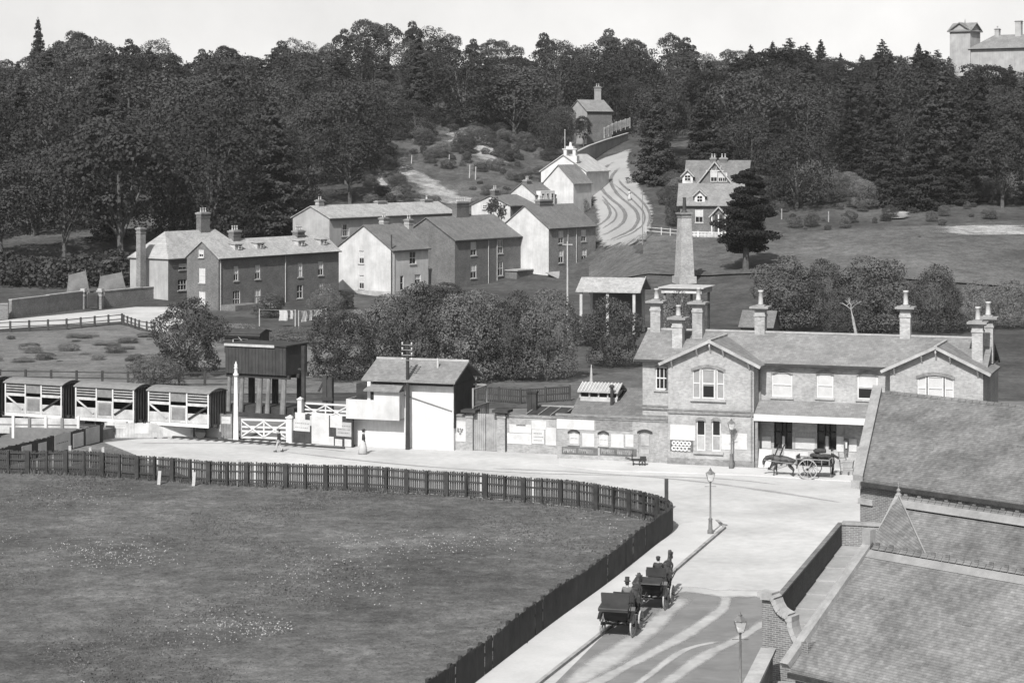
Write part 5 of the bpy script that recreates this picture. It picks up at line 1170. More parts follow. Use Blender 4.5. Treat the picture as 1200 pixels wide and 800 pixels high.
for i in range(13): x=xs0-.1+(xs1-xs0+.2)*i/12; m.beam((x,yl-.26,zl1-.02),(x,yl+.95,ztp+.03),.045,.05)
m.build('glazing_bar',M['white'],ln)
m=MB(); x=f2.x(717,3.0); m.tube((x,3.0,z0),(x,3.0,f2.z(454,x,3.0)),.12,.12,8); m.lathe([(.2,0),(.2,.1),(.12,.2)],(x,3.0,f2.z(454,x,3.0)),8); m.build('stove_pipe',M['iron'],ob)
# boundary wall with gate piers
wy=2.2; f3=FR(f.o+f.v*wy,109); xb=f3.x(594); zt=f3.z(489,f3.x(620)); bw=thing('boundary_wall','low brick boundary wall pasted with white bills between gateway and outbuilding','wall',f3.o,f.rz)
m=MB(); m.box(xb,xa-.05,0,.35,-.3,zt); m.build('wall_face',M['brick_low'],bw); m=MB(); m.box(xb-.05,xa-.05,-.08,.43,zt,zt+.14); m.build('coping',M['brick_wall'],bw)
def BP(r,mt='paper',ink=None): poster(bw,O,X3,Y3,r,mt,ink,seed=int(abs(r[0])*9))
BP(f3.fr(594.5,623,507.5,520)); BP(f3.fr(597,622.8,497,507),'paper',None); BP(f3.fr(623,640.5,492.5,503)); BP(f3.fr(623.8,637.8,503.2,519.8),'paper',3); BP(f3.fr(639.5,652,501,521.5)); BP(f3.fr(605,616,495.5,499),'greyboard')
xg0=f3.x(531); lw_=thing('boundary_wall','short brick wall bearing one crested white poster between signal box and gateway','wall',f3.o+f.u*0,f.rz)
x1=f3.x(547); zt2=f3.z(487,xg0); m=MB(); m.box(xg0+.1,x1,0,.35,-.3,zt2); m.build('wall_face',M['brick_low'],lw_); m=MB(); m.box(xg0+.1,x1,-.08,.43,zt2,zt2+.12); m.build('coping',M['brick_wall'],lw_)
r=f3.fr(532,546,493,517); r=(max(r[0],xg0+.12),r[1],r[2],r[3]); pp=poster(lw_,O,X3,Y3,r,'paper'); a,b,c,d=r; m=MB(); cx=(a+b)/2; cz=c+(d-c)*.5
for dx,dz,s in ((-.16,.14,.09),(0.02,.16,.07),(.18,.12,.08),(-.12,-.02,.09),(.1,0,.1),(.01,-.18,.09),(-.2,.02,.05)): m.lathe([(s,0),(s*.8,.012)],(0,0,0),7); k=len(m.v); m.v[-14:]=[(cx+dx+v[0],-.034-v[2],cz+dz+v[1]*1.1) for v in m.v[-14:]]
m.build('crest',M['timber'],pp)
for px0,px1,lb in ((547.5,553.5,'left'),(583.5,592.5,'right')):
    a,b=f3.x(px0),f3.x(px1); z=f3.z(479.5,a); t=thing('gate_pier','brick gate pier with dark projecting cap, %s side of the boarded entrance gate'%lb,'gate pier',f3.o+f.u*((a+b)/2)+f.v*.15,f.rz); w=max(.5,(b-a))/2; m=MB(); m.box(-w,w,-w,w,-.3,z-.3); m.box(-w-.04,w+.04,-w-.04,w+.04,z-.6,z-.45); m.build('shaft',M['brick_low'],t)
    m=MB(); m.box(-w-.12,w+.12,-w-.12,w+.12,z-.3,z-.2); m.box(-w-.3,w+.3,-w-.3,w+.3,z-.2,z); m.build('cap',M['dark'],t)
a,b=f3.x(554.5),f3.x(582.5); t=thing('entrance_gate','plain grey boarded double gate between the two brick piers','gate',f3.o+f.v*.15,f.rz); z=f3.z(484.5,a)
for x0,x1 in ((a,(a+b)/2-.02),((a+b)/2+.02,b)):
    m=MB(); n=6
    for i in range(n): q=x0+(x1-x0)*i/n; m.box(q+.008,q+(x1-x0)/n-.008,0,.05,.08,z)
    m.build('gate_leaf',M['greyboard'],t)
# small lean roof with dark chimneys behind the boundary wall
q=P(618,497); t=thing('lean_to_roof','low dark glazed lean-to roof with two black chimney pots behind the boundary wall','outbuilding',f3.o+f.v*2.5,f.rz)
f4=FR(f3.o+f.v*2.5,109); a,b=f4.x(615),f4.x(661); z0=f4.z(485.5,a); z1=f4.z(475.5,a,2.6); m=MB(); m.hexa([(a,0,z0-.12),(b,0,z0-.12),(b,2.6,z1-.12),(a+.2,2.6,z1-.12),(a,0,z0),(b,0,z0),(b,2.6,z1),(a+.2,2.6,z1)]); m.build('roof',M['dark'],t)
m=MB(); m.box(a+.1,b-.1,.1,2.5,-.2,z0-.14); m.build('wall',M['brick_low'],t)
m=MB()
for k in range(4): x=a+.1+(b-a-.2)*k/3; m.beam((x,-.02,z0+.03),(x+.05,2.6,z1+.03),.06,.05)
m.beam((a+.2,2.6,z1+.05),(b,2.6,z1+.05),.12,.1); m.build('glazing_bar',M['greyboard'],t)
for k,px in enumerate((621,626.5)):
    x=f4.x(px,1.5); m=MB(); m.box(x-.17,x+.17,1.35,1.7,z0,f4.z(459,x,1.5)); m.box(x-.22,x+.22,1.3,1.75,f4.z(460.5,x,1.5),f4.z(458,x,1.5)); m.build('chimney',M['dark'],t)
# white pointed post in the meadow
p=P(693,462); t=thing('pointed_post','slim white pointed post rising behind the roof lantern','post',p); s=F/p.y; m=MB(); h=(462-427)/s; m.lathe([(.2,-.2),(.13,h*.6),(.03,h)],(0,0,0),6); m.build('shaft',M['offwhite'],t)
# barrow by the plank door
p=P(750,546.5); t=thing('barrow','dark porter barrow standing by the plank door of the outbuilding','barrow',p,f.rz+R(15)); m=MB(); m.box(-.55,.45,-.32,.32,.42,.5); m.box(-.58,-.5,-.32,.32,.5,.78); m.box(.0,.42,-.28,.28,.5,.68); m.build('bed',M['dark'],t)
for sy in (-.34,.34): m=MB(); m.ring((.15,sy,.24),(0,1,0),.24,.06,14); m.tube((.15,sy-.04,.24),(.15,sy+.04,.24),.06,.06,6); m.build('wheel',M['iron'],t)
m=MB()
for sy in (-.28,.28): m.box(-.5,-.43,sy-.03,sy+.03,0,.42); m.beam((-.55,sy,.46),(-1.0,sy,.6),.05,.05)
m.build('leg',M['dark'],t)
# ------------------------------------------------------------------ signal box
SB=FR(P(468,525.5),109); f=SB; sb=thing('signal_box','white walled signal box with slate roof and boarded balcony at the level crossing','signal box',f.o,f.rz)
L=f.x(531.5); D=4.4; e=f.z(450,L*.5); m=MB(); m.box(0,L,0,D,-.3,e); xl=f.x(413.5); zlow=f.z(489.5,xl/2); m.box(xl,-.003,.0,D,-.3,zlow-.1); m.build('wall',M['white'],sb)
m=MB(); m.box(xl+.1,-.003,.4,D-.2,zlow-.1,e-.2); m.build('cabin_wall',M['dark'],sb)
ro=.75; rz1=f.z(422,2,D/2); xr0=f.x(423.5,-ro); xr1=f.x(533,-ro); m=MB(); ze=f.z(446.5,2,-ro)
m.extr([(xr0,-ro,ze),(xr0,D/2,rz1),(xr0,D+ro,ze),(xr0,D+ro,ze-.14),(xr0,D/2,rz1-.14),(xr0,-ro,ze-.14)],(xr1-xr0,0,0)); m.build('roof',M['slate_x'],sb)
m=MB(); m.beam((xr0,D/2,rz1+.04),(xr1,D/2,rz1+.04),.2,.14); m.build('ridge_tile',M['stone'],sb)
m=MB(); m.box(.05,L-.02,-.12,-.003,e-.1,e+.28); m.build('eaves_board',M['dark'],sb)
m=MB(); x=f.x(513,D/2-1); m.tube((x,D/2-1.0,rz1-.9),(x,D/2-1.0,rz1+.25),.08,.08,7); m.build('stove_pipe',M['offwhite'],sb)
bx=1.0; zb0,zb1=zlow,f.z(468.5,xl/2,-bx); xb0=f.x(405.5,-bx); xb1=f.x(468,-bx); xm=f.x(438,-bx); zb2=f.z(458.5,xm,-bx)
m=MB(); m.box(xb0,xm,-bx,-bx+.07,zb0,zb1); m.box(xm,xb1,-bx,-bx+.07,zb0,zb2); m.box(xb1-.07,xb1,-bx+.07,-.003,zb0,zb2); m.box(xb0,xb0+.07,-bx+.07,1,zb0,zb1); m.box(xb0,xb1,-bx+.07,-.003,zb0,zb0+.1); bl=m.build('balcony',M['render'],sb)
m=MB(); x0,x1=xm-.5,xb1+.1; m.hexa([(x0-.2,-bx-.3,zb2+.02),(x1,-bx-.3,zb2+.02),(x1,-.003,zb2+.5),(x0+.2,-.003,zb2+.5),(x0-.2,-bx-.3,zb2+.12),(x1,-bx-.3,zb2+.12),(x1,-.003,zb2+.68),(x0+.2,-.003,zb2+.68)]); m.build('porch_roof',M['slate_x'],bl)
m=MB(); x=f.x(433,-.6); m.box(x-.12,x+.12,-.72,-.5,zb0+.1,ze-.1); m.build('post',M['white'],sb)
m=MB()
for x in (xb0+.6,xb0+1.2): m.box(x-.03,x+.03,.5,.56,zb1,zb1+.9)
m.box(xb0,xb0+1.6,.5,.56,zb1+.5,zb1+.56); m.box(xb0,xb0+1.6,.5,.56,zb1+.85,zb1+.91); m.build('handrail',M['timber'],bl)
# gable end, open timber porch and outside stair on the right
xs=L+.003; m=MB(); m.box(xs,xs+.06,0,D,zlow-.5,e); m.poly([(L+.03,0,e),(L+.03,D,e),(L+.03,D/2,rz1-.1)]); m.build('gable_boarding',M['dark'],sb)
for y in (1.2,D-.3): m=MB(); m.box(L+1.0,L+1.12,y-.06,y+.06,0,e-.3); m.build('post',M['greyboard'],sb)
m=MB(); m.box(L+.06,L+1.12,D-.36,D-.24,e-.4,e-.3); m.beam((L+1.06,1.2,e-.4),(L+1.06,D-.3,e-.4),.1,.1); m.build('porch_beam',M['greyboard'],sb)
m=MB(); m.box(L+.07,L+1.2,.9,D,zlow-.15,zlow-.05)
for k in range(9): y=1.0+k*.4; m.box(L+1.15,L+1.2,y-.04,y+.04,zlow-.05,zlow+.95)
m.box(L+1.13,L+1.22,.9,D,zlow+.9,zlow+.98); m.build('landing',M['timber'],sb)
m=MB(); m.beam((f.x(470),-.08,f.z(461,.2)),(f.x(530),-.06,f.z(481.5,L)),.05,.06); m.build('cable',M['timber'],sb)
# telegraph pole before it
p=P(478,526.5); t=thing('telegraph_pole','dark telegraph pole with white insulators standing against the signal box front','telegraph pole',p+Vector((0,-.35,0)),f.rz); s=F/p.y; m=MB(); m.tube((0,0,-.3),(0,0,(526-398)/s),.17,.11,9); m.build('pole',M['dark'],t)
for k,zz in enumerate((398,404,410,416)):
    z=(526-zz)/s-.3; m=MB(); m.box(-.42,.42,-.16,-.11,z-.03,z+.03); c=m.build('crossarm',M['timber'],t)
    for x in (-.36,.36): m=MB(); m.lathe([(.02,0),(.05,.05),(.06,.13),(.03,.16)],(x,-.14,z+.03),8); m.build('insulator',M['white'],c)
# ------------------------------------------------------------------ field fence (dark palings with alternate heavy posts)
def arcs(pts):
    d=[0]
    for a,b in zip(pts[:-1],pts[1:]): d.append(d[-1]+(b-a).length)
    return d
def alongp(pts,ds,s):
    for i in range(len(pts)-1):
        if s<=ds[i+1] or i==len(pts)-2:
            t=(s-ds[i])/max(1e-6,ds[i+1]-ds[i]); d=(pts[i+1]-pts[i]).normalized(); return pts[i].lerp(pts[i+1],t),d
fp=[p.copy() for p in FENCE]; sm=[]
for i in range(len(fp)-1):
    p0=fp[max(i-1,0)];p1=fp[i];p2=fp[i+1];p3=fp[min(i+2,len(fp)-1)]
    for k in range(6):
        t=k/6; sm.append(.5*((2*p1)+(p2-p0)*t+(2*p0-5*p1+4*p2-p3)*t*t+(3*p1-p0-3*p2+p3)*t**3))
sm.append(fp[-1]); ds=arcs(sm); T=ds[-1]
o=thing('paling_fence','long dark paling fence curving round the grass field beside the forecourt','fence',(0,0,0)); rq=random.Random(4)
def wob(s): return .05*math.sin(s*.35)+.03*math.sin(s*.9+1)
m=MB(); s=0
while s<T:
    p,d=alongp(sm,ds,s); n=Vector((-d.y,d.x,0)); h=1.58+wob(s)+rq.uniform(-.035,.03); w=.045; l=rq.uniform(-.018,.018)
    if rq.random()<.025: s+=.124; continue
    q=p+n*.03
    m.hexa([q-d*w-n*.01+Vector((0,0,.06)),q+d*w-n*.01+Vector((0,0,.06)),q+d*w+n*.01+Vector((0,0,.06)),q-d*w+n*.01+Vector((0,0,.06)),q-d*(w-l)-n*.01+Vector((0,0,h)),q+d*(w+l)-n*.01+Vector((0,0,h)),q+d*(w+l)+n*.01+Vector((0,0,h)),q-d*(w-l)+n*.01+Vector((0,0,h))]); s+=.124
m.build('paling',M['tar'],o)
for rh in (.42,.98,1.42):
    m=MB(); s=0
    while s<T-.5:
        a,d=alongp(sm,ds,s); b,_=alongp(sm,ds,min(T,s+1.35)); n=Vector((d.y,-d.x,0))*.035; m.beam(a+n+Vector((0,0,rh+wob(s))),b+n+Vector((0,0,rh+wob(s+1.35))),.06,.1); s+=1.35
    m.build('rail',M['tar'],o)
s=.2; k=0
while s<T:
    p,d=alongp(sm,ds,s); n=Vector((-d.y,d.x,0)); h=1.565+wob(s); w=.15 if k%2 else .07; q=p-n*.14; m=MB()
    m.hexa([q-d*w-n*.07+Vector((0,0,-.3)),q+d*w-n*.07+Vector((0,0,-.3)),q+d*w+n*.07+Vector((0,0,-.3)),q-d*w+n*.07+Vector((0,0,-.3)),q-d*w-n*.07+Vector((0,0,h)),q+d*w-n*.07+Vector((0,0,h)),q+d*w+n*.07+Vector((0,0,h)),q-d*w+n*.07+Vector((0,0,h))])
    m.build('post',M['dark'],o); s+=1.36; k+=1
p=P(781,600); m=MB(); m.box(-.11,.11,-.11,.11,-.2,2.0); tag(m.build('corner_post',M['tar'],None,False,p),'taller dark post standing just inside the curve of the paling fence','post')
for i,px in enumerate((186.5,227)):
    p=P(px,567.5+i*1.5)+Vector((0,-.25,0)); m=MB(); m.hexa([(-.1,-.05,-.2),(.1,-.05,-.2),(.1,.05,-.2),(-.1,.05,-.2),(-.04,.1,.9),(.16,.1,.9),(.16,.2,.9),(-.04,.2,.9)]); tag(m.build('field_stake',M['offwhite'],None,False,p),'white stake leaning by the paling fence, '+('the left one of the two' if i==0 else 'the right one of the two'),'stake')
for i,(px,py) in enumerate(((79,553),(103,555),(118,555),(255,571),(278,571),(359,575),(543,584))):
    p=P(px,py-4)+Vector((0,.9,0)); m=MB(); m.box(-.09,.09,-.09,.09,-.2,1.45); tag(m.build('white_post',M['offwhite'],None,False,p),'white marker post seen through the palings on the road edge behind the fence','post','white posts behind the paling fence')
# ------------------------------------------------------------------ railway: cattle wagons
RAZ=115
def wagon():
    t=thing('cattle_wagon','','railway wagon',(0,0,0),R(90-RAZ),'cattle wagons in the siding')
    L=5.4; Wd=2.3; z0=1.15; z1=3.45
    m=MB(); m.box(0,L,0.05,Wd,z0-.3,z0); m.box(-.25,L+.25,.5,.75,z0-.28,z0-.05); m.box(-.25,L+.25,Wd-.75,Wd-.5,z0-.28,z0-.05); m.build('underframe',M['dark'],t)
    m=MB(); m.box(.06,L-.06,Wd-.06,Wd,z0,z1); 
    for x0,x1 in ((0,.06),(L-.06,L)): m.box(x0,x1,.06,Wd,z0,z1-.002)
    m.box(.06,L-.06,.06,Wd-.06,z0,z0+.04); e=m.build('end_panel',M['dark'],t)
    for x,s in ((0,-1),(L,1)):
        q=MB()
        for k in range(7): y=.08+(Wd-.2)*k/6; q.box(min(x,x+s*.07),max(x,x+s*.07),y,y+.1,z0-.2,z1+.05)
        q.build('end_stanchion',M['tar'],e)
    dx0,dx1=L*.37,L*.63
    for x0,x1 in ((0,dx0),(dx1,L)):       # lower boards, mid rail, slats, brace
        m=MB(); m.box(x0,x1,.0,.05,z0,z0+.72); b=m.build('side_boarding',M['limewash'],t)
        q=MB()
        for k in range(3): q.box(x0,x1,.01,.05,z0+1.62+k*.2,z0+1.72+k*.2)
        q.build('slat',M['greyboard'],b)
        q=MB(); q.box(x0,x1,-.02,.0,z0+1.28,z0+1.5); q.box(x0,x1,-.02,0,z1-.1,z1); q.build('mid_rail',M['limewash'],b)
    m=MB()
    for x in (0,dx0-.1,dx1,L-.12): m.box(x,x+.12,-.045,-.021,z0-.28,z1)
    m.box(0,L,-.04,-.0,z0-.28,z0-.02); m.build('side_frame',M['white'],t)
    m=MB(); m.beam((.12,-.05,z0+1.3),(dx0-.3,-.05,z0+.3),.04,.13); m.build('brace',M['limewash'],t); m=MB(); m.beam((L-.12,-.06,z0+1.3),(dx1+.2,-.06,z0+.3),.04,.13); m.build('brace',M['dark'],t)
    m=MB(); m.box(dx0,dx1,.01,.05,z0,z0+1.15,0); m.box(dx0,dx1,.015,.05,z0+1.55,z1-.1,1); m.box(dx0+.12,dx1-.12,-.01,.009,z0+.2,z0+1.1,1); m.box(dx0,dx1,-.02,.009,z0+1.15,z0+1.28,0); m.build('door',[M['limewash'],M['timber']],t)
    m=MB(); n=8; rows=[]
    for i in range(n+1):
        y=-.12+(Wd+.24)*i/n; z=z1+.02+.28*(1-(2*i/n-1)**2); rows.append([(-.12,y,z),(L+.12,y,z)])
    m.grid(rows); rows2=[[(a[0],a[1],a[2]-.06) for a in r] for r in rows]; m.grid(rows2); m.poly([rows[0][0],rows[0][1],rows2[0][1],rows2[0][0]])
    for x in (0,1):
        m.poly([r[x] for r in rows]+[r[x] for r in rows2[::-1]])
    m.poly([(0,.05,z1),(0,Wd,z1),(0,Wd/2,z1+.24)]); m.poly([(L,.05,z1),(L,Wd,z1),(L,Wd/2,z1+.24)]); m.build('roof',M['slate_y'],t)
    for x in (1.0,L-1.0):
        for y in (.42,Wd-.42): m=MB(); m.ring((x,y,.46),(0,1,0),.46,.1,18); m.tube((x,y-.05,.46),(x,y+.05,.46),.36,.36,12); m.build('wheel',M['iron'],t)
    for x,s in ((0,-1),(L,1)):
        for y in (.4,Wd-.4): m=MB(); m.tube((x+s*.25,y,z0-.16),(x+s*.5,y,z0-.16),.06,.06,8); m.tube((x+s*.46,y,z0-.16),(x+s*.5,y,z0-.16),.17,.17,12); m.build('buffer',M['iron'],t)
    return t
base=P(6,484,1.15); base.z=.12
a=R(RAZ); u=Vector((math.sin(a),math.cos(a),0))
w0=wagon(); w0.location=base
lbl=['cattle wagon fully in view at far left, pale side boards with a dark door','middle cattle wagon of three, standing second from the left edge','cattle wagon nearest the water tank, with the tall white post beside it','cattle wagon cut by the left edge of the picture']
w0['label']=lbl[0]; px_=[(88,489),(172.5,496)]
for i,k in enumerate((1,2,-1)): dup(w0,base+u*(6.65*k),None,lbl[i+1])
tr=MB(); 
q0=base-u*40; q1=base+u*30
for s in (.42,1.88): n=Vector((-u.y,u.x,0)); tr.beam(q0+n*s,q1+n*s,.08,.14)
for k in range(90): n=Vector((-u.y,u.x,0)); c=q0+u*(k*.75); tr.beam(c-n*.15+Vector((0,0,-.1)),c+n*2.5+Vector((0,0,-.1)),.25,.1,1)
tag(tr.build('railway_track',[M['iron'],M['tar']]),kind='structure')
# ------------------------------------------------------------------ water tank
f=FR(P(286,487),115); t=thing('water_tank','large dark iron bound water tank raised on timber legs behind the crossing gate','water tank',f.o,f.rz)
x0=f.x(264); x1=f.x(335); zb,zt=f.z(439,2),f.z(405.5,2); D=3.4
m=MB(); n=18
for i in range(n): a=x0+(x1-x0)*i/n; m.box(a+.012,a+(x1-x0)/n-.012,0,.1,zb,zt)
m.box(x1-.1,x1-.005,.1,D,zb,zt); m.box(x0,x0+.1,.1,D,zb,zt); m.box(x0,x1-.1,D-.1,D,zb,zt); m.box(x0+.1,x1-.1,.1,D-.1,zb,zb+.1); m.box(x0+.1,x1-.1,.1,D-.1,zt-.4,zt-.3); m.build('tank',M['tar'],t)
m=MB(); xm=f.x(322); m.box(x0-.05,xm,-.12,-.003,zt-.1,zt+.1); m.build('rim',M['offwhite'],t)
m=MB(); m.box(xm+.02,x1+.1,-.1,D+.1,zt+.003,zt+.12); m.box(x0,xm,.1,D+.1,zt+.003,zt+.1); m.build('cover',M['dark'],t)
m=MB()
for y in (.2,D/2,D-.3): m.box(x0-.1,x1+.2,y,y+.25,zb-.32,zb-.003)
m.build('beam',M['dark'],t)
for px,r in ((283,.2),(304,.26),(314,.2),(332,.24),(268,.2)):
    x=f.x(px,.4); m=MB(); m.tube((x-.05,.35,-.1),(x+.12,.35,zb-.33),r*1.1,r*.85,9); m.build('leg',M['timber'],t)
for x in (x0+.6,(x0+x1)/2,x1-.5): m=MB(); m.box(x-.2,x+.2,D-.5,D-.1,-.1,zb-.33); m.build('leg',M['dark'],t)
m=MB(); x=f.x(352); m.tube((x,.5,0),(x,.5,zt+.1),.2,.2,8); m.tube((x,.5,zb+.5),(x-.5,.6,zb+.5),.12,.12,8); m.build('supply_pipe',M['dark'],t)
m=MB(); m.box(x0-.6,x1+.4,.6,D-.6,-.2,.75); m.box(x0-.8,x1+.6,-.8,-.4,-.2,.35); m.build('plinth',M['dark'],t)
# timber post with fender boards
p=P(384.5,493); t=thing('timber_post','thick dark double timber post between crossing gates and water tank','post',p,R(-20)); m=MB(); s=F/p.y; h=(493-440)/s; m.box(-.42,-.05,-.2,.2,-.2,h); m.box(.05,.42,-.2,.2,-.2,h-.15); m.box(-.05,.05,-.12,.12,-.2,h-.3); m.build('upright',M['tar'],t); m=MB(); m.beam((-.3,0,h-.3),(-.85,0,h-1.3),.12,.14); m.box(-.5,.5,-.26,-.203,h*.45,h*.45+.25); m.build('brace',M['dark'],t)
# ------------------------------------------------------------------ crossing gates and white post
def gate(label,a,b,h,mt='white'):
    t=thing('crossing_gate',label,'crossing gate',a); d=b-a; t.rotation_euler=(0,0,math.atan2(d.y,d.x)); L=d.length; m=MB()
    for z in (.22,h*.42,h*.62,h*.95): m.box(0,L,-.04,.04,z-.07,z+.07)
    for x in (.06,L*.5,L-.06): m.box(x-.06,x+.06,-.06,-.041,.15,h)
    m.build('rail',M[mt],t); m=MB()
    for x0,x1,e in ((.1,L*.5,-.075),(L*.5,L-.1,-.075)): m.beam((x0,e,.3),(x1,e,h*.9),.03,.1); m.beam((x0,e-.035,h*.9),(x1,e-.035,.3),.03,.1)
    m.build('brace',M[mt],t); return t
def gpost(label,p,h,w=.2): 
    t=thing('gate_post',label,'gate post',p,R(-20)); m=MB(); m.box(-w,w,-w,w,-.2,h); m.build('shaft',M['white'],t); m=MB(); m.box(-w*1.25,w*1.25,-w*1.25,w*1.25,h,h+.1); m.poly([(-w,-w,h+.1),(w,-w,h+.1),(0,0,h+.25)]); m.poly([(w,-w,h+.1),(w,w,h+.1),(0,0,h+.25)]); m.poly([(w,w,h+.1),(-w,w,h+.1),(0,0,h+.25)]); m.poly([(-w,w,h+.1),(-w,-w,h+.1),(0,0,h+.25)]); m.build('cap',M['white'],t)
gate('white crossing gate with crossed braces beside the tall white post, closed to the road',P(282,515.5),P(337,517),1.62); gpost('stout white gate post at the right end of the closed crossing gate',P(340,519),1.85,.22)
gate('farther white crossing gate partly hidden behind the timber post',P(355,493),P(409,496),1.5); gpost('white gate post of the farther crossing gate, left of the timber post',P(352,494),1.75,.18)
p=P(276.5,516.5); t=thing('white_lamp_post','tall tapering white post with ball finial beside the crossing gate','post',p); s=F/p.y; h=(516-440)/s; m=MB(); m.hexa([(-.2,-.2,-.2),(.2,-.2,-.2),(.2,.2,-.2),(-.2,.2,-.2),(-.11,-.11,h),(.11,-.11,h),(.11,.11,h),(-.11,.11,h)]); m.build('shaft',M['white'],t); m=MB(); m.lathe([(.2,0),(.22,.15),(.12,.25),(.12,.55),(.17,.6),(.1,.7),(.13,.82),(.06,.95),(.02,1.1)],(0,0,h),10); m.build('finial',M['white'],t,True); m=MB(); m.beam((0,0,h-.1),(.7,0,h-.2),.05,.05); m.build('bracket',M['dark'],t)
# hoardings by the crossing -----------------------------------------------------
def hoard(name,label,a,b,h,bills,mt='tar',cat='hoarding'):
    t=thing(name,label,cat,a); d=b-a; t.rotation_euler=(0,0,math.atan2(d.y,d.x)); L=d.length; m=MB(); n=max(2,int(L/.22))
    for i in range(n): m.box(L*i/n+.006,L*(i+1)/n-.006,0,.04,-.05,h+.03*math.sin(i*2.3))
    m.build('boarding',M[mt],t); m=MB()
    for i in range(int(L/2)+2): x=L*i/(int(L/2)+1); m.box(x-.07,x+.07,.041,.15,-.2,h+.05)
    m.build('post',M['dark'],t)
    for i,(x0,x1,z0,z1,mm,ink) in enumerate(bills): poster(t,(0,0,0),X3,Y3,(L*x0,L*x1,h*z0,h*z1),mm,ink,seed=i+int(a.x*10),out=.012+.006*(i%3))
    return t
hoard('hoarding','plank hoarding plastered with overlapping bills between crossing gate and signal box',P(342.5,519),P(412.5,525),2.25,
 [(.02,.3,.42,.80,'paper',2),(.05,.22,.80,1.02,'paper',None),(.33,.62,.3,1.06,'paper',None),(.43,.6,.62,.98,'ink',None),(.33,.7,.04,.32,'paper',None),(.64,.84,.62,1.02,'paper',None),(.74,.99,.36,.82,'paper2',3),(.72,.84,.04,.26,'paper',None),(.88,.99,.04,.28,'paper',None),(.3,.44,.62,.95,'limewash',None)],'tar')
hoard('hoarding','dark plank hoarding with square white bills left of the tall white post',P(228,513.5),P(272,515),1.9,
 [(.08,.3,.58,1.0,'paper',None),(.36,.66,.62,1.14,'paper',1),(.32,.7,.06,.58,'paper2',None),(.72,.96,.62,.9,'paper',1)],'timber')
hoard('hoarding','low whitewashed plank fence with small bills below the middle cattle wagon',P(122.5,513),P(226.5,513.5),1.15,[(.03,.1,.6,1.05,'paper',None),(.12,.24,.62,1.1,'paper',2),(.34,.5,.3,.95,'paper',None),(.54,.62,.4,.9,'paper2',None),(.66,.97,.12,.98,'paper',None)],'limewash')
hoard('hoarding','low slanting dark plank fence with white bills running down the dock slope',P(-40,559),P(121,518),1.35,[(.03,.1,.2,.9,'paper',None),(.2,.29,.1,.85,'paper',1),(.38,.45,.2,.85,'paper',None),(.5,.56,.1,.8,'paper',None),(.62,.74,.1,1.02,'paper',1),(.76,.84,.1,.85,'paper',None),(.86,.97,.08,.98,'paper2',None)],'tar')
t=thing('dock_fence','long white boarded cattle dock fence at the left edge, below the wagons','fence',P(-60,512)); d=P(92,514)-P(-60,512); t.rotation_euler=(0,0,math.atan2(d.y,d.x)); L=d.length
m=MB(); m.box(0,L,0,.06,1.05,1.5); m.box(0,L,.02,.06,.35,.95); m.build('boarding',M['limewash'],t)
for i in range(9): x=L*i/8; m=MB(); m.box(x-.1,x+.1,-.12,-.003,-.1,1.55 if i%2 else 1.7); m.build('post',M['white' if i%2==0 else 'timber'],t)
# platform behind the dock fence
t=thing('dock_platform','low earth cattle dock platform edged with planks behind the white fence','platform',P(-60,508)); t.rotation_euler=(0,0,R(90-RAZ)); m=MB(); m.box(0,13,0,3.0,-.2,.8); m.build('bank',M['dirt'],t); m=MB(); m.box(-.05,13.05,3.0,3.1,.5,.95); m.build('edging',M['tar'],t)
# ------------------------------------------------------------------ near buildings on the right
RR=R(-48)                               # ridge bearing 138 degrees
def loc2w(o,az,x,y,z): 
    a=R(az); return o+Vector((math.sin(a)*x-math.cos(a)*y, math.cos(a)*x+math.sin(a)*y, z))
E=Vector((9.59,75.1,0)); AZr=138
# roof C with gable coping, local x along the ridge, y inwards
f=FR(E,AZr); t=tC=thing('tiled_building','nearest plain tiled building with ridge crest and scrolled brick parapet, bottom right','building',E,f.rz)
RL=24; ze=4.55; zr=7.9; D=4.06
# photo-derived heights on the front edge and the ridge
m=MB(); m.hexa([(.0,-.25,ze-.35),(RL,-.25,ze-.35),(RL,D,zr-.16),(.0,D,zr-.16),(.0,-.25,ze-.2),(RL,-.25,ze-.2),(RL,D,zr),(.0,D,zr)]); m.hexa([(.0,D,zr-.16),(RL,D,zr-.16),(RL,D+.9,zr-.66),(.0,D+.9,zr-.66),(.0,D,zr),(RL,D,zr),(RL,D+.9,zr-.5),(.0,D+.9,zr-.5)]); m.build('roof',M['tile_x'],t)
m=MB(); m.box(0,RL,-.42,-.27,ze-.5,ze-.34); m.build('gutter',M['iron'],t)
m=MB(); m.box(.0,RL,.0,.3,-.2,ze-.4); m.box(.0,.3,.3,6.6,-.2,ze+.6); m.poly([(.01,0,ze-.3),(.01,D,zr-.2),(.01,6.6,ze+.6),(.01,6.6,0),(.01,0,0)]); m.build('wall',M['brick_near'],t)
m=MB()
for i in range(int(RL/.3)): x=.1+i*.3; m.extr([(x,D-.12,zr-.02),(x,D,zr+.12),(x,D+.12,zr-.02)],(.27,0,0)); 
for i in range(int(RL/.6)): x=.2+i*.6; m.box(x,x+.16,D-.025,D+.025,zr+.1,zr+.2)
m.build('ridge_crest',M['tile_y'],t)
m=MB(); m.hexa([(.0,D-.36,zr-.29),(RL,D-.36,zr-.29),(RL,D-.1,zr-.07),(0,D-.1,zr-.07),(.0,D-.38,zr-.28),(RL,D-.38,zr-.28),(RL,D-.12,zr-.055),(0,D-.12,zr-.055)]); m.build('ridge_flashing',M['flash'],t)
m=MB(); a=Vector((-.16,-.35,ze-.12)); b=Vector((-.16,D+.1,zr+.12)); m.beam(a,b,.36,.2); m.box(-.34,.02,D-.1,D+.22,zr-.2,zr+.62); m.build('gable_coping',M['coping'],t)
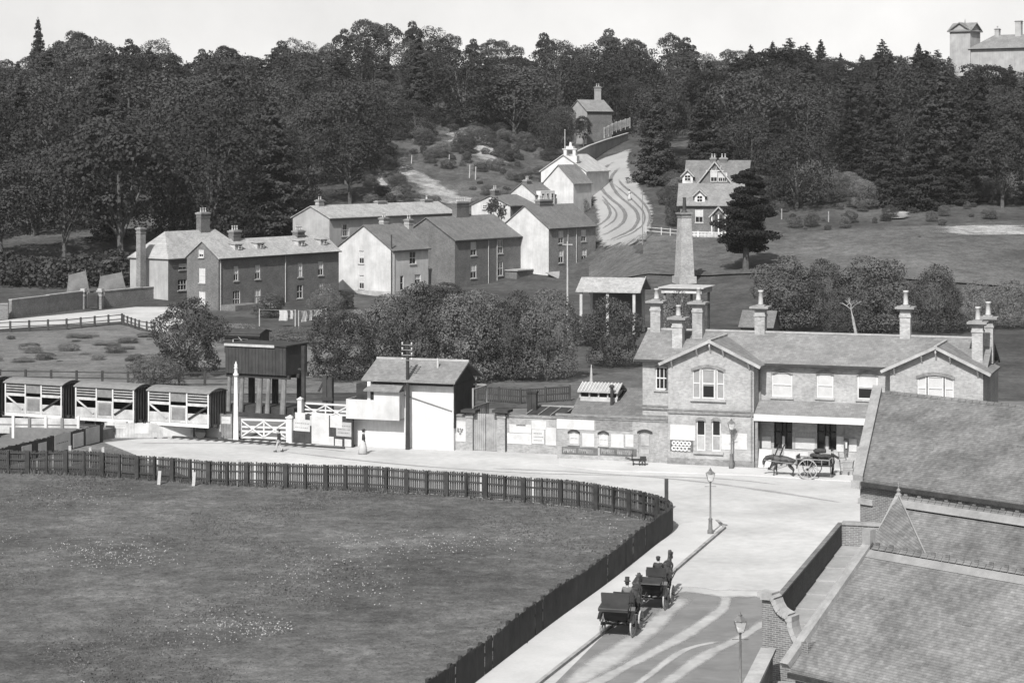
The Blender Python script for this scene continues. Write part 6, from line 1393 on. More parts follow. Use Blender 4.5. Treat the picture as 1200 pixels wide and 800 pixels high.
# parapet along the road with lead gutter behind, road bearing
n0=AT(911,703.7,79.7); n1=AT(987,613.3,96.0)
g=(n1-n0); g.z=0; gl=g.length; gu=g.normalized(); gaz=math.degrees(math.atan2(gu.x,gu.y)); fp_=FR((n0.x,n0.y,0),gaz)
t2=thing('parapet_wall','tall brick parapet along the forecourt edge with pale lead gutter behind it','parapet wall',fp_.o,fp_.rz)
# local x along the road, local y to the left (towards the road)
zp=5.62; zg=4.5
m=MB(); m.box(-.2,gl,0,.16,-.2,zp); m.build('wall_face',M['brick_shade'],t2); m=MB(); m.box(-.2,gl+.05,-.02,.18,zp,zp+.06); m.build('coping',M['brick_near'],t2)
m=MB(); k=7
for i in range(k):
    a,b=-1+(gl+1)*i/k,-1+(gl+1)*(i+1)/k; z=zg+.04*i; w0=1.25+.22*i; m.box(a,b-.02,-w0-.4,-.003,z-.3,z); m.box(b-.1,b-.02,-w0-.2,-.003,z+.003,z+.05)
m.build('lead_gutter',M['lead'],t2)
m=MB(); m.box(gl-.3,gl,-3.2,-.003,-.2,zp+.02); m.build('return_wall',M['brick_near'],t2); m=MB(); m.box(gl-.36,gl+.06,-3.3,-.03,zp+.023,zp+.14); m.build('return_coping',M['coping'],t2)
# scrolled end wall
A_=AT(892,702,78.6); f5=FR((A_.x,A_.y,0),126)
t3=thing('scrolled_wall','brick end wall with white scrolled stone coping stepping down to the tiled roof','wall',f5.o,f5.rz)
prof=[(893,699),(905,700),(908,703),(910,709),(914,716),(919,720),(925,723),(927,729),(928,736),(931,745),(935,753),(939,759),(944,766),(946,770)]
pts=[(f5.x(px),f5.z(py,f5.x(px))) for px,py in prof]
m=MB(); m.extr([(p[0],0,p[1]) for p in pts]+[(pts[-1][0],0,1.0),(pts[0][0],0,1.0)],(0,.3,0)); m.build('wall_face',M['brick_near'],t3)
m=MB()
for (a,b),(c,d) in zip(pts[:-1],pts[1:]): m.beam((a,.13,b+.03),(c,.13,d+.03),.55,.2,0)
m.box(pts[0][0]-.12,pts[1][0]+.05,-.14,.42,pts[0][1]-.0,pts[0][1]+.2); m.box(pts[6][0]-.1,pts[7][0]+.1,-.14,.42,pts[6][1]-.12,pts[6][1]+.06); m.build('scroll_coping',M['stone'],t3)
# low flat roofed block with parapet at the bottom edge
a=AT(894,763,77.5); b=AT(862,806,70.0); d=(b-a); d.z=0; az=math.degrees(math.atan2(d.x,d.y)); f6=FR((a.x,a.y,0),az)
t4=thing('low_parapet_block','low flat roofed block with pale coped parapet at the bottom edge beside the lamp','building',f6.o,f6.rz); L=12; z=a.z
m=MB(); m.box(0,L,0,.35,-.2,z); m.build('parapet',M['brick_near'],t4); m=MB(); m.box(-.1,L,-.08,.45,z,z+.12); m.build('coping',M['stone'],t4)
m=MB(); m.box(.0,L,.35,5,2.6,z-1.0); m.build('flat_roof',M['lead'],t4)
# roof B
B0=Vector((12.58,77.9,0)); f7=FR(B0,AZr); t5=thing('middle_tiled_roof','second tiled roof with finial and triangular hip, between the two other near roofs','building',f7.o,f7.rz)
zb=7.35; zB=9.25; dB=2.62
xa=f7.x(1053,dB); x_l=f7.x(1014,.4); x_r=f7.x(1093,.4)
RL2=22
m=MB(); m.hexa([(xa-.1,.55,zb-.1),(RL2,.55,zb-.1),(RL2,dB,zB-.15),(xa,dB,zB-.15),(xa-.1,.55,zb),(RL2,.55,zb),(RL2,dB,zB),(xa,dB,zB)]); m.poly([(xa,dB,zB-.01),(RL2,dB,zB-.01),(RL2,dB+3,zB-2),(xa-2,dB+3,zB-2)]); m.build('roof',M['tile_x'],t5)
m=MB(); m.extr([(x_l,.3,zb+.14),(x_r,.3,zb+.16),(xa,dB-.02,zB+.1)],(0,.08,-.2)); Q=Matrix.Rotation(R(14),3,'Y'); m.v=[tuple(Q.inverted()@Vector(v)) for v in m.v]; ho=m.build('hip_roof',M['tile_x'],t5); ho.rotation_euler=(0,R(14),0)
m=MB(); m.poly([(x_l,.5,zb-.06),(xa,dB,zB+.05),(x_l-.6,dB+3.2,zb)]); m.build('back_hip',M['tile_y'],t5)
m=MB(); m.beam((x_r,.3,zb+.18),(xa+.02,dB-.03,zB+.12),.05,.05); m.build('flashing',M['flash'],t5)
m=MB(); m.beam((x_l-.02,.46,zb-.02),(xa-.02,dB,zB+.1),.15,.1); m.build('hip_tile',M['coping'],t5)
m=MB(); m.lathe([(.14,0),(.12,.12),(.06,.18),(.08,.28),(.03,.34),(.02,.55)],(xa,dB,zB),8); m.build('finial',M['brick_wall'],t5)
m=MB()
for i in range(int((RL2-xa)/.3)): x=xa+.2+i*.3; m.extr([(x,dB-.12,zB-.03),(x,dB,zB+.11),(x,dB+.12,zB-.03)],(.27,0,0))
for i in range(int((RL2-xa)/.6)): x=xa+.25+i*.6; m.box(x,x+.14,dB-.02,dB+.02,zB+.09,zB+.17)
m.build('ridge_crest',M['tile_y'],t5)
m=MB(); m.hexa([(xa+.3,dB-.4,zB-.265),(RL2,dB-.4,zB-.265),(RL2,dB-.12,zB-.045),(xa+.1,dB-.12,zB-.045),(xa+.3,dB-.42,zB-.245),(RL2,dB-.42,zB-.245),(RL2,dB-.14,zB-.02),(xa+.1,dB-.14,zB-.02)]); m.build('ridge_flashing',M['flash'],t5)
m=MB(); m.box(.2,RL2,1.2,2.2,-.2,zb-.2); m.build('wall',M['brick_near'],t5)
# building A, gable coping follows the road line
gA=Vector((math.sin(R(16.3)),math.cos(R(16.3)),0)); rA=Vector((math.sin(R(AZr)),math.cos(R(AZr)),0))
eA=AT(1008,560,100.2); kA=AT(1030,459,107.9); t6=thing('gabled_building','tiled building with broad stone gable coping, farthest of the near roofs','building',(eA.x,eA.y,0),R(90-AZr))
inv=Matrix.Rotation(-R(90-AZr),3,'Z')
lc=lambda w: inv@(Vector(w)-Vector((eA.x,eA.y,0)))
e0=lc(eA); k0=lc(kA); Lr=26
m=MB(); ex=lc(eA-gA*.0); 
q=[e0+Vector((.05,0,0)),e0+Vector((Lr,0,0)),k0+Vector((Lr,0,0)),k0+Vector((.05,0,0))]
m.hexa([p+Vector((0,0,-.2)) for p in q]+q); bk=2*k0-e0; m.poly([k0+Vector((.05,0,-.01)),k0+Vector((Lr,0,-.01)),Vector((bk.x+Lr,bk.y,e0.z)),Vector((bk.x,bk.y,e0.z))]); m.build('roof',M['tile_x'],t6)
m=MB(); dv=(k0-e0); nrm=Vector((1,0,0)); a=e0-dv*.03+Vector((-.2,0,.12)); b=k0+dv*.01+Vector((-.2,0,.14)); w=Vector((.38,0,0)); h=Vector((0,0,.26))
m.hexa([a-w*.5-h*.5,a+w-h*.5,b+w-h*.5,b-w*.5-h*.5,a-w*.5+h*.5,a+w+h*.5,b+w+h*.5,b-w*.5+h*.5]); m.build('gable_coping',M['coping'],t6)
m=MB(); fl=lambda v,z:Vector((v.x,v.y,z)); m.poly([fl(e0,-.2),fl(bk,-.2),fl(bk,e0.z),k0-Vector((0,0,.2)),e0-Vector((0,0,.2))]); m.poly([fl(e0,-.2),fl(e0+Vector((Lr,0,0)),-.2),fl(e0+Vector((Lr,0,0)),e0.z-.2),fl(e0,e0.z-.2)]); m.build('wall',M['brick_near'],t6)
m=MB(); m.box(e0.x-.06,e0.x+.75,e0.y-.1,e0.y-.003,e0.z-1.15,e0.z-.9); m.build('stone_band',M['stone'],t6); m=MB(); m.box(e0.x-.3,e0.x+.2,e0.y-.3,e0.y-.003,e0.z-.45,e0.z-.1); m.build('kneeler',M['stone'],t6)
m=MB(); m.box(e0.x+.3,e0.x+Lr,e0.y-.35,e0.y-.2,e0.z-.28,e0.z-.1); m.build('gutter',M['iron'],t6)
m=MB(); m.box(e0.x+1.6,e0.x+2.6,e0.y-.06,e0.y-.003,e0.z-1.7,e0.z-1.2); m.build('vent',M['dark'],t6)
m=MB()
for i in range(int(Lr/.4)): x=k0.x+.4+i*.4; m.extr([(x,k0.y-.13,k0.z-.04),(x,k0.y,k0.z+.1),(x,k0.y+.13,k0.z-.04)],(.37,0,0))
m.build('ridge_tile',M['tile_y'],t6)

def patch(par,e,k,u0,u1,t0,t1,mt):     # replaced tiles lying on the slope from eave point e to ridge point k
    m=MB(); a=lambda u,t:e.lerp(k,t)+Vector((u,0,.012)); q=[a(u0,t0),a(u1,t0),a(u1,t1),a(u0,t1)]
    m.hexa([p-Vector((0,0,.01)) for p in q]+[p+Vector((0,0,.014)) for p in q]); m.build('patched_tile',M[mt],par)
for u0,u1,t0,t1,mt in ((3.2,3.75,.40,.47,'tile_y'),(8.2,8.6,.55,.60,'tile_y'),(2.2,2.4,.66,.70,'tile_y'),(5.5,5.7,.2,.25,'tile_y'),(6.6,6.9,.72,.75,'tile_y')): patch(t6,e0,k0,u0,u1,t0,t1,mt)
eC=Vector((0,-.25,ze-.2)); kC=Vector((0,D,zr))
for u0,u1,t0,t1,mt in ((1.6,1.78,.62,.645,'tile_y'),(3.4,3.57,.3,.325,'tile_y'),(5.3,5.65,.55,.575,'tile_y'),(4.2,4.37,.7,.725,'tile_y')): patch(tC,eC,kC,u0,u1,t0,t1,mt)
# ------------------------------------------------------------------ people, horses, carriages
def skin(name, J, Ed, mats, parent, root, sub=1, loc=None):
    names=list(J); ix={n:i for i,n in enumerate(names)}
    me=bpy.data.meshes.new(name+'_cage'); me.from_pydata([J[n][:3] for n in names],[(ix[a],ix[b]) for a,b in Ed],[]); ob=bpy.data.objects.new(name+'_cage',me); COL.objects.link(ob)
    md=ob.modifiers.new('s','SKIN'); md.use_smooth_shade=True
    sv=me.skin_vertices[0].data
    for n in names: r=J[n][3]; r=r if isinstance(r,tuple) else (r,r); sv[ix[n]].radius=r; sv[ix[n]].use_root=(n==root)
    s=ob.modifiers.new('d','SUBSURF'); s.levels=sub; s.render_levels=sub
    bpy.context.view_layer.update(); dg=bpy.context.evaluated_depsgraph_get(); nm=bpy.data.meshes.new_from_object(ob.evaluated_get(dg)); nm.name=name
    bpy.data.objects.remove(ob); nm.materials.clear(); nm.materials.append(mats); return link(name,nm,parent,loc)
def E_(*ch): return [(a,b) for c in ch for a,b in zip(c[:-1],c[1:])]
def person(label, loc, rz, pose='stand', top='cloth_dk', legs='cloth_dk', hat='cap', skirt=None, sc=1.0, arm=None):
    J=dict(pel=(0,0,.95,.125),spi=(0,0,1.15,.12),che=(0,0,1.33,(.15,.12)),nec=(0,.01,1.475,.055),hb=(0,.03,1.56,.075),hd=(0,.03,1.645,(.085,.1)),ht=(0,.01,1.72,.06),nose=(0,.135,1.625,.017))
    for s,n in ((-1,'l'),(1,'r')):
        J.update({n+'sh':(s*.18,0,1.41,.06),n+'el':(s*.25,-.03,1.15,.044),n+'wr':(s*.25,.07,.92,.03),n+'ha':(s*.25,.1,.85,(.035,.025)),n+'hp':(s*.095,0,.88,.09),n+'kn':(s*.1,.03,.5,.06),n+'an':(s*.1,-.01,.09,.042),n+'to':(s*.11,.16,.035,.035),n+'ear':(s*.095,.02,1.63,.015)})
    if pose=='sit':
        for s,n in ((-1,'l'),(1,'r')): J.update({n+'kn':(s*.13,.46,.98,.065),n+'an':(s*.13,.52,.55,.045),n+'to':(s*.13,.68,.5,.035),n+'el':(s*.25,.12,1.16,.044),n+'wr':(s*.16,.34,1.16,.03),n+'ha':(s*.13,.4,1.17,(.035,.025))})
    if pose=='walk':
        J.update(lkn=(-.1,.16,.52,.06),lan=(-.1,.2,.1,.042),lto=(-.11,.37,.06,.035),rkn=(.1,-.02,.5,.06),ran=(.1,-.25,.14,.042),rto=(.11,-.12,.05,.035),lel=(-.24,-.14,1.16,.044),lwr=(-.23,-.12,.93,.03),lha=(-.23,-.1,.86,(.035,.025)),rel=(.24,.08,1.15,.044),rwr=(.22,.26,.97,.03),rha=(.21,.31,.92,(.035,.025)))
    if pose=='reach': J.update(lel=(-.22,.22,1.25,.044),lwr=(-.2,.46,1.14,.03),lha=(-.19,.53,1.12,(.035,.025)),rel=(.22,.2,1.22,.044),rwr=(.18,.42,1.1,.03),rha=(.17,.49,1.08,(.035,.025)))
    ed=E_(('pel','spi','che','nec','hb','hd','ht'),('hd','nose'),('hd','lear'),('hd','rear'))
    for n in 'lr':
        s=-1 if n=='l' else 1; w=Vector(J[n+'wr'][:3]); h=Vector(J[n+'ha'][:3]); d=(h-w).normalized(); sd=d.cross(Vector((0,0,1)) if abs(d.z)<.8 else Vector((0,1,0))).normalized()
        if abs(d.z)>=.8: sd=Vector((0,1,0))
        for k in range(4):
            o=(k-1.5)*.019; l=(.065,.08,.075,.06)[k]; a=h+sd*o+d*.035; b=a+d*l*.6; c=b+d*l*.3+Vector((-s*.02,0,0)); J[n+'f%da'%k]=(*a,.010); J[n+'f%db'%k]=(*c,.008); ed+=[(n+'ha',n+'f%da'%k),(n+'f%da'%k,n+'f%db'%k)]
        a=h+sd*.045; J[n+'t']=(*(a+d*.04),.009); ed.append((n+'ha',n+'t'))
        ed+=E_(('che',n+'sh',n+'el',n+'wr',n+'ha'),('pel',n+'hp',n+'kn',n+'an',n+'to'))
    tp=thing('person',label,'person',loc,rz); tp.scale=(sc,)*3
    B={k:((v[0],v[1],v[2],(v[3][0]*.72,v[3][1]*.72) if isinstance(v[3],tuple) else v[3]*.72) if k in ('pel','spi','che','lsh','rsh','lhp','rhp','lkn','rkn','lel','rel') else v) for k,v in J.items()}
    skin('body',B,ed,M['skin'],tp,'pel')
    g=.022; up=lambda n,k=g,z=None: (J[n][0],J[n][1],J[n][2] if z is None else z,(J[n][3][0]+k,J[n][3][1]+k) if isinstance(J[n][3],tuple) else J[n][3]+k)
    K=dict(pel=up('pel',.035),spi=up('spi'),che=up('che'),col=(0,.01,1.45,.075)); e2=E_(('pel','spi','che','col'))
    for n in 'lr':
        for q in ('sh','el','wr'): K[n+q]=up(n+q,.02)
        e2+=E_(('che',n+'sh',n+'el',n+'wr'))
    if not skirt and pose!='sit': K['hem']=(0,0,.78,.15); e2.append(('pel','hem'))
    skin('coat' if not skirt else 'bodice',K,e2,M[top],tp,'che')
    if skirt:
        m=MB(); n=18; pr=[(.15,1.0),(.22,.8),(.27,.45),(.33,.03),(.31,.02)]; k0=len(m.v); m.lathe(pr,(0,-.03,0),n); 
        m.v=[(x*(1+.05*math.sin(i*2.4)),y*(1.12 if y<0 else 1),z) for i,(x,y,z) in enumerate(m.v)]; m.build('skirt',M[skirt],tp,True)
    else:
        K={'pel':(J['pel'][0],J['pel'][1],J['pel'][2]-.03,.14)}; e2=[]
        for n in 'lr':
            for q in ('hp','kn','an'): K[n+q]=up(n+q,.02)
            e2+=E_(('pel',n+'hp',n+'kn',n+'an'))
        skin('trousers',K,e2,M[legs],tp,'pel')
        for n in 'lr':
            a,b=J[n+'an'],J[n+'to']; m=MB(); m.tube((a[0],a[1]-.05,a[2]-.02),(b[0],b[1]+.04,b[2]),.055,.04,8); m.tube((a[0],a[1],a[2]+.1),(a[0],a[1],a[2]-.04),.055,.055,8); m.build('boot',M['leather'],tp)
    m=MB(); c=(0,.005,1.655)
    if hat=='bonnet': m.lathe([(.2,.06),(.19,.075),(.1,.085),(.095,.15),(.05,.17)],(0,.02,1.66),14)
    elif hat=='top': m.lathe([(.16,.065),(.16,.08),(.1,.085),(.105,.26),(.08,.265)],(0,.015,1.66),14)
    else: m.lathe([(.105,.03),(.115,.06),(.1,.1),(.05,.12)],(0,.01,1.66),12); m.box(-.08,.08,.1,.19,1.69,1.705)
    m.build('hat',M['cloth_dk'] ,tp,True)
    m=MB(); m.lathe([(.06,-.09),(.092,-.04),(.1,.02),(.098,.06),(.05,.09)],(0,-.012,1.66),12); m.v=[(x,min(y,.05),z) for x,y,z in m.v]; m.build('hair',M['cloth_dk'],tp,True)
    m=MB(); 
    for s in (-.035,.035): m.lathe([(.002,-.01),(.011,0),(.002,.01)],(s,.115,1.655),6)
    m.build('eye',M['black'],tp); m=MB(); m.box(-.025,.025,.112,.122,1.575,1.583); m.build('mouth',M['ink'],tp)
    return tp
def horse(label,loc,rz,low=False,harness=True):
    J=dict(rump=(0,-.78,1.22,(.24,.25)),loin=(0,-.38,1.25,(.27,.27)),bar=(0,.05,1.17,(.29,.32)),che=(0,.5,1.2,(.25,.3)),nb=(0,.76,1.38,(.15,.22)),tb=(0,-1.0,1.25,.06),tm=(0,-1.1,.95,.075),te=(0,-1.08,.6,.04))
    if low: J.update(nm=(0,1.02,1.36,(.12,.18)),po=(0,1.27,1.26,(.1,.14)),hm=(0,1.4,1.03,(.1,.14)),mz=(0,1.4,.76,(.08,.085)))
    else: J.update(nm=(0,.98,1.66,(.1,.16)),po=(0,1.14,1.9,(.09,.12)),hm=(0,1.36,1.8,(.09,.12)),mz=(0,1.6,1.56,(.07,.075)))
    po=J['po']; dl={'l':.1,'r':-.06}
    for s,n in ((-1,'l'),(1,'r')):
        J.update({n+'fs':(s*.15,.5,.95,(.11,.13)),n+'fe':(s*.16,.46,.78,.09),n+'fk':(s*.15,.52+dl[n]*.7,.5,.06),n+'ff':(s*.15,.49+dl[n],.16,.045),n+'fh':(s*.15,.54+dl[n],.05,.06),n+'hs':(s*.15,-.62,.98,(.15,.18)),n+'st':(s*.17,-.5,.82,.12),n+'hk':(s*.16,-.84,.53,.062),n+'hf':(s*.16,-.77-dl[n]*.9,.17,.045),n+'hh':(s*.16,-.72-dl[n]*.9,.05,.06),n+'ea':(s*.07,po[1]-.04,po[2]+.17,.025)})
    ed=E_(('bar','loin','rump','tb','tm','te'),('bar','che','nb','nm','po','hm','mz'))
    for n in 'lr': ed+=E_(('che',n+'fs',n+'fe',n+'fk',n+'ff',n+'fh'),('rump',n+'hs',n+'st',n+'hk',n+'hf',n+'hh'),('po',n+'ea'))
    t=thing('horse',label,'horse',loc,rz); skin('body',J,ed,M['hide'],t,'bar')
    m=MB(); a,b=Vector(J['nb'][:3]),Vector(J['nm'][:3]); c=Vector(J['po'][:3])
    for k in range(9): p=a.lerp(b,k/5) if k<5 else b.lerp(c,(k-4)/4); m.beam(p+Vector((0,-.02,.17)),p+Vector((.13,-.03,.0)),.1,.03)
    m.build('mane',M['black'],t)
    m=MB(); q=Vector(J['nb'][:3])-Vector((0,.1,.02)); m.ring(q,(0,1,.5),.27,.07,16); m.build('collar',M['leather'],t)
    m=MB(); m.ring((0,.12,1.17),(0,1,0),.37,.03,18); m.box(-.2,.2,.0,.24,1.47,1.54); m.build('saddle_pad',M['leather'],t)
    m=MB(); h=Vector(J['hm'][:3])
    for s in (-1,1): m.box(s*.1-.01,s*.1+.01,h.y-.1,h.y+.0,h.z+.02,h.z+.14)
    m.build('blinker',M['leather'],t)
    m=MB()
    for s in (-1,1): m.lathe([(.005,-.02),(.022,0),(.005,.02)],(s*.085,h.y-.04,h.z+.06),6)
    m.build('eye',M['black'],t)
    if low: m=MB(); z=J['mz']; m.lathe([(.05,-.13),(.075,-.08),(.085,.03),(.08,.05)],(0,z[1],z[2]),10); m.build('nosebag',M['greyboard'],t)
    return t
def wheel(par,x,y,r,mt='wheelwood',sp=12,w=.05):
    m=MB(); m.ring((x,y,r),(1,0,0),r,.055,26); W_=m.build('wheel',M[mt],par); m=MB()
    for k in range(sp): t=6.283*k/sp; m.tube((x,y+.07*math.cos(t),r+.07*math.sin(t)),(x,y+(r-.04)*math.cos(t),r+(r-.04)*math.sin(t)),.015,.013,5)
    m.build('spoke',M[mt],W_); m=MB(); m.tube((x-.11,y,r),(x+.11,y,r),.085,.07,10); m.build('hub',M['black'],W_); return W_
def carriage(label,p,rz,hoodflat):
    t=thing('carriage',label,'carriage',p,rz); hw=.70; rr,fr_=.53,.42; fy=1.75
    for s in (-1,1): wheel(t,s*hw,0,rr); wheel(t,s*hw*.92,fy,fr_)
    m=MB(); m.tube((-hw,0,rr),(hw,0,rr),.04,.04,6); m.tube((-hw*.92,fy,fr_),(hw*.92,fy,fr_),.04,.04,6)
    m.beam((0,0,.6),(0,fy,.52),.09,.09)
    for s in (-.45,.45):
        for k in range(6): a,b=-.45+.15*k,-.3+.15*k; m.beam((s,a,.62+.1*math.sin((a+.45)*3.5)),(s,b,.62+.1*math.sin((b+.45)*3.5)),.05,.035)
    m.build('undercarriage',M['black'],t)
    # tub body: rounded side profile, extruded across
    pr=[(-.42,.98),(-.5,1.22),(-.46,1.24),(-.1,1.12),(.3,.96),(.5,.95),(.95,.95),(1.05,1.12),(1.12,1.12),(1.02,.7),(.85,.56),(.45,.54),(.2,.62),(-.2,.74)]
    m=MB(); m.extr([(-.56,y,z) for y,z in pr],(1.12,0,0)); m.build('tub',M['black'],t)
    m=MB(); m.box(-.5,.5,-.3,.25,.98,1.12); m.hexa([(-.52,-.34,1.1),(.52,-.34,1.1),(.52,-.22,1.1),(-.52,-.22,1.1),(-.52,-.52,1.55),(.52,-.52,1.55),(.52,-.38,1.58),(-.52,-.38,1.58)]); m.build('seat',M['leather'],t)
    # folded hood: stacked leather folds behind the seat, and pram irons
    m=MB(); z=1.26
    for k in range(3): y=-.62-.1*k*hoodflat; m.hexa([(-.68,y-.3,z+.05*k),(.68,y-.3,z+.05*k),(.64,-.38,z+.11+.07*k),(-.64,-.38,z+.11+.07*k),(-.68,y-.26,z+.05+.05*k),(.68,y-.26,z+.05+.05*k),(.64,-.36,z+.18+.07*k),(-.64,-.36,z+.18+.07*k)])
    if hoodflat<.5: m.hexa([(-.6,-.55,1.4),(.6,-.55,1.4),(.6,-.42,1.4),(-.6,-.42,1.4),(-.66,-.5,1.98),(.66,-.5,1.98),(.66,-.38,2.0),(-.66,-.38,2.0)])
    m.build('folded_hood',M['leather'],t)
    m=MB()
    for s in (-.63,.63): m.beam((s,-.3,1.15),(s,.02,1.5),.03,.03); m.beam((s,.02,1.5),(s,-.5,1.66),.03,.03)
    m.build('hood_iron',M['iron'],t)
    m=MB(); m.box(-.48,.48,1.15,1.6,1.32,1.44); m.box(-.48,.48,1.08,1.15,1.32,1.75); m.box(-.42,.42,1.15,1.55,.9,1.31); b=m.build('driver_box',M['leather'],t)
    m=MB(); m.hexa([(-.45,1.7,.78),(.45,1.7,.78),(.45,2.05,.86),(-.45,2.05,.86),(-.45,1.7,.83),(.45,1.7,.83),(.45,2.05,.91),(-.45,2.05,.91)]); m.hexa([(-.45,2.05,.86),(.45,2.05,.86),(.45,2.09,.86),(-.45,2.09,.86),(-.45,2.18,1.35),(.45,2.18,1.35),(.45,2.22,1.35),(-.45,2.22,1.35)]); m.build('dashboard',M['black'],t)
    for s in (-1,1):                    # mudguards, lamps, shafts, steps
        m=MB(); pts=[(-.62,.85),(-.35,1.06),(0,1.14),(.35,1.08),(.7,.9)]
        for (a,b),(c,d) in zip(pts[:-1],pts[1:]): m.beam((s*hw,a,b),(s*hw,c,d),.2,.025)
        m.build('mudguard',M['black'],t); m=MB(); m.box(s*.56-.07,s*.56+.07,1.62,1.78,1.2,1.48); m.lathe([(.1,0),(.03,.1),(.02,.16)],(s*.56,1.7,1.48),8); m.build('lamp',M['iron'],t)
        m=MB(); pts=[(.42,2.0,.72),(.42,2.7,.95),(.4,3.6,1.1),(.34,4.2,1.15)]
        for a,b in zip(pts[:-1],pts[1:]): m.tube((s*a[0],a[1],a[2]),(s*b[0],b[1],b[2]),.032,.03,6)
        m.build('shaft',M['dark'],t); m=MB(); m.box(s*.62-.12,s*.62+.12,.55,.8,.42,.45); m.beam((s*.6,.68,.45),(s*.56,.68,.62),.03,.03); m.build('step',M['iron'],t)
    return t
rz=-R(16.4); fw=Vector((math.sin(R(16.4)),math.cos(R(16.4)),0)); sd=Vector((fw.y,-fw.x,0))
for i,(px,py,hf,lc_,lh,ld) in enumerate(((724,746.5,.2,'nearest black open carriage at the kerb with its back panel raised, seen from behind','dark horse harnessed to the nearest open carriage, behind its driver','coachman in dark coat and top hat seated on the nearest carriage'),(763,714.5,1.0,'farther black open carriage at the kerb with a broad folded hood, seen from behind','dark horse harnessed to the farther open carriage, ears raised','coachman in cap seated on the farther carriage'))):
    p=P(px,py); p.z=.06; carriage(lc_,p,rz,hf)
    horse(lh,p+fw*3.05,rz)
    q=p+fw*1.3+Vector((0,0,1.44-.95)); person(ld,q+sd*(.12 if i==0 else .05),rz,'sit','cloth_dk' if i else 'cloth_md','cloth_dk','top' if i==0 else 'cap')
# horse and cart at the station front
cp=P(946.5,562.5); hd_=ST.rz+R(90)      # local y points left along the front
t=thing('cart','two wheeled cart with pale spoked wheels and dark sacks, drawn up at the station front','cart',Vector((cp.x,cp.y,.06))+ST.v*.75,hd_)
wheel(t,.75,0,.66,'wheelwood',12); wheel(t,-.75,0,.66,'wheelwood',12)
m=MB(); m.tube((-.8,0,.66),(.8,0,.66),.045,.045,6); m.box(-.62,.62,-1.5,.85,.86,.95); m.build('bed',M['dark'],t)
m=MB()
for s in (-.6,.6): m.box(s-.025,s+.025,-1.45,.8,1.25,1.33); [m.box(s-.02,s+.02,y-.03,y+.03,.95,1.25) for y in (-1.4,-.9,-.35,.2,.75)]
m.box(-.6,.6,.78,.83,.95,1.5); m.build('side_rail',M['timber'],t)
m=MB()
for s in (-.42,.42): m.tube((s,.7,.9),(s,3.0,1.08),.035,.03,6)
m.build('shaft',M['timber'],t); m=MB(); m.tube((0,-1.35,.86),(.0,-1.4,.06),.03,.03,5); m.build('prop_stick',M['timber'],t)
lw2=lambda x,y,z: t.location+Matrix.Rotation(hd_,3,'Z')@Vector((x,y,z))
horse('dark cart horse with lowered head in a nosebag before the station',lw2(0,1.85,0),hd_,True).scale=(.9,.9,.9)
rq=random.Random(9)
for i,(x,y,z,a) in enumerate(((-.3,-.9,.96,.2),(.3,-.85,.96,-.1),(-.3,-.25,.96,.1),(.3,-.2,.96,.3),(0,-.95,1.3,.5),(0,-.4,1.32,-.4),(.05,-.65,1.62,.2),(.0,.35,.96,1.4))):
    m=MB(); n=10; pr=[(.02,-.42),(.16,-.4),(.2,-.2),(.21,.05),(.19,.28),(.13,.38),(.03,.44)]
    m.lathe(pr,(0,0,0),n); m.v=[(vx*1.35*(1+.08*math.sin(vz*9+i)),vz,vy*.8*(1+.1*math.sin(vx*11+i))+.17) for vx,vy,vz in m.v]
    tag(m.build('sack',M['sack'],None,True,lw2(x,y,z),hd_+a),'dark lumpy sack among those heaped on the two wheeled cart','sack','sacks heaped on the cart')
q=P(975.5,557.5); person('man in dark suit and cap standing behind the cart, reaching towards a luggage truck',Vector((q.x,q.y,.06)),ST.rz-R(70),'reach','cloth_dk','cloth_dk','cap')
q=P(986,558); t=thing('luggage_truck','pale wooden luggage truck with wicker baskets at the right end of the station front','hand truck',Vector((q.x,q.y,.06)),ST.rz); m=MB()
for k in (0,.45): m.beam((k,0,.1),(k-.25,.3,1.5),.06,.06)
for s in (.25,.5,.75): m.beam((-.25*s,.3*s,.1+1.4*s),(.45-.25*s,.3*s,.1+1.4*s),.05,.05)
m.build('frame',M['timber'],t)
for k in (-.06,.51): m=MB(); m.ring((k,0,.15),(1,0,0),.15,.05,12); m.build('wheel',M['iron'],t)
q=P(990,558); 
for k,(dz,lb) in enumerate(((0,'lower wicker hamper beside the luggage truck at the station'),(.5,'upper wicker hamper stacked beside the luggage truck at the station'))):
    h=thing('hamper',lb,'hamper',Vector((q.x+.25,q.y+.1,.07+dz)),ST.rz); m=MB(); m.hexa([(-.3,-.22,0),(.3,-.22,0),(.3,.22,0),(-.3,.22,0),(-.35,-.27,.42),(.35,-.27,.42),(.35,.27,.42),(-.35,.27,.42)]); m.build('basket',M['greyboard'],h); m=MB(); m.box(-.37,.37,-.29,.29,.42,.48); m.build('lid',M['stone'],h)
q=P(426,532.5); person('woman in dark bodice, long white skirt and hat walking past the signal box',Vector((q.x,q.y,.06)),-R(80),'stand','cloth_dk','cloth_dk','bonnet','cloth_lt',.97)
q=P(327,530.5); person('man in dark coat crossing the forecourt in front of the white gate',Vector((q.x,q.y,.06)),R(75),'walk','cloth_dk','cloth_lt','cap',None,.92)
q=G(737.5,237); person('distant figure in pale clothes walking on the winding hill road',q+Vector((0,0,.35)),R(20),'walk','cloth_lt','cloth_lt','bonnet','cloth_lt',1.0)
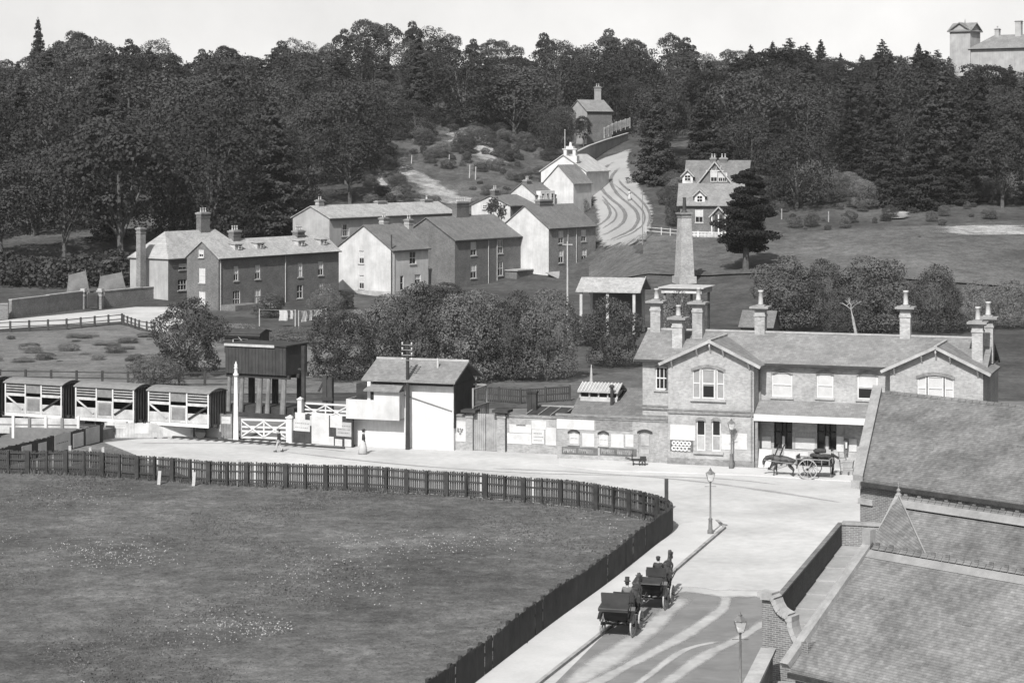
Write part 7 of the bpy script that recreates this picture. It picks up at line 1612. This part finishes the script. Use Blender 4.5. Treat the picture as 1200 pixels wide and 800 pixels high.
# ------------------------------------------------------------------ camera, sun and sky
cam=bpy.data.cameras.new('camera'); co=bpy.data.objects.new('camera',cam); COL.objects.link(co)
cam.sensor_width=36; cam.lens=36*F/1200; cam.shift_y=-(400-HY)/1200; cam.clip_start=1; cam.clip_end=9000
co.location=(0,0,H); co.rotation_euler=(R(90),0,0); SC.camera=co
SUN_AZ,SUN_EL=197.0,44.0
sl=bpy.data.lights.new('sun','SUN'); sl.energy=4.5; sl.angle=R(.6); sl.color=(1,.985,.965); so=bpy.data.objects.new('sun',sl); COL.objects.link(so)
d=Vector((math.sin(R(SUN_AZ))*math.cos(R(SUN_EL)),math.cos(R(SUN_AZ))*math.cos(R(SUN_EL)),math.sin(R(SUN_EL)))); so.rotation_euler=d.to_track_quat('Z','Y').to_euler(); so.location=(-40,-60,90)
# pale backdrop added to brighten the sky behind the hills, lit by the sun
def backdropmat():
    m,nt,b=nodes('sky_backdrop'); g=N(nt,'ShaderNodeNewGeometry'); n=noise(nt,g.outputs['Position'],.0014,6,.6); n2=noise(nt,g.outputs['Position'],.006,4,.6)
    nt.links.new(mult(nt,ramp(nt,n,[(.3,.5),(.7,.58)]),ramp(nt,n2,[(.3,.94),(.7,1)])),b.inputs['Base Color']); b.inputs['Roughness'].default_value=1; b.inputs['Specular IOR Level'].default_value=0; return m
m=MB(); rows=[]
for j in range(9):
    e=-.02+.052*j; rows.append([(6000*math.sin(a)*math.cos(e),6000*math.cos(a)*math.cos(e),6000*math.sin(e)) for a in [R(-55+4*i) for i in range(29)]])
m.grid(rows); tag(m.build('sky',backdropmat(),smooth=True),kind='structure')
w=bpy.data.worlds.new('World'); SC.world=w; w.use_nodes=True; nt=w.node_tree; bg=nt.nodes['Background']
sk=nt.nodes.new('ShaderNodeTexSky'); sk.sky_type='NISHITA'; sk.sun_disc=False; sk.sun_elevation=R(SUN_EL); sk.sun_rotation=R(SUN_AZ); sk.air_density=1.0; sk.dust_density=5.0; sk.ozone_density=1.0
bw=nt.nodes.new('ShaderNodeSeparateColor'); nt.links.new(sk.outputs[0],bw.inputs[0]); nt.links.new(bw.outputs[2],bg.inputs[0])   # the plate sees blue light only
bg.inputs[1].default_value=.075
vs=SC.view_settings; vs.view_transform='Standard'; vs.look='None'; vs.exposure=.42; vs.gamma=1; vs.use_curve_mapping=False
SC.display_settings.display_device='sRGB'
SC.cycles.max_bounces=6; SC.cycles.transparent_max_bounces=6

m=MB(); m.box(-320,320,-40,780,-1.5,75)
hz=bpy.data.materials.new('haze'); hz.use_nodes=True; nt=hz.node_tree; nt.nodes.clear(); out=nt.nodes.new('ShaderNodeOutputMaterial'); pv_=nt.nodes.new('ShaderNodeVolumePrincipled'); pv_.inputs['Density'].default_value=.00007; pv_.inputs['Color'].default_value=(.9,.9,.9,1); pv_.inputs['Anisotropy'].default_value=.0; nt.links.new(pv_.outputs[0],out.inputs['Volume'])
tag(m.build('haze',hz),kind='stuff')
